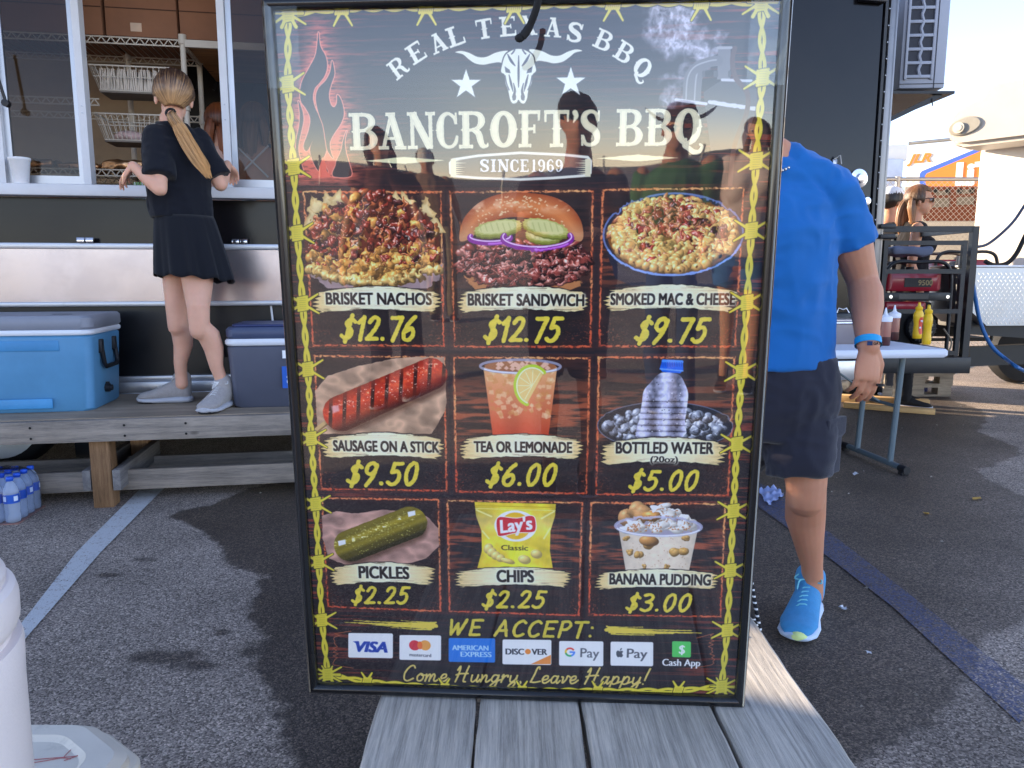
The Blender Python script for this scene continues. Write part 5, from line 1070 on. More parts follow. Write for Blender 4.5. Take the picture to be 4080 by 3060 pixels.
tag(b.build('napkins',nm,o),kind='stuff')
p = atw(545,560,.35); basket('wire_basket','white wire basket with wrapped sandwiches below the napkin basket',p.x,p.z,.42,.14)
wrapm = mat('pink_check_wrap',srgb(206,176,172),.7,var=.15,vs=40)
for k,dx in enumerate((-.06,.13)): o = inn('wrapped_sandwich',('paper wrapped sandwich with red print at the left in the lower basket','paper wrapped sandwich half hidden at the right in the lower basket')[k],'sandwich',p.x+dx,.42,p.z+.03,'wrapped sandwiches in the lower basket'); link('wrapper',remesh(T().ell((0,0,0),.085-.02*k,.06,.035,18,10),.008,2,wr=lambda P:(nz3(P,40,3)-.5)*.008),o,3).data.materials.append(wrapm)
# foil trays on the lower shelf and brown bags behind
foil = mat('crumpled_foil',srgb(196,150,110),.28,.9,.2,20,.8,60)
for k in range(5):
    u_ = -1.0+k*.25; o = inn('foil_tray','crumpled foil food tray on the lower wire shelf, %s'%('far left behind glass','second from the left behind glass','third, beside the window post','fourth, below the wrapped sandwiches','rightmost, near the rack post')[k],'tray',u_,.54,1.712,'foil trays on the lower shelf')
    link('foil',remesh(T().box(-.115,.115,-.14,.12,0,.035+.02*(k%2),.01),.012,2,wr=lambda P,k=k:(nz3(P,34,k)-.5)*.03),o,3).data.materials.append(foil)
bagm = mat('brown_paper_bag',srgb(120,76,46),.8,var=.3,vs=14,bump=.8,bs=14)
for k in range(4): o = inn('paper_bag','brown paper bag below the lower shelf, number %s from the rack post'%('four','three','two','one')[k],'bag',-.62+k*.2,.6,.9,'brown bags under the shelf'); o['label'] = ('brown paper bag low in the rack behind the left glass','brown paper bag low in the rack beside the window post','shiny brown bag low in the rack under the foil trays','brown bag low in the rack next to the front post')[k]; link('bag',remesh(T().box(-.095,.095,-.12,.12,0,.72,.02),.02,2,wr=lambda P,k=k:(nz3(P,22,k)-.5)*.03),o,3).data.materials.append(bagm)
# utensil wall: dark board with tongs, rail and whisks on the inner rear wall
UT = inn('utensil_board','dark board hung with black tongs and tools at the back of the trailer','utensil rack',.62,VB-.06,1.6); T().box(-.75,1.2,-.0,.015,-.05,1.1).build('board',mat('dark_board',srgb(20,18,20),.5),UT)
T().box(-.45,1.2,-.03,-.002,.47,.56).build('wood_rail',M['lumber'],UT)
b0 = T(); b0.tube([(0,0,0),(0,-.02,-.14)],.008,6); b0.tube([(.02,0,0),(.03,-.02,-.14)],.008,6); b0.box(-.012,.04,-.02,.0,0,.03); me_t = b0.mesh('tongs',mat('black_tongs',srgb(34,34,38),.35))
for i in range(5):
    for j in range(3): o = bpy.data.objects.new('tongs',me_t); COL.objects.link(o); o.parent = UT; o.location = (-.2+i*.16+j*.03,-.02,.44-j*.2); o.rotation_euler = (0,random.uniform(.2,.5),0)
b0 = T(); b0.tube([(0,0,0),(0,0,-.3)],.006,6); b0.lathe([(.0,-.42),(.016,-.4),(.018,-.32),(.008,-.3)],10,(0,0,0)); me_s = b0.mesh('spoon',mat('pale_wood_spoon',srgb(206,170,120),.6))
for i in range(4): o = bpy.data.objects.new('wooden_spoon',me_s); COL.objects.link(o); o.parent = UT; o.location = (-.42+.24*i,-.25 if i == 0 else -.04,.78-.1*i)
b0 = T(); b0.tube([(0,0,0),(0,0,-.2)],.01,6); me_k = b0.mesh('hook',M['blackmetal'])
for i in range(12): o = bpy.data.objects.new('hanging_tool',me_k); COL.objects.link(o); o.parent = UT; o.location = (-.6+i*.13,-.05,1.02); o.rotation_euler = (0,.35,0)
T().box(-.9,2.0,.04,.6,.53,1.42,.01).build('counter',mat('inner_counter',srgb(120,116,112),.4,.4),inn('counter','grey work counter just inside the serving window','counter',-.0,.1,0),.5)
# ------------------------------------------------------------------ deck in front of the trailer (trailer coordinates: x along the wall, y toward the camera negative)
DK = thing('wooden_deck','weathered raised wooden deck running along the food trailer','deck',WO,YAW)
DZ = .435; DV = -.80
T().box(-3.4,3.0,DV,-.06,DZ-.018,DZ,.002).build('plywood_top',M['plyw'],DK)
T().box(-3.42,3.02,DV-.04,DV-.002,DZ-.106,DZ-.004,.003).build('fascia_board',M['deckw'],DK,.5)
T().box(-3.4,3.0,-.12,-.085,DZ-.108,DZ-.02).build('joist',M['deckw'],DK)
for k in range(11): T().box(-3.3+k*.6,-3.262+k*.6,DV+.002,-.12,DZ-.107,DZ-.02).build('joist',M['postg'],DK)
for u_ in (-2.1,.02-.1,2.2):
    T().box(u_-.045,u_+.045,DV-.012-.03,DV+.055,0,DZ-.158,.004).build('post',M['postw'],DK,.5) if False else T().box(u_-.045,u_+.045,DV+.0,DV+.09,0,DZ-.108,.004).build('post',M['postw'],DK,.5)
    T().box(u_-.045,u_+.045,-.22,-.13,0,DZ-.109,.004).build('post',M['postw'],DK,.5)
    T().box(u_+.05,u_+.085,DV-.01,-.14,.085,.185,.003).build('brace',M['postg'],DK,.5)
    T().box(u_-.085,u_-.05,DV-.0,-.14,.085,.185,.003).build('brace',M['postg'],DK,.5)
T().box(-3.4,3.0,DV+.10,DV+.138,.055,.155,.003).build('stretcher',M['deckw'],DK,.5)
T().box(-3.4,3.0,-.27,-.235,.03,.12,.003).build('stretcher',M['deckw'],DK,.5)
b = T()
for u_ in (-2.6,-1.2,-.35,.05,.32,1.0,1.9): 
    for dz in (.03,.08): b.lathe([(.006,-.002),(.005,.0)],8,(u_,DV-.043,DZ-dz),'y')
b.build('nails',M['rubber'],DK)
# ------------------------------------------------------------------ plank platform under the sign
PL = thing('plank_platform','low grey plank platform that the framed menu stands on','platform',(0,0,0))
PZ = .424
for x0,x1,nm in ((-.214,-.058,0),(-.052,.104,0),(.111,.314,0),(.321,.478,0)):
    pk = T(); n = 45; hw2 = (x1-x0)/2; V = []
    for i in range(n+1):
        y = -.9+1.8*i/n; jl = .0012*math.sin(y*23+x0*90)+random.uniform(-.0008,.0008); jr = .0012*math.sin(y*19+x1*70)+random.uniform(-.0008,.0008); ht = .0012*math.sin(y*4+x0*30)
        V += [(-hw2+jl,y,-.038),(-hw2+jl,y,-.003+ht),(-hw2+.004+jl,y,ht),(-hw2*.3,y,ht+.0006),(hw2*.3,y,ht),(hw2-.004+jr,y,ht),(hw2+jr,y,-.003+ht),(hw2+jr,y,-.038)]
    pk.add(V,[(i*8+k,(i+1)*8+k,(i+1)*8+(k+1)%8,i*8+(k+1)%8) for i in range(n) for k in range(8)]+[tuple(range(8)),tuple(reversed(range(n*8,n*8+8)))]); me = pk.mesh('plank',M['plankw']); o = link('plank',me,PL,.5,((x0+x1)/2,1.40,PZ+random.uniform(-.0008,.0)))
for y in (.62,1.35,2.16): T().box(-.20,.465,y-.02,y+.02,PZ-.13,PZ-.039).build('cross_bearer',M['postg'],PL)
for x in (-.17,.435):
    for y in (.68,2.1): T().box(x-.04,x+.04,y-.04,y+.04,0,PZ-.131,.004).build('leg',M['postw'],PL,.5)
b = T()
for x in (-.19,-.09,-.03,.08,.15,.28,.35,.44):
    for y in (1.352,1.338): b.lathe([(.0045,.0),(.004,.0015)],8,(x,y,PZ))
b.build('nail_heads',M['rubber'],PL)
# ------------------------------------------------------------------ framed menu sign, pose solved from its four corners
def solve_sign(width=.70):
    Hh = homog([(0,0),(1,0),(1,1),(0,1)],_src); K = np.array([[FPX,0,2040],[0,FPX,1530],[0,0,1.0]]); Mx = np.linalg.inv(K)@Hh; Mx /= Mx[2,2]
    a,b_,c = Mx[:,0],Mx[:,1],Mx[:,2]; s = width/np.linalg.norm(a); hgt = np.linalg.norm(b_)*s; c = c*s; a = a/np.linalg.norm(a); b_ = b_/np.linalg.norm(b_)
    b_ = b_-a*(a@b_)*.5; 
    cw = lambda q: Vector((1,0,0))*q[0]-_U*q[1]+_F*q[2]
    return EYE+cw(c), cw(a).normalized(), cw(b_).normalized(), hgt
STL, SAX, SAY, SH = solve_sign(); SWD = .70
sx_ = SAX; sz_ = (-SAY-sx_*(-SAY).dot(sx_)).normalized(); sy_ = sz_.cross(sx_)
SG = thing('menu_sign','large black framed barbecue menu poster under clear glazing','sign')
base = STL+SAX*SWD/2+SAY*SH
SG.matrix_world = Matrix(((sx_.x,sy_.x,sz_.x,base.x),(sx_.y,sy_.y,sz_.y,base.y),(sx_.z,sy_.z,sz_.z,base.z),(0,0,0,1)))
framem = mat('black_frame_gloss',srgb(16,17,20),.22,spec=.6,var=.1,coat=.4)
def fbar(a, b_, side):
    m_ = MB(); a = Vector(a); b_ = Vector(b_); d = (b_-a).normalized(); inn_ = Vector(side)
    prof = [(0,.012),(0,-.006),(.002,-.010),(.006,-.0115),(.010,-.0105),(.0135,-.006),(.0145,-.003),(.0145,.012)]
    V = []
    for p,sg in ((a,1),(b_,-1)):
        for (q,y) in prof: V.append(p+inn_*q+d*(sg*q)+Vector((0,y,0)))
    n = len(prof); F = [(i,(i+1)%n,(i+1)%n+n,i+n) for i in range(n)]+[tuple(range(n)),tuple(reversed(range(n,2*n)))]
    m_.add(V,F); return m_.build('frame_bar',framem,SG,.9)
hw = SWD/2
fbar((-hw,0,0),(hw,0,0),(0,0,1)); fbar((hw,0,SH),(-hw,0,SH),(0,0,-1)); fbar((-hw,0,SH),(-hw,0,0),(1,0,0)); fbar((hw,0,0),(hw,0,SH),(-1,0,0))
pim = to_image(build_poster(),'menu_print')
pm = bpy.data.materials.new('printed_menu'); pm.use_nodes = True; N_ = pm.node_tree.nodes; ti = N_.new('ShaderNodeTexImage'); ti.image = pim; ti.interpolation = 'Cubic'; pm.node_tree.links.new(ti.outputs[0],N_['Principled BSDF'].inputs['Base Color']); N_['Principled BSDF'].inputs['Roughness'].default_value = .5; N_['Principled BSDF'].inputs['Specular IOR Level'].default_value = .2
me = bpy.data.meshes.new('print'); i_ = .011; me.from_pydata([(-hw+i_,.004,i_),(hw-i_,.004,i_),(hw-i_,.004,SH-i_),(-hw+i_,.004,SH-i_)],[],[(0,1,2,3)]); uv = me.uv_layers.new(name='UVMap')
for k,(u_,v_) in enumerate(((i_/SWD,i_/SH),(1-i_/SWD,i_/SH),(1-i_/SWD,1-i_/SH),(i_/SWD,1-i_/SH))): uv.data[k].uv = (u_,v_)
me.materials.append(pm); link('print',me,SG)
T().box(-hw+.004,hw-.004,.0055,.0115,.004,SH-.004).build('backing_board',M['rubber'],SG)
# clear sheet, slightly wavy so that reflections bend like thin acrylic
def glazing():
    m = bpy.data.materials.new('clear_acrylic'); m.use_nodes = True; N = m.node_tree.nodes; L = m.node_tree.links; N.remove(N['Principled BSDF']); o = N['Material Output']
    t = N.new('ShaderNodeBsdfTransparent'); g = N.new('ShaderNodeBsdfGlossy'); g.inputs['Roughness'].default_value = .015; 
    
    mx = N.new('ShaderNodeMixShader'); L.new(schlick(N,L,GLAZE_IOR),mx.inputs[0]); L.new(t.outputs[0],mx.inputs[1]); L.new(g.outputs[0],mx.inputs[2]); L.new(mx.outputs[0],o.inputs[0]); return m
GLAZE_IOR = 2.0
gz = MB(); gn, gm = 36, 52; V = []
for j in range(gm+1):
    for i in range(gn+1):
        x = -hw+.012+(SWD-.024)*i/gn; z = .012+(SH-.024)*j/gm; V.append((x,.0004+.00040*math.sin(x*17+1.3*math.sin(z*7))*math.cos(z*11+x*5)+.00025*math.sin(z*31+x*9),z))
gz.add(V,[(j*(gn+1)+i,j*(gn+1)+i+1,(j+1)*(gn+1)+i+1,(j+1)*(gn+1)+i) for j in range(gm) for i in range(gn)]); gz.build('glazing',glazing(),SG,3)
tape = glass('clear_tape',(.95,.97,.99),.10,ior=1.5)
for (x0,x1,z0,z1,rz) in ((-hw+.004,-hw+.05,SH-.115,SH-.012,.02),(hw-.055,hw-.006,SH-.12,SH-.01,-.03),(-hw+.004,-hw+.058,.01,.075,.03),(hw-.05,hw-.004,.012,.085,-.04)):
    m_ = MB(); n = 6; V = []
    for j in range(n+1):
        for i in range(n+1): V.append((x0+(x1-x0)*i/n+random.uniform(-.0006,.0006), -.0122-random.uniform(0,.0008), z0+(z1-z0)*j/n))
    m_.add(V,[(j*(n+1)+i,j*(n+1)+i+1,(j+1)*(n+1)+i+1,(j+1)*(n+1)+i) for j in range(n) for i in range(n)]); m_.build('tape_patch',tape,SG)
# black bungee hook hanging in front of the sign
hk = MB(); P = [aty(2152,-60,.955),aty(2143,10,.96),aty(2128,60,.965),aty(2112,100,.97),aty(2094,130,.972),aty(2076,150,.972)]
hk.tube(bezpath(P,5),[.0045]*16+[.0052]*9+[.0035],10); hk.ell(aty(2070,152,.972),.006,.005,.005,12,8); 
tag(hk.build('strap_hook',M['rubber'],None,1),'black cable hook hanging down in front of the top of the menu','hook')
# rope at the lower right behind the sign
rp = MB(); rpts = bezpath([aty(2992,2300,1.52),aty(3002,2370,1.50),aty(3016,2450,1.48),aty(3026,2520,1.46)]+[Vector((.485,1.47,.40)),Vector((.45,1.5,.25)),Vector((.40,1.55,.02)),Vector((.2,1.6,.006))],6)
rp.tube(rpts,.0042,8)
def ropemat():
    m = mat('braided_rope',srgb(24,24,26),.8); N = m.node_tree.nodes; L = m.node_tree.links; tc = N.new('ShaderNodeTexCoord'); w = N.new('ShaderNodeTexWave'); w.bands_direction = 'Z'; w.inputs['Scale'].default_value = 28; w.inputs['Distortion'].default_value = 1; L.new(tc.outputs['Object'],w.inputs[0]); r = N.new('ShaderNodeMapRange'); r.inputs[1].default_value = .8; r.inputs[2].default_value = .86; L.new(w.outputs[1],r.inputs[0])
    mx = N.new('ShaderNodeMix'); mx.data_type = 'RGBA'; mx.inputs[6].default_value = srgb(22,22,26); mx.inputs[7].default_value = srgb(220,220,220); L.new(r.outputs[0],mx.inputs[0]); L.new(mx.outputs[2],N['Principled BSDF'].inputs['Base Color']); return m
tag(rp.build('rope',ropemat(),None,1),'thin black and white braided rope beside the lower right of the menu','rope')
# ------------------------------------------------------------------ people
def V3(*a): return Vector(a)
def skin_mat(name, c): return mat(name, c, .52, var=.07, vs=9, bump=.12, bs=220, spec=.4, sss=.35)
SK1 = skin_mat('fair_skin', srgb(214,164,140)); SK2 = skin_mat('tanned_skin', srgb(190,134,106)); SK3 = skin_mat('warm_skin', srgb(204,148,116))
def cloth(name, c, rough=.85, sheen=.06, var=.1, vs=14, bump=.25, bs=420): return mat(name, c, rough, var=var, vs=vs, bump=bump, bs=bs, spec=.25, sheen=sheen)
def hand(mb, w, d, n, side, k=1.0, curl=.5, spread=.09, tcurl=.35):
    """w wrist, d direction of the hand, n normal of the back of the hand, side +1/-1: where the thumb leaves"""
    w = Vector(w); d = Vector(d).normalized(); n = Vector(n); n = (n-d*n.dot(d)).normalized(); s = d.cross(n)*side
    mb.loft([(w-d*.012*k,.025*k,.019*k,None,s,n),(w+d*.015*k,.028*k,.019*k,None,s,n),(w+d*.045*k,.038*k,.017*k,None,s,n),(w+d*.078*k,.041*k,.0145*k,None,s,n),(w+d*.095*k,.038*k,.011*k,None,s,n)],16)
    for i,(off,L,r) in enumerate(((.029,.072,.0086),(.0105,.080,.0090),(-.0095,.074,.0086),(-.0285,.058,.0076))):
        p = w+d*(.088-.006*(i == 3))*k+s*off*k; a = 0.0; P = [(p-d*.02*k,r*k*1.05)]; dd = (d+s*spread*(1.5-i)/1.5).normalized()
        P.append((p,r*k*1.05))
        for j,f in enumerate((.46,.30,.24)):
            a += curl*(.75,1.0,.7)[j]*(1+.08*i); q = dd*math.cos(a)-n*math.sin(a); p = p+q*L*f*k; P.append((p,r*k*(.98,.9,.78)[j]))
        mb.limb(P,10)
    p = w+d*.022*k+s*.026*k; t1 = (d*.75+s*.62-n*.25).normalized(); t2 = (d*.95+s*(.25-tcurl*.4)-n*.35).normalized()
    mb.limb([(p-t1*.012*k,.0145*k),(p+t1*.034*k,.0125*k),(p+t1*.034*k+t2*.032*k,.0105*k),(p+t1*.034*k+t2*.056*k,.0085*k)],10)
def head(mb, c, f, u, k=1.0, neck=None, nr=.052):
    c = Vector(c); f = Vector(f).normalized(); u = Vector(u).normalized(); u = (u-f*u.dot(f)).normalized(); r = f.cross(u)
    R = Matrix((r,f,u)).transposed()
    mb.ell(c+u*.02*k-f*.012*k,.073*k,.092*k,.092*k,20,12,R); mb.ell(c-u*.045*k+f*.018*k,.058*k,.066*k,.066*k,18,10,R); mb.ell(c-u*.088*k+f*.05*k,.030*k,.028*k,.024*k,14,8,R)
    mb.limb([(c+f*.082*k+u*.01*k,.010*k),(c+f*.100*k-u*.022*k,.0125*k),(c+f*.092*k-u*.03*k,.012*k)],10)
    mb.ell(c+f*.074*k-u*.056*k,.022*k,.012*k,.007*k,12,8,R); mb.ell(c+f*.070*k-u*.068*k,.020*k,.013*k,.007*k,12,8,R); mb.limb([(c+f*.072*k+u*.022*k+r*.035*k,.011*k),(c+f*.080*k+u*.026*k,.010*k),(c+f*.072*k+u*.022*k-r*.035*k,.011*k)],10)
    for s in (-1,1): mb.ell(c+r*s*.079*k-f*.012*k-u*.018*k,.010*k,.018*k,.031*k,12,8,R@Euler((0,0,-.35*s)).to_matrix())
    if neck is not None: neck = Vector(neck); mb.limb([(c-u*.03*k-f*.02*k,nr*k*1.02),((c+neck)/2-u*.02*k-f*.008,nr*k),(neck,nr*k*1.18)],18)
    return R
def eyes(root, c, R, k=1.0, glasses=None):
    b = MB()
    for s in (-1,1): b.ell(Vector(c)+R@Vector((s*.031*k,.070*k,.006*k)),.0125*k,.012*k,.0095*k,12,8,R)
    b.build('eyes',mat('eye_white',srgb(210,206,202),.25) if 'eye_white' not in bpy.data.materials else bpy.data.materials['eye_white'],root,1)
    b = MB()
    for s in (-1,1): b.ell(Vector(c)+R@Vector((s*.031*k,.0795*k,.006*k)),.006*k,.004*k,.006*k,10,6,R)
    b.build('irises',mat('iris_dark',srgb(52,38,30),.2) if 'iris_dark' not in bpy.data.materials else bpy.data.materials['iris_dark'],root,1)
def torso(mb, J, g, n=28):
    """J: pelvis, waist, chest, neck ; g: (side vector), list of (t name, rx, ry)"""
    mb.loft(g, n)
def skin(root, mb, m, vox, nm='body', sm=4):
    me = remesh(mb, vox, sm, .5); me.materials.append(m); return link(nm, me, root, 3)
def garment(root, nm, mb, m, vox, wr=None, sm=4):
    me = remesh(mb, vox, sm, .5, wr); me.materials.append(m); return link(nm, me, root, 3)
SHG = None
def shoe(root, ank, toe, up, k, m, solem, accent=None, nm='shoe', lace=None, w=.047):
    """ank: heel ground point, toe: toe ground point"""
    h = Vector(ank); t = Vector(toe); d = (t-h); L = d.length; d.normalize(); u = Vector((0,0,1)); u = (u-d*u.dot(d)).normalized(); s = d.cross(u)
    P = lambda a, z: h+d*(a*L)+u*z
    b = MB()
    def sec(a, z0, z1, hw): return (P(a,(z0+z1)/2),hw,(z1-z0)/2,None,s,u)
    b.loft([(P(-.02,.045*k),.020*k,.02*k,None,s,u),sec(.02,.014*k,.088*k,.030*k),sec(.12,.014*k,.108*k,.036*k),sec(.28,.014*k,.104*k,.037*k),sec(.42,.014*k,.092*k,.040*k),sec(.6,.014*k,.072*k,.045*k),sec(.78,.014*k,.056*k,w*k),sec(.91,.014*k,.050*k,.043*k),sec(1.0,.016*k,.038*k,.030*k)],20)
    b.limb([(P(.15,.06*k),.040*k),(P(.14,.108*k),.042*k)],16)
    me = remesh(b,.005,3); me.materials.append(m); o = link(nm,me,root,3)
    b = MB(); b.loft([(P(-.05,.016*k),.018*k,.010*k,None,s,u),(P(.0,.016*k),.034*k,.016*k,None,s,u),(P(.15,.016*k),.041*k,.019*k,None,s,u),(P(.4,.015*k),.041*k,.017*k,None,s,u),(P(.65,.014*k),(w+.003)*k,.015*k,None,s,u),(P(.85,.015*k),(w+.002)*k,.014*k,None,s,u),(P(.97,.018*k),.040*k,.013*k,None,s,u),(P(1.03,.021*k),.020*k,.008*k,None,s,u)],20); so_ = b.build('sole',solem,o,1)
    if SHG is not None and m == SHG: b = MB(); b.loft([(P(.70,.006*k),(w-.004)*k,.006*k,None,s,u),(P(.9,.007*k),.040*k,.007*k,None,s,u),(P(1.0,.010*k),.026*k,.007*k,None,s,u)],16); b.build('dark_outsole',M['rubber'],o,1)
    if accent: b = MB(); b.loft([(P(.93,.026*k)-s*.012*k,.022*k,.013*k,None,s,u),(P(1.0,.024*k)-s*.01*k,.020*k,.011*k,None,s,u),(P(1.045,.022*k)-s*.006*k,.012*k,.007*k,None,s,u)],14); b.build('toe_bumper',accent,o,1)
    if lace:
        b = MB()
        for i in range(6):
            a = .26+i*.065; z = (.098-i*.0058)*k; x_ = .016*k
            b.tube([P(a,z-.008*k)-s*x_*1.3,P(a+.02,z+.004*k)-s*x_*.4,P(a+.045,z+.004*k)+s*x_*.4,P(a+.06,z-.010*k)+s*x_*1.3],.0022*k,6)
        b.tube(bezpath([P(.25,.108*k),P(.22,.122*k)+s*.02*k,P(.30,.110*k)+s*.036*k,P(.25,.108*k)],4),.0022*k,6); b.tube(bezpath([P(.25,.108*k),P(.2,.124*k)-s*.02*k,P(.30,.110*k)-s*.036*k,P(.25,.108*k)],4),.0022*k,6)
        b.tube(bezpath([P(.25,.108*k),P(.34,.112*k)+s*.02*k,P(.40,.090*k)+s*.024*k],4),.002*k,6); b.build('laces',lace,o,1)
    return o
def wrinkle(amp=.006, f=9, seed=1, dirs=(1,1,.45)):
    def w(P):
        Q_ = P*np.array(dirs); a = nz3(Q_,f,seed); b = nz3(Q_+np.c_[a,a,a]*.12,f*2.1,seed+5); r = 1-np.abs(b-.5)*4
        c = nz3(Q_*np.array((1,1,2.2))+np.c_[b,a,a]*.10,f*3.2,seed+9); r2 = 1-np.abs(c-.5)*5; return amp*((a-.5)*1.5+.5*np.clip(r,-1,1)+.26*np.clip(r2,-1,1))
    return w

# ---- girl at the window, seen from behind
GR = thing('person','girl with a long blonde ponytail in black T-shirt and pleated black skirt at the window','person',(0,0,0))
hc = aty(692,388,3.80); nb = aty(682,478,3.79); hf = Vector((-.42,.9,-.12)).normalized(); hu = Vector((-.02,.14,1))
J = dict(shL=aty(628,540,3.72), elL=aty(636,752,3.60), wrL=aty(530,660,3.62), shR=aty(778,553,3.88), elR=aty(878,735,3.88), wrR=aty(905,655,4.10))
sh_ax = (J['shR']-J['shL']).normalized(); fr_ax = Vector((-sh_ax.y,sh_ax.x,0)).normalized(); sd = Vector((sh_ax.x,sh_ax.y,0)).normalized()
pv = aty(762,960,3.80); wa = aty(722,830,3.80); ch = aty(704,610,3.80)
b = MB(); R_h = head(b,hc,hf,hu,.98,nb,.046)
b.loft([(pv+V3(0,0,-.10),.135,.10,None,sd,fr_ax),(pv,.15,.11,None,sd,fr_ax),(wa,.118,.085,None,sd,fr_ax),(ch,.135,.095,None,sd,fr_ax),((J['shL']+J['shR'])/2+V3(0,0,-.03),.135,.075,None,sd,fr_ax),(nb+V3(0,0,.0),.05,.045,None,sd,fr_ax)],24)
for s in 'LR': b.limb([(J['sh'+s],.046),(J['sh'+s].lerp(J['el'+s],.5),.040),(J['el'+s],.034)],16); b.limb([(J['el'+s],.034),(J['el'+s].lerp(J['wr'+s],.3),.035),(J['wr'+s],.0225)],16)
hand(b,J['wrL'],aty(486,720,3.66)-J['wrL'],V3(-.5,-.25,.8),-1,.84,.32,.12); hand(b,J['wrR'],V3(.05,.6,-.35),V3(0,.3,1),-1,.84,.5)
hipA, knA, anA = aty(712,1010,3.86), aty(706,1262,3.82), aty(722,1492,3.87)
hipB, knB, anB = aty(782,1010,3.76), aty(793,1275,3.68), aty(880,1508,3.74)
for h_,k_,a_ in ((hipA,knA,anA),(hipB,knB,anB)):
    cf = Vector((.012,.02,0)); b.limb([(h_,.088),(h_.lerp(k_,.5),.070),(k_+V3(0,0,.06),.053),(k_,.050),(k_+V3(0,0,-.05),.048)],18); b.limb([(k_+V3(0,0,-.03),.047),(k_.lerp(a_,.28)+cf,.053),(k_.lerp(a_,.5)+cf,.047),(k_.lerp(a_,.8),.033),(a_,.030),(a_+V3(0,0,-.05),.032)],18)
skin(GR,b,SK1,.0048)
BLK = cloth('black_cotton',srgb(19,21,30),.9,.1,.12); BLK2 = cloth('black_skirt_cloth',srgb(16,18,26),.8,.1,.12)
b = MB(); shc = (J['shL']+J['shR'])/2
b.loft([(aty(728,872,3.80),.158,.122,None,sd,fr_ax),(aty(722,830,3.80),.157,.120,None,sd,fr_ax),(aty(712,720,3.80),.155,.122,None,sd,fr_ax),(ch,.160,.122,None,sd,fr_ax),(shc+V3(0,0,-.035),.160,.100,None,sd,fr_ax),(shc+V3(0,0,.012),.125,.075,None,sd,fr_ax),(nb+V3(0,0,-.012),.066,.060,None,sd,fr_ax)],30)
for s,kk in (('L',.80),('R',.86)):
    a_, e_ = J['sh'+s], J['el'+s]; d_ = (e_-a_).normalized(); b.tube([a_-d_*.03,a_,a_.lerp(e_,.5),a_.lerp(e_,kk)],[.055,.066,.070,.074],18)
garment(GR,'t_shirt',b,BLK,.0085,wrinkle(.010,7,2,(1,1,.5)),3)
b = MB(); b.tube([nb+V3(0,0,-.020)+Vector((.062*math.cos(a),.058*math.sin(a),.006*math.sin(a))) for a in np.linspace(0,2*PI,25)],.006,8); b.build('collar',BLK,GR,1)
text_obj('H',.09,mat('white_ink',srgb(214,216,222),.7),GR,aty(607,628,3.70)+V3(-.006,-.0,0),(PI/2,0.25,-1.05),'shirt_print',.0006,.6,.004)
# pleated skirt: open, wavy cone with thickness
def skirt():
    V = []; n = 144; m = 15; top = aty(735,862,3.80); bot = aty(778,1112,3.78)
    for i in range(m):
        t = i/(m-1); c = top.lerp(bot,t)
        for k in range(n):
            a = 2*PI*k/n; pl = (math.sin(a*11+1.2*math.sin(a*3))+.35*math.sin(a*23))*.008*(.1+t); rx = .134+.048*t**.8; ry = .128+.050*t**.8
            q = sd*(math.cos(a)*(rx+pl))+fr_ax*(math.sin(a)*(ry+pl)); V.append(c+q+V3(0,0,-.020*t*math.cos(a)+.007*t*math.sin(a*11+.5)))
    F = [(i*n+k,i*n+(k+1)%n,(i+1)*n+(k+1)%n,(i+1)*n+k) for i in range(m-1) for k in range(n)]
    me = bpy.data.meshes.new('skirt'); me.from_pydata([tuple(v) for v in V],[],F); ob = bpy.data.objects.new('tmp',me); COL.objects.link(ob); s_ = ob.modifiers.new('s','SOLIDIFY'); s_.thickness = .003; dg = bpy.context.evaluated_depsgraph_get(); me2 = bpy.data.meshes.new_from_object(ob.evaluated_get(dg)); bpy.data.objects.remove(ob); me2.materials.append(BLK2); link('skirt',me2,GR,3)
skirt()
# hair: cap swept to the tie, and tail
def hairmat(name, root_c, tip_c, sc=70):
    m = bpy.data.materials.new(name); m.use_nodes = True; N = m.node_tree.nodes; L = m.node_tree.links; b_ = N['Principled BSDF']; b_.inputs['Roughness'].default_value = .42; b_.inputs['Anisotropic'].default_value = .5
    at = N.new('ShaderNodeAttribute'); at.attribute_name = 'strand'; n = N.new('ShaderNodeTexNoise'); n.inputs['Scale'].default_value = 1; n.inputs['Detail'].default_value = 6; n.inputs['Roughness'].default_value = .75; L.new(at.outputs['Vector'],n.inputs[0])
    s = N.new('ShaderNodeSeparateXYZ'); L.new(at.outputs['Vector'],s.inputs[0]); mr = N.new('ShaderNodeMapRange'); mr.inputs[2].default_value = 1.6; L.new(s.outputs[2],mr.inputs[0])
    ad = N.new('ShaderNodeMath'); ad.operation = 'MULTIPLY_ADD'; ad.inputs[1].default_value = 1.7; L.new(n.outputs[0],ad.inputs[0]); sb = N.new('ShaderNodeMath'); sb.inputs[1].default_value = -.85; L.new(mr.outputs[0],sb.inputs[0]); L.new(sb.outputs[0],ad.inputs[2])
    cr = N.new('ShaderNodeValToRGB'); cr.color_ramp.elements[0].color = root_c; cr.color_ramp.elements[0].position = .1; cr.color_ramp.elements[1].color = tip_c; cr.color_ramp.elements[1].position = .8; L.new(ad.outputs[0],cr.inputs[0]); L.new(cr.outputs[0],b_.inputs['Base Color'])
    bp = N.new('ShaderNodeBump'); bp.inputs['Strength'].default_value = .8; bp.inputs['Distance'].default_value = .004; L.new(n.outputs[0],bp.inputs['Height']); L.new(bp.outputs[0],b_.inputs['Normal']); return m
def set_strand(me, fn):
    at = me.attributes.new('strand','FLOAT_VECTOR','POINT'); at.data.foreach_set('vector',np.array([fn(v.co) for v in me.vertices],np.float32).ravel())
HB = hairmat('blonde_hair',srgb(58,38,30),srgb(232,180,124))
tie = aty(684,452,3.705)
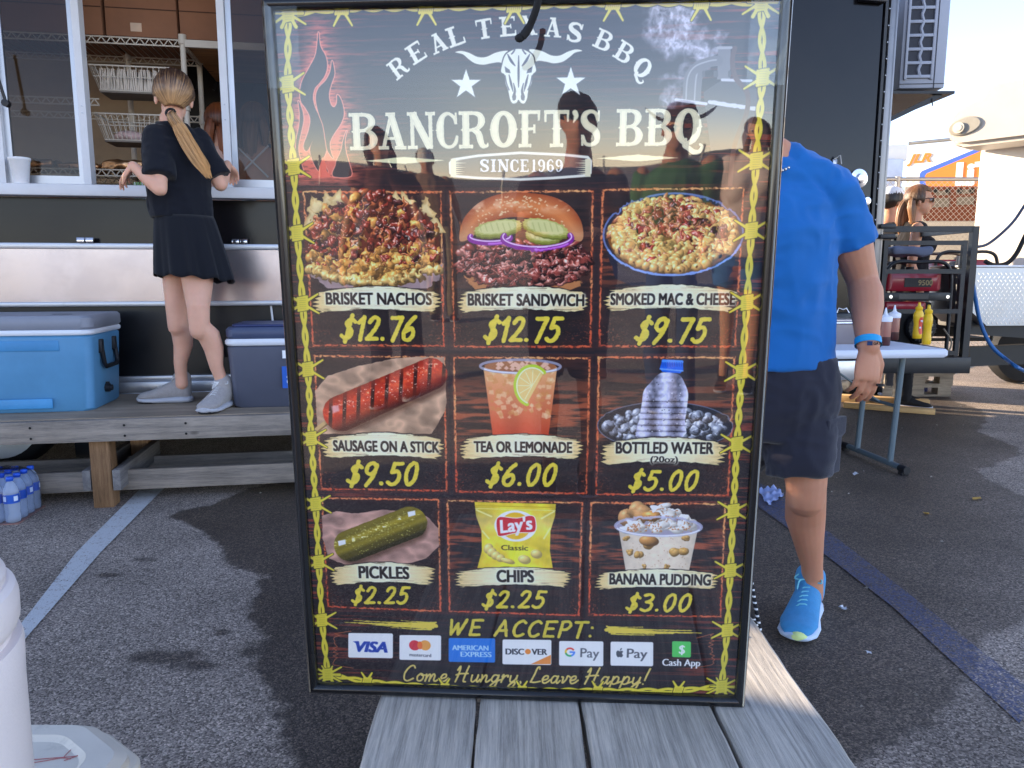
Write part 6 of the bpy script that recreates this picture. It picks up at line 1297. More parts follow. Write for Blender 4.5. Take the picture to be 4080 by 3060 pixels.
def hair_cap(root, c, R, k, m, down=.0, tiep=None, nm='hair', grow=1.0, line_=.35, back=.0):
    b = MB(); n, mm = 64, 34; V = []; F = []
    for i in range(mm+1):
        t = PI*i/mm
        for j in range(n):
            a = 2*PI*j/n; q = Vector((.083*grow*math.sin(t)*math.cos(a),.100*grow*math.sin(t)*math.sin(a),.100*grow*math.cos(t)))
            V.append(q)
    F = [(i*n+j,i*n+(j+1)%n,(i+1)*n+(j+1)%n,(i+1)*n+j) for i in range(mm) for j in range(n)]
    keep = []
    for f in F:
        q = sum((V[i] for i in f),Vector())/4
        face = q.y > .035-.0 and q.z < .055; low = q.z < -.066-down+ (.05 if q.y > -.02 else 0)*1.0
        if not face and not low and not (q.z < -.02-down and q.y > .0): keep.append(f)
    V = [Vector((v.x*(1-.42*max(0,min(1,(-v.z-.02)/.07))),v.y,v.z)) for v in V]
    me = bpy.data.meshes.new(nm); me.from_pydata([tuple(Vector(c)+R@(v*k+Vector((0,-.014,.018))*k)) for v in V],[],keep); bm = bmesh.new(); bm.from_mesh(me); bmesh.ops.delete(bm,geom=[v for v in bm.verts if not v.link_faces],context='VERTS'); bmesh.ops.remove_doubles(bm,verts=bm.verts,dist=.0004); bm.to_mesh(me); bm.free()
    tp = Vector(tiep) if tiep is not None else Vector(c)+R@Vector((0,0,.12))
    ax = (Vector(c)-tp).normalized(); e1 = ax.orthogonal().normalized(); e2 = ax.cross(e1)
    def fn(p): d = p-tp; a = math.atan2(d.dot(e1),d.dot(e2)); return (a*16,math.cos(a)*3+5,min(1.0,max(0.0,1.15-d.length/.19)))
    # strands stand a little proud of the scalp
    n_ = len(me.vertices); 
    for v in me.vertices:
        a = fn(v.co)[0]; v.co += (v.co-Vector(c)).normalized()*(.0022*math.sin(a*2.3)+.0016*math.sin(a*5.1+1))
    set_strand(me,fn); me.materials.append(m); 
    ob = bpy.data.objects.new('tmp',me); COL.objects.link(ob); s_ = ob.modifiers.new('s','SOLIDIFY'); s_.thickness = .006; dg = bpy.context.evaluated_depsgraph_get(); me2 = bpy.data.meshes.new_from_object(ob.evaluated_get(dg)); bpy.data.objects.remove(ob); return link(nm,me2,root,3)
def tail(root, P, R, m, nm, n=40, flat=.55, seed=0, deep=.16):
    pts = bezpath(P,6); rr = np.interp(np.linspace(0,1,len(pts)),np.linspace(0,1,len(R)),R); V = []; F = []; S = []
    for i,p in enumerate(pts):
        d = (pts[min(i+1,len(pts)-1)]-pts[max(i-1,0)]).normalized(); sx = d.cross(Vector((0,1,0))).normalized(); sy = sx.cross(d)
        for k in range(n):
            a = 2*PI*k/n; q = 1+deep*math.sin(a*7+seed+i*.05)+deep*.6*math.sin(a*13+seed*2+i*.02); V.append(tuple(p+sx*(math.cos(a)*rr[i]*q)+sy*(math.sin(a)*rr[i]*q*flat))); S.append((a*9+seed,i*.10,min(1,.35+i/len(pts))))
    F = [(i*n+k,i*n+(k+1)%n,(i+1)*n+(k+1)%n,(i+1)*n+k) for i in range(len(pts)-1) for k in range(n)]+[tuple(range(n)),tuple(range((len(pts)-1)*n,len(pts)*n))]
    me = bpy.data.meshes.new(nm); me.from_pydata(V,[],F); at = me.attributes.new('strand','FLOAT_VECTOR','POINT'); at.data.foreach_set('vector',np.array(S,np.float32).ravel()); me.materials.append(m); return link(nm,me,root,3)
hair_cap(GR,hc,R_h,1.02,HB,.01,tie,grow=1.03)
tail(GR,[tie+V3(.0,.01,.005),tie+V3(.012,-.03,-.02),aty(722,520,3.70),aty(762,590,3.68),aty(805,660,3.68),aty(832,706,3.68)],[.017,.022,.026,.027,.022,.004],HB,'ponytail',48,.6)
b = MB(); r3 = random.Random(8)
for k in range(130):
    a = r3.uniform(0,6.28); o1, o2 = math.cos(a), math.sin(a); s1 = r3.uniform(.8,1.5); en = r3.uniform(.72,1.06)
    P = [tie+V3(.004*o1,-.012,.004*o2)]+[aty(x,y,Y-.012)+V3(o1*w*s1+r3.uniform(-.006,.006),o2*w*.5*s1-.004,0) for x,y,Y,w in ((722,520,3.70,.022),(762,590,3.68,.026),(805,660,3.68,.022))]+[aty(762+70*en,590+116*en,3.675)+V3(o1*.014,o2*.01,0)]
    b.tube(bezpath(P,4),[.0011]*16+[.0004],4,False)
b.build('loose_strands',mat('hair_strand',srgb(206,158,104),.4),GR,1)['kind'] = 'stuff'
tail(GR,[tie+V3(.0,.0,.0),aty(735,540,3.69),aty(790,620,3.675),aty(838,690,3.67)],[.01,.014,.016,.003],HB,'ponytail_lock',24,.7,2)
b = MB(); b.tube([tie+Vector((.021*math.cos(a),-.012+.004*math.sin(a),.019*math.sin(a))) for a in np.linspace(0,2*PI,18)],.006,8); b.build('hair_tie',M['rubber'],GR,1)
eyes(GR,hc,R_h)
SHG = cloth('grey_knit_shoe',srgb(158,152,150),.85,.3,.1,60,.5,700); SOLW = mat('pale_sole',srgb(176,178,186),.6,bump=.1); LACEW = mat('white_lace',srgb(196,196,198),.8)
tA = atz(650,1604,DZ); hA = Vector((anA.x+.026,anA.y+.03,DZ)); dA_ = (tA-hA); tA = hA+dA_.normalized()*.255
shoe(GR,hA,tA,None,1.14,SHG,SOLW,nm='shoe',lace=LACEW)
tB = atz(848,1640,DZ); hB = Vector((anB.x+.01,anB.y+.045,DZ)); tB = hB+(tB-hB).normalized()*.25
shoe(GR,hB,tB,None,1.14,SHG,SOLW,nm='shoe',lace=LACEW)
b = MB(); b.tube([anB+V3(0,0,-.055),anB+V3(0,0,-.012)],[.038,.035],18); b.build('sock',mat('white_sock',srgb(220,220,222),.9,bump=.3),GR,1)

# ---- man in the blue shirt behind the sign
MN = thing('person','man in a bright blue T-shirt and charcoal cargo shorts, head hidden behind the menu','person',(0,0,0))
Y0 = 2.25
nbm = aty(3064,660,Y0+.02); hcm = nbm+V3(-.13,-.02,.13)
Jm = dict(shL=aty(3326,776,Y0), elL=aty(3436,1115,Y0+.03), wrL=aty(3460,1378,Y0-.08), shR=aty(2848,748,Y0+.06), elR=aty(2790,1110,Y0+.1), wrR=aty(2830,1370,Y0-.05))
sdm = (Jm['shL']-Jm['shR']); sdm.z = 0; sdm.normalize(); frm = Vector((sdm.y,-sdm.x,0))
pvm = aty(3095,1530,Y0+.02); wam = aty(3085,1330,Y0+.02); chm = aty(3095,930,Y0+.02); shm = (Jm['shL']+Jm['shR'])/2
b = MB(); R_m = head(b,hcm,Vector((-.15,-1,-.05)),Vector((0,0,1)),1.03,nbm,.060)
b.loft([(pvm+V3(0,0,-.08),.155,.11,None,sdm,frm),(pvm,.165,.12,None,sdm,frm),(wam,.150,.115,None,sdm,frm),(chm,.165,.12,None,sdm,frm),(shm+V3(0,0,-.04),.175,.095,None,sdm,frm),(nbm+V3(0,0,-.01),.07,.06,None,sdm,frm)],24)
for s in 'LR':
    a_,e_,w_ = Jm['sh'+s],Jm['el'+s],Jm['wr'+s]; b.limb([(a_+V3(0,0,-.02),.050),(a_.lerp(e_,.3),.054),(a_.lerp(e_,.62),.060),(a_.lerp(e_,.84),.050),(e_,.046)],18); out_ = sdm*(.006 if s == 'L' else -.006); b.limb([(e_,.044),(e_.lerp(w_,.2)+out_,.049),(e_.lerp(w_,.42)+out_,.046),(e_.lerp(w_,.75),.036),(w_,.0315)],18)
b.limb([(nbm+V3(0,0,.03)+sdm*.02,.05),(nbm+sdm*.09+V3(0,0,-.045),.040),(Jm['shL']+V3(-.04,0,-.02),.042)],14)
b.limb([(nbm+V3(0,0,.03)-sdm*.02,.05),(nbm-sdm*.09+V3(0,0,-.045),.040),(Jm['shR']+V3(.04,0,-.02),.042)],14)
hand(b,Jm['wrL'],aty(3452,1545,Y0-.10)-Jm['wrL'],V3(.25,-.95,.1),-1,1.07,.42,.05,.2)
hand(b,Jm['wrR'],V3(0,-.1,-1),V3(-.4,-.9,0),1,1.05,.4)
hl, kl, al = aty(3192,1560,Y0+.02), aty(3212,1935,Y0-.02), aty(3238,2300,Y0+.07)
hr, kr, ar = aty(2990,1560,Y0+.02), aty(2940,1860,2.42), Vector((.72,2.78,.13))
for h_,k_,a_ in ((hl,kl,al),(hr,kr,ar)):
    cf = Vector((0,.028,0)); b.limb([(h_,.088),(h_.lerp(k_,.55),.076),(k_,.060),(k_+V3(0,0,-.04),.056)],18); b.limb([(k_+V3(0,0,.02),.058),(k_.lerp(a_,.18)+cf*.5,.060),(k_.lerp(a_,.36)+cf,.061),(k_.lerp(a_,.6)+cf*.5,.047),(k_.lerp(a_,.85),.034),(a_,.033),(a_+V3(0,0,-.06),.036)],20)
skin(MN,b,SK2,.0044,sm=3)
BLU = cloth('bright_blue_jersey',srgb(22,100,172),.75,.15,.06,10,.2,600); CHA = cloth('charcoal_short_cloth',srgb(38,39,52),.85,.25,.1)
b = MB()
b.loft([(aty(3080,1458,Y0+.02),.178,.138,None,sdm,frm),(aty(3082,1400,Y0+.02),.176,.136,None,sdm,frm),(aty(3088,1200,Y0+.02),.168,.130,None,sdm,frm),(chm,.176,.132,None,sdm,frm),(shm+V3(0,0,-.05),.188,.115,None,sdm,frm),(shm+V3(0,0,.02),.150,.085,None,sdm,frm),(nbm+V3(0,0,.012),.078,.07,None,sdm,frm)],34)
for s in 'LR':
    a_,e_ = Jm['sh'+s],Jm['el'+s]; d_ = (e_-a_).normalized(); b.tube([a_-d_*.05-(sdm if s=='L' else -sdm)*.02,a_-d_*.01,a_.lerp(e_,.3),a_.lerp(e_,.60)],[.055,.071,.074,.073],22)
    sg = 1 if s == 'L' else -1; b.limb([(nbm+sdm*sg*.05+V3(0,0,-.0),.055),(nbm+sdm*sg*.12+V3(0,0,-.035),.058),(a_+V3(0,0,-.005),.066)],16)
garment(MN,'t_shirt',b,BLU,.0078,wrinkle(.011,6.5,8,(1,1,.6)),3)
b = MB(); b.tube([nbm+V3(0,0,.012)+sdm*(.082*math.cos(a))+frm*(.078*math.sin(a))+V3(0,0,-.03*math.sin(a)) for a in np.linspace(0,2*PI,31)],.006,8); b.build('collar',BLU,MN,1)
b = MB()
for k in range(46): a = k/46*2*PI; p = nbm+V3(0,0,.034)+sdm*(.074*math.cos(a))+frm*(.074*math.sin(a)+.01)+V3(0,0,-.062*max(0,math.sin(a))); b.lathe([(.003,-.0035),(.0055,-.002),(.0055,.002),(.003,.0035)],8,p,'x')
tag(b.build('necklace',mat('silver_chain',srgb(210,206,200),.25,1.0),MN,1),kind='stuff')
b = MB(); kl2 = kl+V3(-.012,0,.035); kr2 = kr+V3(0,0,.03)
b.loft([(aty(3094,1420,Y0+.02),.168,.128,None,sdm,frm),(pvm,.182,.140,None,sdm,frm),(pvm+V3(0,0,-.07),.178,.136,None,sdm,frm),(pvm+V3(0,0,-.16),.15,.10,None,sdm,frm)],30)
b.tube([hl+V3(-.045,0,.10),hl+V3(-.022,0,-.02),hl.lerp(kl2,.45)+V3(-.013,0,0),kl2+V3(-.012,0,0)],[.09,.118,.108,.094],26); b.tube([hr+V3(.045,0,.10),hr+V3(.02,0,-.02),hr.lerp(kr2,.45),kr2],[.09,.118,.108,.094],26)
garment(MN,'cargo_shorts',b,CHA,.0078,wrinkle(.010,7,14,(1,1,.7)),3)
b = MB(); q = hl.lerp(kl2,.62)+V3(.068,-.05,0); rot_ = 0.7
def pocket(b, c, w, h, d, a): 
    ca, sa = math.cos(a), math.sin(a); V = [(x,y,z) for z in (-h/2,h/2) for y in (-d/2,d/2) for x in (-w/2,w/2)]; b.add([(c.x+x*ca-y*sa,c.y+x*sa+y*ca,c.z+z) for x,y,z in V],[(0,2,3,1),(4,5,7,6),(0,1,5,4),(2,6,7,3),(0,4,6,2),(1,3,7,5)])
pocket(b,q,.10,.17,.016,rot_); pocket(b,q+V3(.003,-.003,.062),.112,.055,.022,rot_); bm_ = remesh(b,.006,2); bm_.materials.append(CHA); link('cargo_pocket',bm_,MN,3)
b = MB(); dw = (Jm['wrL']-Jm['elL']).normalized(); sx1 = sdm; sy1 = dw.cross(sx1).normalized(); c_ = Jm['wrL']-dw*.012
b.loft([(c_-dw*.0105,.0365,.0345,None,sx1,sy1),(c_+dw*.0105,.0372,.0350,None,sx1,sy1)],28,False); b.build('wristband',mat('turquoise_band',srgb(26,150,206),.5),MN,1)
for ch_,dx,sz in (('GA AL',.016,.012),('',.0,.0)): 
    if ch_: text_obj(ch_,sz,M['rubber'],MN,c_+V3(dx-.004,-.0372,-.004),(PI/2,0,.3),'band_lettering',.0004,1,.0002)
b = MB(); pocket(b,c_+V3(-.012,-.0365,0),.014,.012,.002,-.25); b.build('band_print',mat('navy_ink',srgb(18,50,96),.6),MN)
nf = aty(3425,1512,Y0-.125); 
b = MB(); rg = Jm['wrL']+(aty(3452,1545,Y0-.10)-Jm['wrL']).normalized()*.112+V3(.034,-.012,.0); b.lathe([(.0098,-.003),(.0112,-.003),(.0112,.003),(.0098,.003)],18,(rg.x,rg.y,rg.z),cap=False); b.build('ring',M['blackmetal'],MN,1)
SHB = cloth('sky_blue_mesh_shoe',srgb(66,148,204),.75,.15,.08,50,.5,800); SOLB = mat('pale_blue_sole',srgb(188,206,232),.55); LIM = mat('lime_bumper',srgb(206,226,150),.6)
hh1 = Vector((al.x+.022,al.y+.055,0)); tt1 = atz(3190,2508,0.0); tt1 = hh1+(tt1-hh1).normalized()*.285
shoe(MN,hh1,tt1,None,1.14,SHB,SOLB,LIM,lace=mat('aqua_lace',srgb(120,200,216),.7),w=.050)
hh2 = Vector((ar.x,ar.y+.03,.02)); shoe(MN,hh2,hh2+V3(-.04,-.28,-.02),None,1.12,SHB,SOLB,LIM,lace=bpy.data.materials['aqua_lace'])
eyes(MN,hcm,R_m,1.03); DH = hairmat('dark_short_hair',srgb(30,24,22),srgb(70,56,48)); hair_cap(MN,hcm,R_m,1.03,DH,0,None,grow=1.0)

# ---- general standing figure
def figure(label, xy, H, yaw, top, bottom, hair, skinm=SK2, long=False, hat=None, group=None, arms='down', z0=0.0, sleeve=.5, shorts=None, shoes=None, female=False, ponytail=False, vox=.011, glasses=False, hatm=None, lean=0.0, facehi=False, long_hair=None):
    root = thing('person',label,'person',(xy[0],xy[1],z0),0,group); k = H/1.75; f = Vector((math.cos(yaw),math.sin(yaw),0)); r = Vector((f.y,-f.x,0)); u = V3(0,0,1)
    sw = (.165 if female else .195)*k; P = lambda x, y, z: r*(x*k)+f*(y*k)+u*(z*k)
    fr = lambda y: f*(y*k)
    nb_ = P(0,-.01+lean,1.455); hc_ = P(0,.02+lean,1.615); b = MB(); R = head(b,hc_,f+u*-.05,u,k*(.97 if female else 1.02),nb_,.048 if female else .058)
    J_ = {}
    for s in (-1,1):
        sh = P(s*(.15 if female else .178),lean*.8,1.40)
        if arms == 'phone': el = P(s*.22,.06,1.13); wr = P(s*.10,.30,1.19)
        elif arms == 'work': el = P(s*.22,.05,1.13); wr = P(s*.14,.26,1.10)
        elif arms == 'bent': el = P(s*.25,-.04,1.13); wr = P(s*.16,.18,1.22 if s > 0 else 1.0)
        else: el = P(s*.225,-.03,1.12); wr = P(s*.235,.06,.87)
        J_[s] = (sh,el,wr); a = .85 if female else 1.0
        b.limb([(sh,.052*k*a),(sh.lerp(el,.5),.047*k*a),(el,.039*k*a)],14); b.limb([(el,.039*k*a),(el.lerp(wr,.3),.041*k*a),(wr,.026*k*a)],14)
        hd = (wr-el).normalized(); hand(b,wr,hd,(r*s if arms == 'down' else u),(1 if arms == 'down' else -s)*(1 if arms != 'down' else s),k*.98*(.88 if female else 1),.45)
    W_ = (.115,.10,.135,.14) if female else (.14,.125,.155,.16)
    b.loft([(P(0,0,.86),.13*k,.10*k,None,r,f),(P(0,0,.95),W_[3]*k,.105*k,None,r,f),(P(0,lean*.3,1.10),W_[1]*k,.09*k,None,r,f),(P(0,.0+lean*.6,1.28),W_[2]*k,.105*k,None,r,f),(P(0,lean*.8,1.39),W_[2]*k,.08*k,None,r,f),(nb_,.05*k,.05*k,None,r,f)],22)
    if female: b.ell(P(.06,.085+lean*.6,1.27),.055*k,.05*k,.055*k,14,8); b.ell(P(-.06,.085+lean*.6,1.27),.055*k,.05*k,.055*k,14,8)
    for s in (-1,1):
        b.limb([(P(s*.085,0,.88),.082*k),(P(s*.09,.01,.68),.068*k),(P(s*.09,.015,.49),.050*k)],14); b.limb([(P(s*.09,.015,.50),.050*k),(P(s*.09,-.012,.36),.052*k),(P(s*.09,0,.2),.036*k),(P(s*.09,0,.06),.032*k)],14)
    skin(root,b,skinm,vox,sm=3)
    # garments
    b = MB(); b.loft([(P(0,0,.90),(W_[3]+.022)*k,.125*k,None,r,f),(P(0,.0,1.0),(W_[3]+.016)*k,.120*k,None,r,f),(P(0,lean*.4,1.12),(W_[1]+.024)*k,.112*k,None,r,f),(P(0,lean*.6,1.28),(W_[2]+.024)*k,.128*k,None,r,f),(P(0,lean*.8,1.39),(W_[2]+.02)*k,.098*k,None,r,f),(P(0,lean*.8,1.435),.11*k,.075*k,None,r,f),(nb_+u*-.005,.062*k,.06*k,None,r,f)],26)
    if female and sleeve == 0: pass
    if sleeve > 0:
        for s in (-1,1):
            sh,el,wr = J_[s]; 
            if sleeve < 1: b.tube([sh-(el-sh)*.08,sh,sh.lerp(el,sleeve)],[.052*k,.066*k,.066*k],16)
            else: b.tube([sh-(el-sh)*.08,sh,el],[.052*k,.064*k,.054*k],16); b.limb([(el,.052*k),(el.lerp(wr,.9),.038*k)],14)
    if female: b.ell(P(.06,.085+lean*.6,1.27),.066*k,.06*k,.066*k,14,8); b.ell(P(-.06,.085+lean*.6,1.27),.066*k,.06*k,.066*k,14,8)
    garment(root,'shirt',b,top,vox,wrinkle(.008,8,int(H*100)),2)
    b = MB(); b.loft([(P(0,0,1.0),(W_[3]+.012)*k,.118*k,None,r,f),(P(0,0,.90),(W_[3]+.02)*k,.125*k,None,r,f),(P(0,0,.82),(W_[3]+.014)*k,.115*k,None,r,f)],24)
    for s in (-1,1):
        if shorts: b.tube([P(s*.075,0,.90),P(s*.09,.01,.7),P(s*.092,.012,shorts)],[.09*k,.088*k,.080*k],18)
        else: b.tube([P(s*.075,0,.90),P(s*.09,.01,.66),P(s*.09,.015,.49),P(s*.09,-.005,.3),P(s*.09,0,.06)],[.09*k,.080*k,.066*k,.062*k,.056*k],18)
    garment(root,'trousers' if not shorts else 'shorts',b,bottom,vox,wrinkle(.007,9,int(H*77)),2)
    sm_ = shoes or M['rubber']
    for s in (-1,1):
        h = P(s*.09,-.06,0); t = P(s*.10,.20,0); shoe(root,h,t,None,k,sm_,SOLW)
    eyes(root,hc_,R,k)
    if hair: 
        hair_cap(root,hc_,R,k*(.97 if female else 1.02),hair,.02 if female else 0.0,None,grow=1.02)
        if long_hair or female:
            tail(root,[hc_-f*.06*k+u*.03*k,hc_-f*.10*k-u*.06*k,hc_-f*.115*k-u*.17*k,hc_-f*.10*k-u*.30*k],[.036*k,.048*k,.042*k,.014*k],hair,'long_hair',36,.5,1)
            for s in (-1,1): tail(root,[hc_+r*s*.055*k-f*.055*k+u*.03*k,hc_+r*s*.078*k-f*.06*k-u*.06*k,hc_+r*s*.08*k-f*.05*k-u*.2*k],[.02*k,.030*k,.008*k],hair,'hair_lock',20,.8,3)
    if hat == 'cap':
        b = MB(); b.loft([(hc_+u*.03*k-f*.012*k,.083*k,.102*k,None,r,f),(hc_+u*.075*k-f*.014*k,.081*k,.099*k,None,r,f),(hc_+u*.115*k-f*.015*k,.060*k,.075*k,None,r,f),(hc_+u*.132*k-f*.015*k,.02*k,.025*k,None,r,f)],26); cp = b.build('cap_crown',hatm,root,1)
        V = []; n = 14
        for z in (0,.006):
            for rr_ in (0,1):
                for i in range(n+1): a = -1.0+2.0*i/n; q = f*math.cos(a)+r*math.sin(a); V.append(hc_+u*(.032+z)*k-f*.012*k+f*math.cos(a)*(.097+.075*rr_*max(.2,math.cos(a*1.1)))*k+r*math.sin(a)*(.088+.01*rr_)*k-u*(.018*rr_*k+abs(math.sin(a))*.012*k*rr_))
        m_ = n+1; F = [(i,i+1,m_+i+1,m_+i) for i in range(n)]+[(2*m_+i,3*m_+i,3*m_+i+1,2*m_+i+1) for i in range(n)]+[(m_+i,m_+i+1,3*m_+i+1,3*m_+i) for i in range(n)]
        MB().add(V,F).build('cap_brim',hatm,root,1)
    if hat == 'cowboy':
        b = MB(); b.loft([(hc_+u*.045*k,.088*k,.108*k,None,r,f),(hc_+u*.10*k,.084*k,.104*k,None,r,f),(hc_+u*.155*k,.066*k,.094*k,None,r,f),(hc_+u*.168*k,.03*k,.06*k,None,r,f)],28); b.build('hat_crown',hatm,root,1)
        n = 40; V = []
        for z in (0,.005):
            for q_ in range(5):
                t = q_/4
                for i in range(n): a = 2*PI*i/n; rx = (.086+.10*t)*k; ry = (.106+.085*t)*k; V.append(hc_+r*rx*math.cos(a)+f*ry*math.sin(a)+u*(.047+z+.085*t*t*abs(math.cos(a))**2-.02*t*abs(math.sin(a))**3)*k)
        F = [(q_*n+i,q_*n+(i+1)%n,(q_+1)*n+(i+1)%n,(q_+1)*n+i) for q_ in range(4) for i in range(n)]; F += [tuple(reversed([x+5*n for x in f_])) for f_ in F]; F += [(4*n+i,4*n+(i+1)%n,9*n+(i+1)%n,9*n+i) for i in range(n)]
        MB().add(V,F).build('hat_brim',hatm,root,1)
        b = MB(); b.loft([(hc_+u*.047*k,.090*k,.110*k,None,r,f),(hc_+u*.068*k,.0885*k,.1085*k,None,r,f)],28,False); b.build('hat_band',M['rubber'],root,1)
    if glasses:
        b = MB()
        for s in (-1,1): b.ell(hc_+R@(Vector((s*.034,.088,.004))*k),.028*k,.006*k,.020*k,16,8,R)
        g_ = b.build('sunglass_lenses',mat('dark_lens',srgb(46,34,28),.06,spec=.8) if 'dark_lens' not in bpy.data.materials else bpy.data.materials['dark_lens'],root,1)
        b = MB(); b.tube([hc_+R@(Vector((-.01,.094,.01))*k),hc_+R@(Vector((.01,.094,.01))*k)],.003*k,8)
        for s in (-1,1): b.tube([hc_+R@(Vector((s*.062,.084,.012))*k),hc_+R@(Vector((s*.078,.04,.012))*k),hc_+R@(Vector((s*.078,-.01,.0))*k)],.0028*k,6)
        b.build('sunglass_frame',M['blackmetal'],root,1)
    return root
# reflection of a pixel in the glazing, dist metres along the unfolded ray
_pn = sy_.copy(); _p0 = base.copy()
def mirr(px, py, dist):
    r = ray(px,py).normalized(); P = EYE+r*dist; return P-_pn*(2*(P-_p0).dot(_pn))
C_ = lambda nm, c: cloth(nm,c)
BRH = hairmat('brown_hair',srgb(50,34,26),srgb(150,104,66)); RDH = hairmat('auburn_hair',srgb(66,34,22),srgb(160,90,50))
def behind(label, px, py, dist, **kw):
    p = mirr(px,py,dist); H = kw.pop('H',None) or (p.z/1.66*1.75); H = max(1.5,min(1.98,H)); return figure(label,(p.x,p.y),H,math.atan2(1.2-p.y,.1-p.x),**kw)
PG = behind('photographer in dark cap and dark shirt holding up a phone',2290,600,2.9,top=C_('dark_grey_shirt',srgb(42,36,46)),bottom=C_('navy_shorts_cloth',srgb(34,40,58)),hair=DH,hat='cap',hatm=C_('black_cap_cloth',srgb(26,24,30)),arms='phone',shorts=.5)
behind('man in brown cowboy hat and sunglasses watching from behind the photographer',2700,690,3.9,top=C_('green_shirt',srgb(70,112,70)),bottom=C_('jeans_blue',srgb(58,74,104)),hair=DH,hat='cowboy',hatm=C_('brown_felt',srgb(70,44,38)),glasses=True,arms='bent',sleeve=1)
behind('person with long dark hair and reddish top standing left behind the photographer',1525,600,4.2,top=C_('rust_top',srgb(96,52,44)),bottom=C_('dark_jeans',srgb(40,44,58)),hair=DH,female=True,skinm=SK3)
behind('man in pale cap and tan shirt farthest behind the photographer',1728,745,6.6,top=C_('tan_shirt',srgb(150,116,92)),bottom=C_('khaki_cloth',srgb(140,124,100)),hair=DH,hat='cap',hatm=C_('cream_cap',srgb(214,206,196)))
behind('woman in striped pale top and denim shorts right behind the photographer',2998,720,4.6,top=C_('striped_pale_top',srgb(214,190,178)),bottom=C_('denim',srgb(60,104,150)),hair=BRH,female=True,shorts=.62,skinm=SK3)
ph = thing('smartphone','black smartphone held up by the photographer','phone',(0,-.035,1.10)); MB().box(-.08,.08,-.006,.004,-.038,.038,.004).build('phone_body',M['blackmetal'],ph,.6)
# ---- workers inside the trailer
p = w2(atw(885,700,.5).x,.50,.53); figure('worker with auburn hair and pale pink shirt inside, behind the middle window',(p.x,p.y),1.62,YAW+PI/2+.5,C_('pale_pink_shirt',srgb(214,178,164)),C_('dark_trouser',srgb(34,34,40)),RDH,SK1,female=True,z0=.53,arms='work')
p = w2(atw(1010,450,.62).x,.62,.53); wk = figure('worker with bare tanned back and crossed pale straps behind the right window glass',(p.x,p.y),1.66,YAW+PI/2-.2,SK3,C_('dark_trouser2',srgb(34,34,40)),BRH,SK3,female=True,z0=.53,arms='work',sleeve=0)
b = MB(); o_ = Vector((p.x,p.y,0))-NX*.135
for sg in (-1,1): b.tube([o_+UX*(sg*.10)+V3(0,0,.53+1.36),o_+UX*(-sg*.09)+V3(0,0,.53+1.17)],.006,6)
o = b.build('crossed_strap',bpy.data.materials['white_sock'],wk,1); o.location = -wk.location
# ---- two people beyond the generators
wp = aty(3652,830,6.25); figure('woman with long brown hair and sunglasses in a black tank top beyond the generators',(wp.x,wp.y),1.83,-.38,C_('black_tank',srgb(22,20,24)),C_('black_trousers',srgb(24,24,28)),BRH,SK3,female=True,glasses=True,sleeve=0,vox=.008)
wp = aty(3548,830,6.9); figure('man in a white cap and black shirt beside the trailer corner',(wp.x,wp.y),1.88,.35,C_('black_tee',srgb(26,26,30)),C_('grey_trousers',srgb(60,60,66)),DH,SK3,hat='cap',hatm=C_('white_cap',srgb(226,226,230)),vox=.008)
# ------------------------------------------------------------------ coolers on the deck (deck coordinates)
def oncd(name, label, cat, u, v, z=DZ, rz=0.0, group=None): p = w2(u,v,z); return thing(name,label,cat,p,YAW+rz,group)
def inv(P): q = P-WO; return Vector((q.dot(UX),q.dot(NX),q.z))
def rbox(x0,x1,y0,y1,z0,z1,r,taper=0.0,n=6):
    """box with rounded vertical corners and slightly tapered walls"""
    m = MB(); secs = []
    def ringp(z, ins):
        P = []
        for cx,cy,a0 in ((x1-r-ins,y1-r-ins,0),(x0+r+ins,y1-r-ins,90),(x0+r+ins,y0+r+ins,180),(x1-r-ins,y0+r+ins,270)):
            for k in range(n+1): a = math.radians(a0+90*k/n); P.append((cx+r*math.cos(a),cy+r*math.sin(a),z))
        return P
    b_ = min(.012,(z1-z0)*.25); rings = [ringp(z0,taper+b_*.8),ringp(z0+b_,taper),ringp(z1-b_,0),ringp(z1,b_*.8)]; c = len(rings[0]); V = [p for r_ in rings for p in r_]
    F = [(i*c+k,i*c+(k+1)%c,(i+1)*c+(k+1)%c,(i+1)*c+k) for i in range(3) for k in range(c)]+[tuple(reversed(range(c))),tuple(range(3*c,4*c))]; return m.add(V,F)
blue = mat('blue_cooler_plastic',srgb(86,142,184),.45,var=.08,bump=.06,bs=300,dirt=(srgb(120,130,120),5,.68,.5)); greyl = mat('grey_cooler_lid',srgb(128,132,144),.45,var=.06,dirt=(srgb(100,100,108),4,.6,.4)); whp = mat('white_plastic',srgb(214,218,226),.45,var=.04); blkp = mat('black_plastic',srgb(22,24,30),.5,bump=.1)
fr_ = inv(atz(398,1640,DZ)); CB = oncd('cooler','big sky blue cooler with a grey lid on the deck left of the girl','cooler',fr_.x-.52,fr_.y+.005,group=None)
body = rbox(-.50,.50,0,.46,0,.375,.05,.018).build('cooler_body',blue,CB,.7)
b = MB(); b.box(-.44,.36,-.002,.006,.300,.350,.003); b.build('front_band',mat('blue_band',srgb(62,130,180),.5),body,.5)
for x0,x1 in ((-.5,-.30),(.0+.30,.30)): pass
rbox(-.508,.508,-.008,.468,.375,.400,.052).build('lid_rim',whp,CB,.7); lid = rbox(-.50,.51,-.006,.466,.400,.468,.05,0).build('lid',greyl,CB,.7)
b = MB(); b.lathe([(.045,.4692),(.034,.4685),(.03,.4672),(0,.4672)],24,(.33,.15,0),cap=False); b.build('cup_recess',mat('recess_grey',srgb(92,96,108),.6),lid,1)
b = MB(); b.box(-.33,-.20,-.012,.02,.372,.405,.004); b.build('lid_latch',greyl,lid,.5)
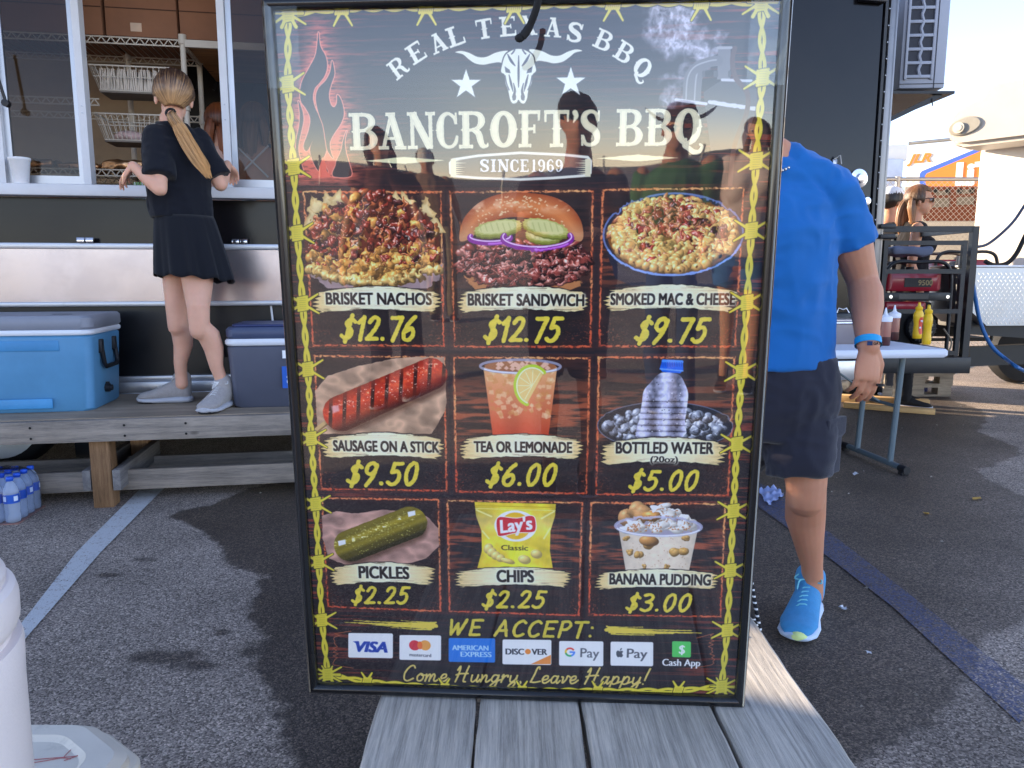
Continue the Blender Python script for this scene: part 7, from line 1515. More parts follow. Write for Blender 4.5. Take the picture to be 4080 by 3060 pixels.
# end handle
def bail(parent, x, y0, y1, zt, zb, m):
    b = MB(); b.box(x-.004,x+.028,y0-.018,y0+.018,zt-.05,zt+.02,.005); b.box(x-.004,x+.028,y1-.018,y1+.018,zt-.05,zt+.02,.005); b.tube([(x+.018,y0,zt),(x+.028,y0,zb+.02),(x+.030,y0+.02,zb),(x+.030,y1-.02,zb),(x+.028,y1,zb+.02),(x+.018,y1,zt)],.011,10); b.build('handle',m,parent,.8)
bail(CB,.485,.13,.32,.325,.205,blkp)
b = MB(); b.lathe([(.022,0),(.022,.022),(.015,.024),(.015,.034),(0,.034)],18,(.485,.20,.09),'x'); b.box(.49,.505,.193,.207,.08,.12); b.build('drain_plug',blkp,CB,.7)
b = MB(); b.add([(-.50,-.003,.09),(-.392,-.003,.088),(-.38,-.004,.165),(-.5,-.004,.17)],[(0,1,2,3)]); b.build('paper_label',mat('worn_paper_label',srgb(206,204,206),.8),CB)
b = MB(); b.box(-.31,.31,-.002,.01,.02,.07,.006); b.build('base_panel',mat('blue_panel',srgb(66,138,190),.45),body,.5)
fr_ = inv(atz(905,1632,DZ)); CG = oncd('cooler','smaller slate grey cooler with a navy lid partly behind the menu','cooler',fr_.x+.315,fr_.y+.01,rz=-.03)
slate = mat('slate_cooler_plastic',srgb(82,86,102),.45,var=.06,bump=.06,bs=300); navy = mat('navy_lid',srgb(40,52,96),.38,var=.05)
body = rbox(-.31,.31,0,.36,0,.315,.04,.016).build('cooler_body',slate,CG,.7); rbox(-.318,.318,-.008,.368,.315,.348,.042).build('lid_rim',whp,CG,.7); lid = rbox(-.312,.312,-.004,.364,.348,.405,.04,0).build('lid',mat('slate_lid_side',srgb(66,76,104),.42),CG,.7)
rbox(-.285,.285,.022,.338,.405,.418,.03).build('lid_top',navy,lid,.7)
bail(CG,-.335,.1,.27,.30,.17,blkp)
b = MB(); b.add([(-.06,-.0026,.0),(.02,-.0026,0),(.02,-.0026,.11),(-.06,-.0026,.11)],[(0,1,2,3)]); st_ = b.build('sticker',mat('blue_sticker',srgb(26,92,190),.4),CG); st_.location = (.015,-.006,.10); text_obj('S',.06,mat('sticker_white',srgb(235,238,244),.4),CG,(-.01,-.0095,.125),(PI/2,0,0),'sticker_print',.0003,1,.002); b = MB(); b.add([(-.03,-.0026,.0),(.02,-.0026,0),(.02,-.0026,.04),(-.03,-.0026,.04)],[(0,1,2,3)]); st_ = b.build('sticker',bpy.data.materials['sticker_white'],CG); st_.location = (-.01,-.006,.25)
# foam cup on the sill
cpw = atw(84,728,-.06); CU = oncd('foam_cup','white foam cup standing on the left end of the window sill','cup',cpw.x,-.055,1.573)
MB().lathe([(.034,0),(.036,.002),(.049,.118),(.052,.120),(.053,.132),(.051,.134),(.048,.132),(.046,.118),(.033,.004),(0,.004)],36).build('cup',mat('white_foam',srgb(226,224,226),.75,bump=.15,bs=500,sss=.1),CU,.9)
cpw = atw(945,700,.12); CU2 = oncd('foam_cup','small white cup behind the right window glass','cup',.50,.16,1.425); MB().lathe([(.03,0),(.042,.13),(.044,.134),(.04,.13),(.028,.004),(0,.004)],28).build('cup',bpy.data.materials['white_foam'],CU2,.9)
# celery coloured drink by the girl's hand
GC_ = oncd('straw_bundle','bundle of green and white straws inside the window by the girl’s hand'.replace('’',"'"),'straws',atw(560,700,.12).x,.14,1.425)
b = MB(); 
for k in range(14): b.cur = k%2; x = (k-7)*.007; b.tube([(x,random.uniform(-.02,.02),0),(x+.004,random.uniform(-.02,.02),.19)],.003,6)
b.build('straws',[mat('green_straw',srgb(110,170,90),.5),whp],GC_)
# ------------------------------------------------------------------ pack of water bottles under the deck edge
wpk = atz(60,2125,0); WPK = thing('water_bottle_pack','shrink wrapped pack of blue labelled water bottles on the ground by the deck post','bottles',(-2.41,3.32,0),.16)
bot = mat('clear_bottle_plastic',srgb(190,204,226),.10,alpha=.42,var=.05); capm = mat('blue_bottle_cap',srgb(36,90,206),.4); labm = mat('blue_bottle_label',srgb(30,84,180),.4); labw = mat('label_white',srgb(210,220,240),.5)
bprof = [(.026,0),(.031,.006),(.032,.03),(.030,.045),(.032,.06),(.032,.085),(.031,.09),(.031,.13),(.032,.135),(.030,.15),(.020,.175),(.0125,.185),(.0125,.19)]
mb_b = MB().lathe(bprof,20).mesh('bottle',bot); mb_c = MB().lathe([(.0145,.188),(.0148,.203),(.013,.206),(0,.206)],16).mesh('cap',capm)
l_ = MB(); l_.lathe([(.0322,.09),(.0322,.13)],20,cap=False); mb_l = l_.mesh('label',labm); l2 = MB(); l2.cur = 0
for a in (-2.0,-.6,.9,2.3): l2.add([((.0326)*math.cos(a+da),(.0326)*math.sin(a+da),z) for z in (.10,.122) for da in (0,.28,.56)],[(0,1,4,3),(1,2,5,4)])
mb_w = l2.mesh('label_print',labw)
for i in range(6):
    for j in range(4):
        k = i*4+j; B_ = thing('water_bottle','clear water bottle with blue cap inside the shrink wrapped pack','bottle',None or (0,0,0),0,'bottles in the shrink wrapped pack'); 
        p = Matrix.Rotation(.16,3,'Z')@Vector((-.165+i*.066,-.10+j*.066,.004)); B_.location = Vector((-2.41,3.32,0))+p; B_.rotation_euler = (0,0,random.uniform(0,6))
        for nm,me_ in (('plastic_bottle',mb_b),('cap',mb_c),('label',mb_l),('label_print',mb_w)):
            o = bpy.data.objects.new(nm,me_); COL.objects.link(o); o.parent = B_
for me_ in (mb_b,mb_c,mb_l): me_.polygons.foreach_set('use_smooth',[True]*len(me_.polygons))
film = glass('shrink_film',(.86,.90,.97),.18,ior=1.6)
b = MB(); n = 40; V = []; prof = ((0,.0,.205,.14),(.06,.0,.206,.142),(.13,.0,.204,.140),(.17,0,.198,.134),(.2,0,.182,.118),(.214,0,.14,.085),(.216,0,.05,.03))
for z,_,rx,ry in prof:
    for k in range(64):
        a = 2*PI*k/64; c,s = math.cos(a),math.sin(a); sq = 1/((abs(c)**5+abs(s)**5)**(1/5)); V.append((rx*c*sq+random.uniform(-.004,.004),ry*s*sq+random.uniform(-.004,.004),z+ (random.uniform(-.006,.006) if z > .1 else 0)))
b.add(V,[(i*64+k,i*64+(k+1)%64,(i+1)*64+(k+1)%64,(i+1)*64+k) for i in range(6) for k in range(64)]); b.build('shrink_wrap',film,WPK,3)
MB().box(-.2,.2,-.135,.135,.0005,.004).build('cardboard_tray',mat('tray_pink_edge',srgb(150,110,100),.8),WPK)
# ------------------------------------------------------------------ white drink cooler and white lid, lower left
wj = mat('white_jug_plastic',srgb(232,222,220),.5,var=.03,bump=.18,bs=260)
JG = thing('drink_cooler','tall round white drink cooler cropped by the left edge of the view','cooler',(-.727,.758,.267))
MB().lathe([(.155,0),(.163,.01),(.166,.2),(.168,.36),(.170,.405),(.168,.414)],64).build('jug_body',wj,JG,.5)
MB().lathe([(.158,.410),(.158,.420),(.166,.430),(.1685,.438),(.1690,.462),(.166,.474),(.160,.480)],64).build('neck_band',wj,JG,.5)
MB().lathe([(.156,.472),(.158,.490),(.150,.506),(.12,.512),(0,.516)],56).build('jug_lid',wj,JG,.5)
b = MB(); b.tube([(-.05,-.168,.33),(-.05,-.2,.36),(-.05,-.2,.40),(.05,-.2,.40),(.05,-.2,.36),(.05,-.168,.33)],.012,10); b.build('jug_handle',wj,JG,1)
CRT = thing('wooden_crate','low grey wooden crate under the round drink cooler','crate',(-.727,.75,0))
for z in (.0,.09,.18):
    for sx_2 in (-1,1): MB().box(-.2,.2,sx_2*.165-.008,sx_2*.165+.008,z,z+.075).build('slat',M['postg'],CRT); MB().box(sx_2*.192-.008,sx_2*.192+.008,-.156,.156,z,z+.075).build('slat',M['postg'],CRT)
MB().box(-.2,.2,-.173,.173,.255,.266).build('lid_board',M['postg'],CRT)
TB = thing('storage_tub','low white tub with chamfered scuffed lid and red marker scribble at the lower left','tub',(0,0,0))
wt_ = mat('scuffed_white_plastic',srgb(214,204,188),.5,var=.06,dirt=(srgb(112,108,96),5,.56,.6),bump=.1)
def octo(x0,x1,y0,y1,c):
    P = [(x0+c,y0),(x1-c,y0),(x1,y0+c),(x1,y1-c),(x1-c*1.3,y1),(x0+c*1.3,y1),(x0,y1-c),(x0,y0+c)]; out = []
    for i in range(8):
        p,q,r_ = Vector(P[i-1]),Vector(P[i]),Vector(P[(i+1)%8]); a = q.lerp(p,min(.3,.022/(q-p).length)); b_ = q.lerp(r_,min(.3,.022/(q-r_).length))
        for t in (0,.25,.5,.75,1): out.append(tuple(a.lerp(q,t).lerp(q.lerp(b_,t),t)))
    return out
def octring(levels, nm, par, m, sm=.5):
    b = MB(); V = []
    for (x0,x1,y0,y1,c,z) in levels: V += [(x,y,z) for x,y in octo(x0,x1,y0,y1,c)]
    n = 40; F = [(i*n+k,i*n+(k+1)%n,(i+1)*n+(k+1)%n,(i+1)*n+k) for i in range(len(levels)-1) for k in range(n)]+[tuple(reversed(range(n))),tuple(range((len(levels)-1)*n,len(levels)*n))]
    return b.add(V,F).build(nm,m,par,sm)
X0,X1,Y0_,Y1_ = -1.16,-.662,.94,1.325
octring([(X0+.03,X1-.03,Y0_+.03,Y1_-.03,.07,.005),(X0+.012,X1-.012,Y0_+.012,Y1_-.012,.08,.205)],'tub_body',TB,wt_)
ld = octring([(X0,X1,Y0_,Y1_,.085,.20),(X0,X1,Y0_,Y1_,.085,.236),(X0+.004,X1-.004,Y0_+.004,Y1_-.004,.085,.241),(X0+.012,X1-.012,Y0_+.012,Y1_-.012,.085,.2435),(X0+.014,X1-.014,Y0_+.014,Y1_-.014,.085,.258),(X0+.03,X1-.03,Y0_+.03,Y1_-.03,.083,.27),(X0+.075,X1-.075,Y0_+.075,Y1_-.06,.06,.27),(X0+.085,X1-.085,Y0_+.085,Y1_-.07,.055,.262),(X0+.088,X1-.088,Y0_+.088,Y1_-.073,.055,.262)],'tub_lid',TB,wt_)
b = MB(); zz = .2632
for P in ([(215,3030),(300,3022),(380,3016),(440,3010),(485,3000)],[(200,3046),(300,3030),(360,3020),(395,3024)],[(365,3020),(400,2985),(430,2975)],[(370,3030),(420,3012),(450,2990),(483,2978)]):
    b.tube(bezpath([atz(x*.62+8,y,zz) if False else atz(x-115,y+0,zz) for x,y in P],4),.0007,6)
b.build('marker_scribble',mat('red_marker',srgb(186,110,108),.6),ld)
# ------------------------------------------------------------------ folding table with sauces
TZ = .70
c1 = atz(3790,1392,TZ); c0 = atz(3300,1398,TZ); c2 = atz(3682,1346,TZ)
ex = (Vector((c1.x,c1.y,0))-Vector((c0.x,c0.y,0))).normalized(); ey = Vector((-ex.y,ex.x,0)); ang = math.atan2(ex.y,ex.x)
FTB = thing('folding_table','white plastic folding table with grey tube legs behind the man','table',(c1.x,c1.y,0),ang)
rbox(-1.83,0,0,.74,TZ-.045,TZ,.035,.0).build('table_top',mat('white_table_plastic',srgb(206,212,226),.5,var=.03,bump=.06,bs=200),FTB,.7)
gt = mat('grey_tube_leg',srgb(92,108,118),.4,.2,var=.05)
for x in (-.16,-1.62):
    b = MB(); 
    for y in (.17,.50): b.tube([(x,y,TZ-.05),(x-.03,y,.045)],.0165,14)
    b.tube([(x-.03,.03,.035),(x-.03,.64,.035)],.0165,14); b.tube([(x-.005,.17,.36),(x-.005,.50,.36)],.010,10); b.build('leg_frame',gt,FTB,1)
    for y in (.045,.625): b = MB(); b.lathe([(.021,-.03),(.022,0),(.021,.03)],16,(x-.03,y,.032),'y'); b.box(x-.05,x-.01,y-.02,y+.02,.0,.02,.004); b.build('rubber_foot',blkp,FTB,.6)
    b = MB(); b.beam((x-.01,.335,.36),(x-.45,.335,TZ-.05),.02,.008); b.build('brace_strut',gt,FTB)
def ontb(name,label,cat,px,py,rz=0,group=None): p = atz(px,py,TZ+.0005); return thing(name,label,cat,(p.x,p.y,TZ+.0005),rz,group)
sq_ = mat('clear_squeeze_plastic',srgb(150,96,84),.3,trans=.0,var=.05,spec=.5,sss=.1); sqc = mat('white_nozzle',srgb(216,220,232),.45,var=.02)
def squeeze(label, px, py, k):
    o = ontb('sauce_bottle',label,'bottle',px,py,0,'squeeze bottles of brown sauce'); 
    MB().lathe([(.030,0),(.033,.004),(.0335,.05)],26).build('sauce_fill',mat('dark_sauce',srgb(70,34,34),.35) if 'dark_sauce' not in bpy.data.materials else bpy.data.materials['dark_sauce'],o,1); MB().lathe([(.0335,.05),(.034,.075),(.034,.135),(.0325,.145)],26).build('bottle_body',sq_,o,1)
    MB().lathe([(.0365,.135),(.0375,.14),(.0375,.158),(.034,.164),(.018,.170),(.010,.178),(.0035,.212),(0,.214)],26).build('nozzle_cap',sqc,o,.6); return o
squeeze('brown sauce squeeze bottle with white nozzle nearest the man’s wrist'.replace('’',"'"),3520,1376,1); squeeze('brown sauce squeeze bottle with white nozzle just behind the front one',3556,1354,1)
ym = mat('yellow_mustard_plastic',srgb(226,182,28),.38,var=.04,sss=.1); rl = mat('red_label',srgb(206,60,36),.4)
def mustard(label, px, py, rz, lab):
    o = ontb('mustard_bottle',label,'bottle',px,py,rz,'yellow mustard bottles'); b = MB()
    b.loft([((0,0,z),rx,ry) for z,rx,ry in ((0,.026,.020),(.004,.029,.023),(.03,.030,.024),(.06,.027,.021),(.09,.026,.0205),(.12,.031,.024),(.14,.033,.025),(.16,.029,.023),(.175,.020,.018),(.180,.017,.016))],28); b.build('bottle_body',ym,o,1)
    MB().lathe([(.019,.178),(.021,.181),(.021,.196),(.015,.200),(.009,.204),(.008,.222),(.006,.226),(0,.226)],24).build('bottle_cap',ym,o,.6)
    if lab:
        b = MB(); V = []; zs = [.03,.045,.06,.075,.09,.105,.12,.135]; R_ = [(.0303,.0243),(.0292,.0232),(.0273,.0213),(.0266,.0208),(.0263,.0208),(.0292,.0225),(.0313,.0243),(.0331,.0252)]; hh = [.35,.55,.62,.62,.62,.66,.6,.4]
        for z,(rx,ry),h_ in zip(zs,R_,hh):
            for i in range(7): a = -PI/2+lab-h_+2*h_*i/6; V.append((rx*1.02*math.cos(a),ry*1.02*math.sin(a),z))
        b.add(V,[(j*7+i,j*7+i+1,(j+1)*7+i+1,(j+1)*7+i) for j in range(7) for i in range(6)]); b.build('red_label',rl,o,1)
        text_obj('YEL',.016,sqc,o,(.006,-.0262,.105),(PI/2,0,.1),'label_print',.0003,.8,.0006); b = MB(); b.lathe([(.006,-.0245),(.006,-.0235)],14,(-.001,0,.07),'y'); b.build('label_spot',sqc,o)
    return o
mustard('yellow mustard bottle with red label, standing behind the other',3748-95,1349,.15,.25); mustard('plain yellow mustard bottle with its label turned away, front one',3770-80,1372,1.3,1.5)
# steel pan near the man
pn = ontb('steel_pan','deep stainless steel food pan with a lid on the table beside the man','pan',3424,1372,ang); stm = mat('satin_steel_pan',srgb(176,164,160),.35,.7,var=.06)
rbox(-.36,.02,.0,.27,0,.125,.03,.015).build('pan',stm,pn,.7); rbox(-.372,.032,-.012,.282,.118,.130,.035).build('pan_rim',M['chrome'],pn,.7); rbox(-.34,.0,.02,.25,.130,.142,.03).build('pan_lid',stm,pn,.7)
o = ontb('wire_holder','small grey metal caddy behind the steel pan','caddy',3352,1348,ang); 
b = MB(); b.box(-.05,.07,.0,.09,0,.16,.01); b.build('caddy_box',dk_2 if False else M['blackdark'],o,.5); b = MB(); b.tube([(-.04,0,.16),(-.03,0,.19),(.0,0,.18),(.02,0,.19),(.04,0,.16)],.004); b.build('caddy_clip',M['chrome'],o,1)
# ------------------------------------------------------------------ generator platform on the trailer tongue
YP = 5.35
def A(x, y, Y=YP): return aty(x,y,Y)
GP = thing('tongue_platform','black steel platform with a railing cage on the trailer tongue','platform',(0,0,0))
pz = A(3700,1424).z; xl, xr = A(3480,1424).x, A(3870,1424).x
MB().box(2.35,xr,YP,YP+.07,A(0,1488).z,pz,.004).build('front_beam',M['blackmetal'],GP,.5)
MB().box(2.35,xr-.06,YP+.07,YP+1.1,pz-.03,pz-.004).build('platform_deck',M['blackmetal'],GP)
MB().box(2.35,xr,YP+1.1,YP+1.17,A(0,1488).z,pz,.004).build('rear_beam',M['blackmetal'],GP,.5)
MB().box(xr-.058,xr,YP+.07,YP+1.1,A(0,1488).z,pz-.004,.004).build('end_beam',M['blackmetal'],GP,.5)
def rail(a, b_, w=.04, nm='rail'): MB().beam(a,b_,w,w).build(nm,M['blackmetal'],GP)
zt = A(0,912).z; zt2 = A(0,968).z; z3 = A(0,1082).z; z4 = A(0,1240).z; xp = A(3868,1200).x; xp2 = A(3845,1200).x-.045; xq = A(3500,1000).x
for y in (YP+.03,YP+1.13):
    rail((xp,y,pz),(xp,y,zt+.02),.045,'post'); rail((xq,y,pz),(xq,y,zt+.02),.045,'post'); rail((xp-.022,y,zt),(xq+.022,y,zt)); 
y = YP-.012; rail((xp2,y,A(0,1418).z),(xp2,y,zt2+.017),.03,'gate_post'); rail((xq+.04,y,A(0,1418).z),(xq+.04,y,zt2+.017),.03,'gate_post')
for z in (zt2,z3,z4,A(0,1405).z): rail((xp2-.015,y,z),(xq+.055,y,z),.03,'gate_rail')
rail((xp,YP+.055,zt),(xp,YP+1.10,zt)); rail((xp,YP+.055,z3),(xp,YP+1.10,z3))
b = MB(); 
for z in (zt-.02,zt2+.03): b.lathe([(.05,-.03),(.05,.03)],14,(2.52,YP-.32,z),cap=True)
# hinge straps at the trailer corner
hp = w2(4.47,-.03,0); 
for z in (A(0,905,5.1).z,A(0,945,5.1).z): MB().box(hp.x-.01,hp.x+.09,hp.y-.02,hp.y+.02,z-.014,z+.014,.004).build('gate_hinge',M['blackmetal'],GP,.5)
# generators
def generator(label, x, y, z, w, d, h, group='petrol generators on the tongue platform'):
    g = thing('generator',label,'generator',(x,y,z),0,group); redm = bpy.data.materials.get('red_tank') or mat('red_tank',srgb(150,30,48),.3,coat=.3,var=.05); tb = .014
    b = MB()
    for yy in (-d/2,d/2):
        b.tube(bezpath([(-w/2,yy,.02),(-w/2,yy,h*.5),(-w/2+.01,yy,h-.09),(-w/2+.08,yy,h),(0,yy,h),(w/2-.08,yy,h),(w/2-.01,yy,h-.09),(w/2,yy,h*.5),(w/2,yy,.02)],5),tb,12)
    for zz in (.02,): 
        for yy in (-d/2,d/2): b.tube([(-w/2,yy,zz),(w/2,yy,zz)],tb,10)
    for xx in (-w/2,w/2): b.tube([(xx,-d/2,.02),(xx,d/2,.02)],tb,10); b.tube([(xx,-d/2,h*.6),(xx,d/2,h*.6)],tb,10)
    b.build('tube_frame',M['blackmetal'],g,1)
    MB().box(-w/2,w/2,-d/2-.012,-d/2+.010,h*.58,h*.67,.004).build('front_bar',M['blackmetal'],g,.5)
    b = MB(); b.box(-w*.28,w*.16,-d/2-.0135,-d/2-.0121,h*.60,h*.655); b.build('bar_plate',mat('grey_plate',srgb(70,68,66),.4) if 'grey_plate' not in bpy.data.materials else bpy.data.materials['grey_plate'],g)
    text_obj('CAUTION  HOT',.016,bpy.data.materials.get('gold_ink') or mat('gold_ink',srgb(150,132,84),.5),g,(-w*.06,-d/2-.0138,h*.615),(PI/2,0,0),'plate_print',.0002) if False else None
    b = MB(); b.loft([((0,0,h*.68),w*.44,d*.40),((0,0,h*.70),w*.46,d*.43),((0,0,h*.82),w*.46,d*.43),((0,0,h*.90),w*.42,d*.40),((0,0,h*.93),w*.3,d*.3)],4) if False else None
    tk = rbox(-w*.45,w*.40,-d*.46,d*.44,h*.685,h*.92,.05,.0).build('fuel_tank',redm,g,.7)
    MB().lathe([(.03,h*.92),(.032,h*.925),(.032,h*.955),(0,h*.957)],20,(w*.12,0,0)).build('tank_cap',blkp,tk,.7)
    b = MB(); b.box(-w*.18,w*.22,-d*.46-.004,-d*.46+.001,h*.73,h*.83,.001); b.build('badge',blkp,tk); text_obj('9500',.055,bpy.data.materials.get('badge_gold') or mat('badge_gold',srgb(132,116,84),.4,.4),tk,(w*.13,-d*.46-.0046,h*.75),(PI/2,0,0),'badge_number',.0004,1.0,.001)
    rbox(-w*.44,w*.2,-d*.44,-d*.1,h*.47,h*.57,.03).build('red_cowl',redm,g,.7)
    b = MB(); b.box(-w*.4,w*.05,-d*.36,d*.3,.05,h*.5,.02); b.box(w*.08,w*.36,-d*.3,d*.34,.06,h*.56,.02); b.build('engine_block',M['rubber'],g,.5)
    b = MB(); b.lathe([(.0,-d*.46),(.10,-d*.46),(.115,-d*.42),(.115,-d*.3)],30,(w*.14,0,h*.28),'y')
    b.build('fan_cover',blkp,g,.6); b = MB()
    for k in range(22): a = 2*PI*k/22; b.beam((w*.14+.03*math.cos(a),-d*.475,h*.28+.03*math.sin(a)),(w*.14+.108*math.cos(a+.25),-d*.475,h*.28+.108*math.sin(a+.25)),.006,.006)
    tag(b.build('fan_fins',mat('dark_fin',srgb(52,50,46),.5) if 'dark_fin' not in bpy.data.materials else bpy.data.materials['dark_fin'],g),kind='stuff')
    MB().lathe([(0,-.006),(.013,-.006),(.013,0),(0,0)],12,(w*.5-.03,-d/2-.012,h*.625),'y').build('bolt',M['chrome'],g); MB().lathe([(0,-.006),(.013,-.006),(.013,0),(0,0)],12,(-w*.5+.05,-d/2-.012,h*.625),'y').build('bolt',M['chrome'],g)
    b = MB(); b.lathe([(.03,-.1),(.045,-.08),(.045,.08),(.03,.1)],18,(w*.3,d*.1,h*.5),'x'); b.build('muffler',M['alu'],g,.6); return g
gl, gr_ = A(3525,1200,5.62).x, A(3795,1200,5.62).x; gh = A(0,1045,5.62).z-pz
generator('red and black open frame generator nearest, behind the railing',(gl+gr_)/2,5.90,pz,gr_-gl,.50,gh)
g2 = generator('second red generator behind, at the right under the woman',A(3815,1000,6.75).x,6.85,pz,.55,.5,gh+.1)
b = MB(); b.tube(bezpath([A(3760,1310,5.5),A(3790,1360,5.5),A(3775,1400,5.5),A(3720,1395,5.5),A(3690,1380,5.5)],6),.006,8); tag(b.build('loose_cable',mat('pale_cable',srgb(150,136,116),.6),None,1),'pale loose cable curled beside the generator fan','cable')
b = MB(); b.box(-.16,.16,-.1,.1,0,.07,.02); me_ = remesh(b,.012,3,wr=lambda P:(nz3(P,14,3)-.5)*.03); me_.materials.append(mat('grey_tarp',srgb(104,112,134),.8)); o = link('tarp_cloth',me_,None,3,A(3610,1022,5.85)+V3(0,0,.0)); tag(o,'folded grey cloth lying on top of the near generator frame','cloth')
# ------------------------------------------------------------------ air conditioner on the end wall
p0 = aty(3584,352,5.35); p1 = aty(3716,352,5.35); acz = p0.z; 
AC = thing('air_conditioner','grey wall-mounted air conditioner with two columns of square openings high on the trailer end','air conditioner',(p0.x,5.35,acz),math.radians(-4)); aw = (p1-p0).length; acm = mat('pale_grey_casing',srgb(156,160,172),.5,var=.03); AH = 1.0; dk_ = mat('dark_coil',srgb(42,44,54),.6,var=.2,vs=60)
b = MB(); b.box(0,.03,0,.03,0,AH)
MB().box(.0,aw+.075,.012,.82,0,AH,.012).build('casing',acm,AC,.5)
g0, g1 = .04, aw-.03; rows = 10; rh = .088; z0_ = .075
MB().box(g0,g1,.006,.0119,z0_-.01,z0_+rows*rh+.012).build('coil',dk_,AC)
def bars():
    b = MB(); b.box(g0-.018,g0,-.006,.011,z0_-.02,z0_+rows*rh+.02,.003); b.box(g1,g1+.018,-.006,.011,z0_-.02,z0_+rows*rh+.02,.003); mid = (g0+g1)/2
    for i in range(rows+1): b.box(g0-.004,g1+.004,-.004,.010,z0_+i*rh-.010,z0_+i*rh+.010,.003)
    P = []
    for i in range(rows*8+1): z = z0_+i*rh/8; P.append((mid+.004+.006*math.cos(i/8*2*PI),.003,z))
    b.tube(P,.011,6); return b
bars().build('grille',acm,AC,.6)
b = MB(); b.box(aw+.0,aw+.004,.008,.0121,.0,AH); b.box(.0,aw+.07,.006,.0119,.028,.031); b.build('panel_seam',dk_,AC)
bk = thing('bracket','black steel bracket shelf carrying the air conditioner','bracket',(0,0,0)); bz = aty(3600,366,5.35).z-.012
MB().box(aty(3560,380,5.3).x-.05,aty(3790,380,5.3).x,5.26,6.2,bz-.02,bz-.002).build('bracket_shelf',M['blackmetal'],bk)
for y in (5.3,6.1): MB().beam((p0.x-.10,y,bz-.19),(aty(3745,395,5.3).x,y,bz-.02),.03,.03).build('bracket_brace',M['blackmetal'],bk)
MB().tube([aty(3715,392,5.28),aty(3715,422,5.28)],.004,6).build('hanging_bolt',M['blackmetal'],bk)
for y in (5.5,6.0): MB().box(p0.x+.02,p1.x-.02,y-.03,y+.03,bz-.002,acz-.001).build('rubber_block',M['rubber'],bk)
# black fitting at the top of the wall
q_ = atw(3478,2,-.03); MB().box(q_.x-.09,q_.x+.09,-.05,-.005,q_.z-.01,q_.z+.12,.01).build('wall_lamp_box',M['blackmetal'],FT,.5)
# ------------------------------------------------------------------ pallets, lumber, ramp and odds on the ground behind the table
PLT = []
def pallet(label, x, y, z, rz, w=1.0, d=.9):
    o = thing('pallet',label,'pallet',(x,y,z),rz,'stacked wooden pallets')
    for yy in (-d/2,-.05,d/2-.1):
        for xx in (-w/2,-.06,w/2-.12): MB().box(xx,xx+.12,yy,yy+.1,.018,.082).build('block',M['pallet'],o)
        MB().box(-w/2,w/2,yy,yy+.1,0,.0175).build('board',M['pallet'],o)
    for k in range(7): MB().box(-w/2+k*(w-.09)/6,-w/2+k*(w-.09)/6+.09,-d/2,d/2,.0825,.100).build('board',M['pallet'],o)
pp = atz(3700,1580,0); 
for k in range(3): pallet(('bottom pallet of the stack under the platform','middle pallet of the stack under the platform','top pallet of the stack under the platform')[k],pp.x-.12+.02*k,pp.y+.45,k*.1005,.03-.03*k,.62)
def lum(label, a, b_, w, h, z):
    o = thing('lumber_piece',label,'lumber',(0,0,0),0,'pale lumber pieces lying on the ground'); A_ = atz(*a,z+h/2); B_2 = atz(*b_,z+h/2); L_ = (B_2-A_).length; me = MB().box(-L_/2,L_/2,-w/2,w/2,-h/2,h/2,.003).mesh('lumber_piece',M['lumber']); bpy.data.objects.remove(o)
    o = link('lumber_piece',me,None,.5,(A_+B_2)/2+V3(0,0,0)); o.rotation_euler = (0,0,math.atan2(B_2.y-A_.y,B_2.x-A_.x)); return tag(o,label,'lumber','pale lumber pieces lying on the ground')
lum('front piece of fresh lumber lying on the wet ground',(3362,1612),(3726,1640),.09,.04,.0); lum('back piece of fresh lumber lying just behind the front one',(3350,1585),(3702,1606),.09,.06,.0)
o = thing('aluminium_ramp','ribbed aluminium step under the table by the man','step',atz(3340,1520,.0),.1)
for k in range(4): MB().box(-.3,.12,-.02+k*.05,.028+k*.05,.30+k*.03,.325+k*.03,.003).build('tread_rib',M['alu'],o)
for x in (-.28,.1): MB().box(x-.012,x+.012,-.02,.19,0,.30).build('step_leg',M['alu'],o)
o = thing('floor_jack','black and navy trolley jack on the ground behind the table legs','jack',atz(3560,1560,0),-.5)
b = MB(); b.box(-.28,.28,-.1,-.07,.03,.10,.008); b.box(-.28,.28,.07,.1,.03,.10,.008); b.beam((-.25,0,.06),(.1,0,.2),.06,.04); b.lathe([(.04,-.02),(.045,.0),(.04,.02)],16,(.12,0,.20)); b.build('jack_frame',mat('navy_metal',srgb(34,34,74),.4),o,.5)
b = MB(); 
for x in (-.22,.22):
    for y in (-.12,.12): b.lathe([(.035,-.015),(.035,.015)],14,(x,y,.036),'y')
b.build('jack_wheels',M['alu'],o,.6); MB().beam((.25,0,.08),(.7,0,.32),.02,.02).build('jack_handle',M['alu'],o)
b = MB(); b.tube(bezpath([atz(3300,1535,.02),atz(3345,1520,.02),atz(3362,1545,.02),atz(3330,1560,.02),atz(3290,1562,.02)],6),.014,10); tag(b.build('black_hose',M['rubber'],None,1),'thick black hose coiled on the ground by the step','hose')
o = thing('black_bag','crumpled black bag and pale paper on the ground behind the man’s hand'.replace('’',"'"),'bag',atz(3440,1568,.0)); me_ = remesh(MB().box(-.2,.22,-.12,.12,.0,.12,.04),.02,3,wr=lambda P:(nz3(P,11,5)-.5)*.05); me_.materials.append(M['rubber']); link('bag_body',me_,o,3)
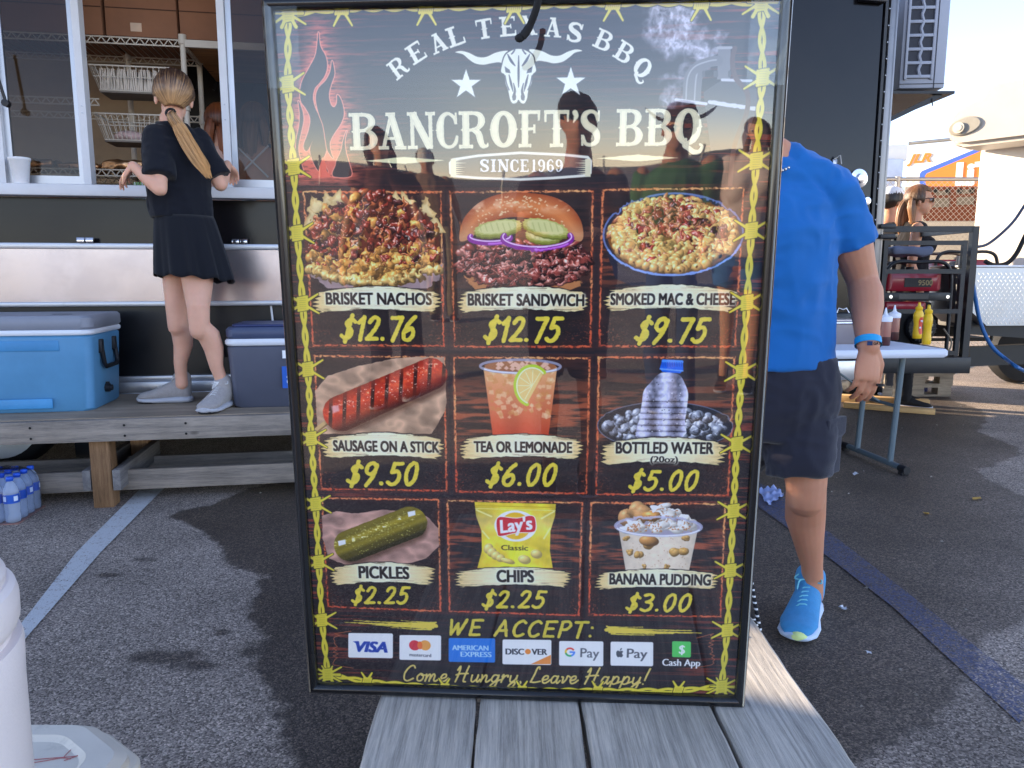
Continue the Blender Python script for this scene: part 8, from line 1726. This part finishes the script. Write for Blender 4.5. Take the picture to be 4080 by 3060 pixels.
# plastic wrapper on the painted line, scraps
def sheet(name, label, cat, pts, m, h=.02, n=14):
    P = [atz(*p,.006) for p in pts]; b = MB(); V = []
    for j in range(n+1):
        for i in range(n+1):
            s_, t_ = i/n, j/n; q = P[0].lerp(P[1],s_).lerp(P[3].lerp(P[2],s_),t_); V.append((q.x+random.uniform(-.006,.006),q.y+random.uniform(-.006,.006),.007+abs(math.sin(s_*9+t_*5)*math.cos(t_*7))*h*random.uniform(.4,1)))
    b.add(V,[(j*(n+1)+i,j*(n+1)+i+1,(j+1)*(n+1)+i+1,(j+1)*(n+1)+i) for j in range(n) for i in range(n)]); return tag(b.build(name,m,None,3),label,cat)
sheet('plastic_wrapper','crumpled pale plastic wrapper on the blue line right of the menu','wrapper',[(3015,1955),(3090,1945),(3126,1975),(3060,2018)],mat('milky_plastic',srgb(150,164,206),.3,var=.1))
sheet('paper_scrap','tiny white scrap in front of the table foot','scrap',[(3398,1885),(3412,1882),(3420,1890),(3405,1896)],whp,.006,3)
sheet('paper_scrap','small white scrap right of the blue shoe','scrap',[(3344,2418),(3362,2414),(3376,2430),(3352,2432)],whp,.008,4)
sheet('paper_scrap','tiny white scrap below the blue shoe','scrap',[(3450,2598),(3464,2598),(3466,2608),(3452,2606)],whp,.006,3)
sheet('leaf','yellow dry leaf on the paving at the right','leaf',[(3870,1984),(3900,1980),(3912,1990),(3880,1992)],mat('dry_leaf',srgb(190,150,70),.7),.008,3); sheet('leaf','tan dry leaf nearer the right edge of the blue line','leaf',[(3672,2042),(3700,2044),(3712,2052),(3684,2050)],bpy.data.materials['dry_leaf'],.008,3)
deb = MB(); r_ = random.Random(4)
for k in range(240): 
    x = r_.uniform(-2.4,4.5); y = r_.uniform(1.0,6.5); s_ = r_.uniform(.003,.009); a = r_.uniform(0,6.3); deb.add([(x+s_*math.cos(a),y+s_*math.sin(a),.001),(x+s_*math.cos(a+2.1),y+s_*math.sin(a+2.1),.001),(x+s_*math.cos(a+4.2),y+s_*math.sin(a+4.2),.001),(x,y,.001+s_*.7)],[(0,1,3),(1,2,3),(2,0,3)])
tag(deb.build('grit',mat('pale_grit',srgb(150,144,136),.9,var=.4,vs=3)),'scattered pale grit and crumbs on the asphalt','grit',kind='stuff')
# ------------------------------------------------------------------ white trailer at the right, its tongue, tool box and hoses
YT = 6.9; wx = aty(3862,1050,YT).x; 
WT = thing('white_trailer','sunlit white box trailer with a cooling unit on its front at the right edge','trailer',(wx,YT,0),math.radians(-50)); cream = mat('white_gelcoat',srgb(220,214,206),.4,var=.03)
zt_ = aty(3930,500,YT).z; zb_ = aty(3862,1068,YT).z
b = MB(); b.box(0,2.4,0,5.5,zb_-.25,zt_+.25,.05); b.build('trailer_body',cream,WT,.5)
q0 = aty(3884,480,YT-.35); q1 = aty(3960,350,YT-.35)
# nose mounted cooling unit
NU = MB(); cx0, cz0, cz1 = -.10, aty(3900,575,YT-.3).z, aty(3990,335,YT-.3).z
prof = [(.02,.03),(.1,-.02),(1.9,-.02),(1.9,.64),(.38,.62),(.30,.50),(.12,.43),(.02,.36),(-.03,.16)]
hS = (cz1-cz0)/.62; P = [(cx0+x*.75,z*hS) for x,z in prof]; V = [(x,-.42,cz0+z) for x,z in P]+[(x,-.01,cz0+z) for x,z in P]; n = len(P)
NU.add(V,[tuple(range(n)),tuple(reversed(range(n,2*n)))]+[(i,i+n,(i+1)%n+n,(i+1)%n) for i in range(n)]); me_ = NU.mesh('cooling_unit',mat('cream_unit_plastic',srgb(196,188,176),.45,var=.03)); bm = bmesh.new(); bm.from_mesh(me_); bmesh.ops.bevel(bm,geom=bm.edges[:],offset=.035,segments=3,affect='EDGES'); bm.to_mesh(me_); bm.free(); cu_ = link('cooling_unit',me_,WT,.6)
b = MB(); b.prism([(0,0)],0,0) if False else None
b.loft([((cx0+.12,-.428,cz0+.15*1),.13,.075,None,(1,0,.1),(0,0,1)),((cx0+.12,-.436,cz0+.15),.12,.065,None,(1,0,.1),(0,0,1))],20); b.build('unit_badge',mat('grey_badge',srgb(150,146,136),.5),cu_,.6)
b = MB(); b.lathe([(.045,-.452),(.045,-.436),(.0,-.436)],22,(cx0+.08,0,cz0+.14),'y'); b.lathe([(0,-.457),(.028,-.457),(.030,-.45)],20,(cx0+.08,0,cz0+.14),'y'); b.build('round_lamp',mat('pale_lens',srgb(220,210,190),.2),cu_,.6)
b = MB(); b.box(cx0+.62,cx0+.80,-.430,-.424,cz0+.30,cz0+.62,.002); b.build('unit_panel',mat('unit_panel_grey',srgb(190,182,170),.5),cu_); b = MB(); b.box(cx0+.66,cx0+.72,-.434,-.4305,cz0+.34,cz0+.38); b.box(cx0+.74,cx0+.79,-.434,-.4305,cz0+.48,cz0+.6); b.build('unit_vents',M['rubber'],cu_)
# tongue frame
TGz = aty(3950,1390,6.4).z
o = thing('trailer_tongue','black steel tongue and coupling in front of the white trailer','tongue',(0,0,0)); b = MB(); ya, yb = 5.9, 6.1
b.beam(aty(3855,1300,ya),aty(4300,1330,ya),.10,.12); b.beam(aty(3855,1420,yb),aty(4300,1400,yb),.06,.16); b.build('tongue_rail',M['blackmetal'],o)
b = MB(); b.box(aty(3880,1,6.3).x,aty(3925,1,6.3).x,6.25,6.45,aty(0,1300,6.3).z,aty(0,1040,6.3).z,.02); b.build('jack_post',mat('grey_primer',srgb(96,94,92),.6),o,.5); b = MB(); b.box(aty(3905,1,6.2).x,aty(3950,1,6.2).x,6.2,6.24,aty(0,1090,6.2).z,aty(0,1020,6.2).z,.006); b.build('jack_plate',mat('tan_plate',srgb(150,138,124),.6),o,.5)
MB().lathe([(.2,-.1),(.3,-.09),(.33,0),(.3,.09),(.2,.1)],30,(aty(4200,1,7.6).x,7.6,.33),'y').build('trailer_wheel',M['rubber'],o,.7)
# diamond plate tool box
DB = thing('tool_box','diamond plate aluminium tool box on the white trailer tongue','tool box',(aty(3888,1100,5.75).x,5.75,aty(3990,1298,5.75).z),math.radians(4)); bh = aty(3990,1066,5.75).z-aty(3990,1298,5.75).z
dm = mat('diamond_plate',srgb(150,154,162),.32,.85,.1); sd_ = MB(); sd_.add([(0.12,0,0),(1.0,0,0),(1.0,0,bh),(0,0,bh),(0,0,.10),(0.12,.55,0),(1.0,.55,0),(1.0,.55,bh),(0,.55,bh),(0,.55,.1)],[(0,1,2,3,4),(9,8,7,6,5),(0,5,6,1),(1,6,7,2),(2,7,8,3),(3,8,9,4),(4,9,5,0)]); sd_.build('box_shell',dm,DB)
b = MB(); 
for j in range(15):
    for i in range(26):
        x = .02+i*.036+(j%2)*.018; z = .02+j*(bh-.04)/15
        if x > .97 or (x < .14 and z < .10*(1-(x)/.12)+.02): continue
        a = .7 if j%2 else -.7; b.beam((x-.007*math.cos(a),-.0012,z-.010*math.sin(a)-.0),(x+.007*math.cos(a),-.0012,z+.010*math.sin(a)),.004,.0036,up=(0,1,0))
tag(b.build('diamond_studs',M['chrome'],DB),kind='stuff'); MB().box(-.012,1.01,-.012,.56,bh,bh+.018,.004).build('box_lid',M['alu'],DB,.5)
# hoses and cables
def hose(name,label,cat,P,r,m): b = MB(); b.tube(bezpath(P,7),r,9); return tag(b.build(name,m,None,1),label,cat)
hbl = mat('blue_hose_rubber',srgb(36,96,156),.45)
hose('blue_hose','blue hose sagging from the railing down to the ground at the right','hose',[aty(3874,1110,5.6),aty(3885,1180,5.6),aty(3905,1280,5.6),aty(3945,1370,5.55),aty(4000,1425,5.5),aty(4080,1478,5.4),atz(4200,1530,.02),atz(4500,1560,.02)],.014,hbl)
hose('upper_cable','dark blue cable curving up in front of the white trailer','cable',[aty(3880,985,5.7),aty(3930,975,5.75),aty(3985,935,5.8),aty(4040,880,5.85),aty(4085,815,5.9),aty(4140,740,5.95)],.011,mat('dark_cable',srgb(36,52,80),.5))
hose('black_cable','thick black cable looping above the tool box','cable',[aty(3925,1040,6.0),aty(3960,1056,6.0),aty(4010,1050,6.0),aty(4050,1010,6.0),aty(4085,940,6.0),aty(4120,880,6.0)],.017,M['rubber'])
b = MB(); 
for k,(x,y) in enumerate(((3930,1150),(3942,1160))): b.tube(bezpath([aty(x,y-40,6.1),aty(x-6,y,6.1),aty(x+4,y+25,6.1),aty(x-4,y+10,6.1)],5),.006,6)
tag(b.build('safety_chain_hooks',mat('brass_hook',srgb(176,150,80),.35,.8),None,1),'small brass coloured safety hooks hanging beside the tool box','hook')
# ------------------------------------------------------------------ fence, screen and the parked race trailer beyond
YF = 9.5; fx0 = aty(3480,715,YF).x; fx1 = fx0+7.0; fzt = aty(3700,714,YF).z
FN = thing('chain_link_fence','galvanised chain link fence with top rail and dark wind screen behind the people','fence',(0,0,0)); galv = mat('galvanised',srgb(150,146,140),.45,.7)
MB().tube([(fx0-2,YF,fzt),(fx1,YF,fzt)],.024,12).build('top_rail',galv,FN,1)
for k in range(4): 
    x = fx0+.30+k*2.4; MB().tube([(x,YF,0),(x,YF,fzt+.03)],.03,12).build('fence_post',galv,FN,1)
b = MB(); n = int(9/.07); zb2 = .03
for i in range(-32,n): 
    x = fx0-2+i*.07
    for s in (1,-1):
        xa = x if s > 0 else x+fzt; xb = x+fzt if s > 0 else x; b.beam((xa,YF+.02*s*.3,zb2),(xb,YF+.02*s*.3,fzt),.0035,.0035)
tag(b.build('chain_mesh',galv,FN),kind='stuff')
scr = glass('mesh_screen',(.42,.40,.38),.6,ior=1.2); zs1 = aty(3700,742,YF).z; zs0 = aty(3700,1060,YF).z
YR = 13.5
RT_o = aty(3608,700,YR); RT = thing('race_trailer','white trailer with blue and orange swoosh lettering beyond the fence','trailer',(RT_o.x,YR,0),math.radians(-38))
def onrt(px, py):  # local coordinates on the trailer side
    a = math.radians(-38); n_ = Vector((math.sin(a)*-1*-1,0,0)); nv = Vector((-math.sin(a),math.cos(a),0)); uv_ = Vector((math.cos(a),math.sin(a),0)); r = ray(px,py); O = Vector((RT_o.x,YR,0)); t = (O-EYE).dot(nv)/r.dot(nv); P = EYE+r*t; return ((P-O).dot(uv_),P.z)
zt3 = onrt(3612,580)[1]; MB().box(0,11,.0,2.5,.75,zt3,.03).build('trailer_side',mat('cream_side',srgb(206,200,186),.4,var=.02),RT,.5)
org = mat('orange_vinyl',srgb(236,128,44),.4,var=.03); blv = mat('blue_vinyl',srgb(70,104,200),.4,var=.03)
def flat(pts, y, m, nm): P = [onrt(*p) for p in pts]; b = MB(); b.add([(u,y,z) for u,z in P],[tuple(range(len(P)))]); return b.build(nm,m,RT)
flat([(3664,742),(3664,694),(3672,682),(3945,570),(3990,552),(3990,600),(3945,590),(3692,690),(3686,700),(3690,742)],-.004,blv,'blue_stripe')
flat([(3690,742),(3686,702),(3694,692),(3945,586),(4100,540),(4100,742)],-.008,org,'orange_field'); flat([(3668,742),(4100,742),(4100,880),(3680,880)],-.008,mat('brown_orange_vinyl',srgb(140,72,42),.5,var=.15,vs=5),'lower_field')
for s_,x,y,sz in (('L',3800,737,.62),('iTT',3846,737,.62),('LE',3946,737,.62)):
    u,z = onrt(x,y); text_obj(s_,.50,mat('white_vinyl',srgb(240,238,228),.4) if 'white_vinyl' not in bpy.data.materials else bpy.data.materials['white_vinyl'],RT,(u,-.014,z),(PI/2,0,0),'side_lettering',.002,1.15,.02,'LEFT')
u,z = onrt(3622,650); text_obj('JLR',.20,org,RT,(u,-.006,z),(PI/2,0,0),'logo_lettering',.002,1.2,.008,'LEFT',shear=.3)
u,z = onrt(3780,800); 
b = MB(); 
for k in range(7): b.box(u-.6+k*.36,u-.6+k*.36+.25,-.0135,-.0095,z-.08-.02*(k%2),z+.05); b.box(u-.5+k*.3,u-.5+k*.3+.2,-.0135,-.0095,z+.1,z+.17)
b.build('small_lettering',mat('pale_lettering',srgb(150,140,124),.6),RT)
b = MB(); b.tube([(0,.06,zt3+.04),(10,.06,zt3+.04)],.03,8); 
for k in range(4): b.tube([(1.2+k*2,.06,zt3+.04),(1.35+k*2,.0,zt3+.28)],.012,6)
b.build('roof_rail',galv,RT,1)
for x in (2.5,3.5): MB().lathe([(.2,-.1),(.42,-.1),(.45,0),(.42,.1)],28,(x,.15,.45),'y').build('trailer_wheel',M['rubber'],RT,.6)
MB().add([(fx0-1.95,YF+.05,zs0),(fx1,YF+.05,zs0),(fx1,YF+.05,zs1),(fx0-1.95,YF+.05,zs1)],[(0,1,2,3)]).build('wind_screen',scr,FN)
b = MB(); 
for k in range(60): b.lathe([(.035,0),(.035,.004)],10,(fx0-1.9+k*.15,YF+.044,zs1-.05),'y')
tag(b.build('grommets',M['rubber'],FN),kind='stuff')
# pale grey box trailer further left behind
gx = aty(3540,640,16); o = thing('grey_trailer','pale grey trailer roof glimpsed left of the race trailer','trailer',(gx.x-2.5,16,0)); zg = aty(3560,632,16).z; MB().box(0,aty(3603,640,16).x-gx.x+2.5,0,3,.7,zg,.03).build('trailer_body',mat('pale_grey_paint',srgb(180,188,204),.5),o,.5)
MB().box(2.62,3.05,.3,1.2,zg,zg+.33,.04).build('roof_vent',cream,o,.5); MB().box(2.9,3.3,-.01,.0,zg-.05,zg+.02).build('red_marker_lamp',mat('dull_red',srgb(120,50,50),.5),o)
# ------------------------------------------------------------------ what stands behind the camera, seen in the glossy surfaces
o = thing('light_fence','distant low fence line behind the camera','fence',(0,-30,0))
for k in range(13): MB().tube([(-24+k*4,0,0),(-24+k*4,0,1.5)],.05,8).build('fence_post',galv,o)
MB().box(-24,24,-.02,.02,1.1,1.2).build('fence_rail',galv,o)
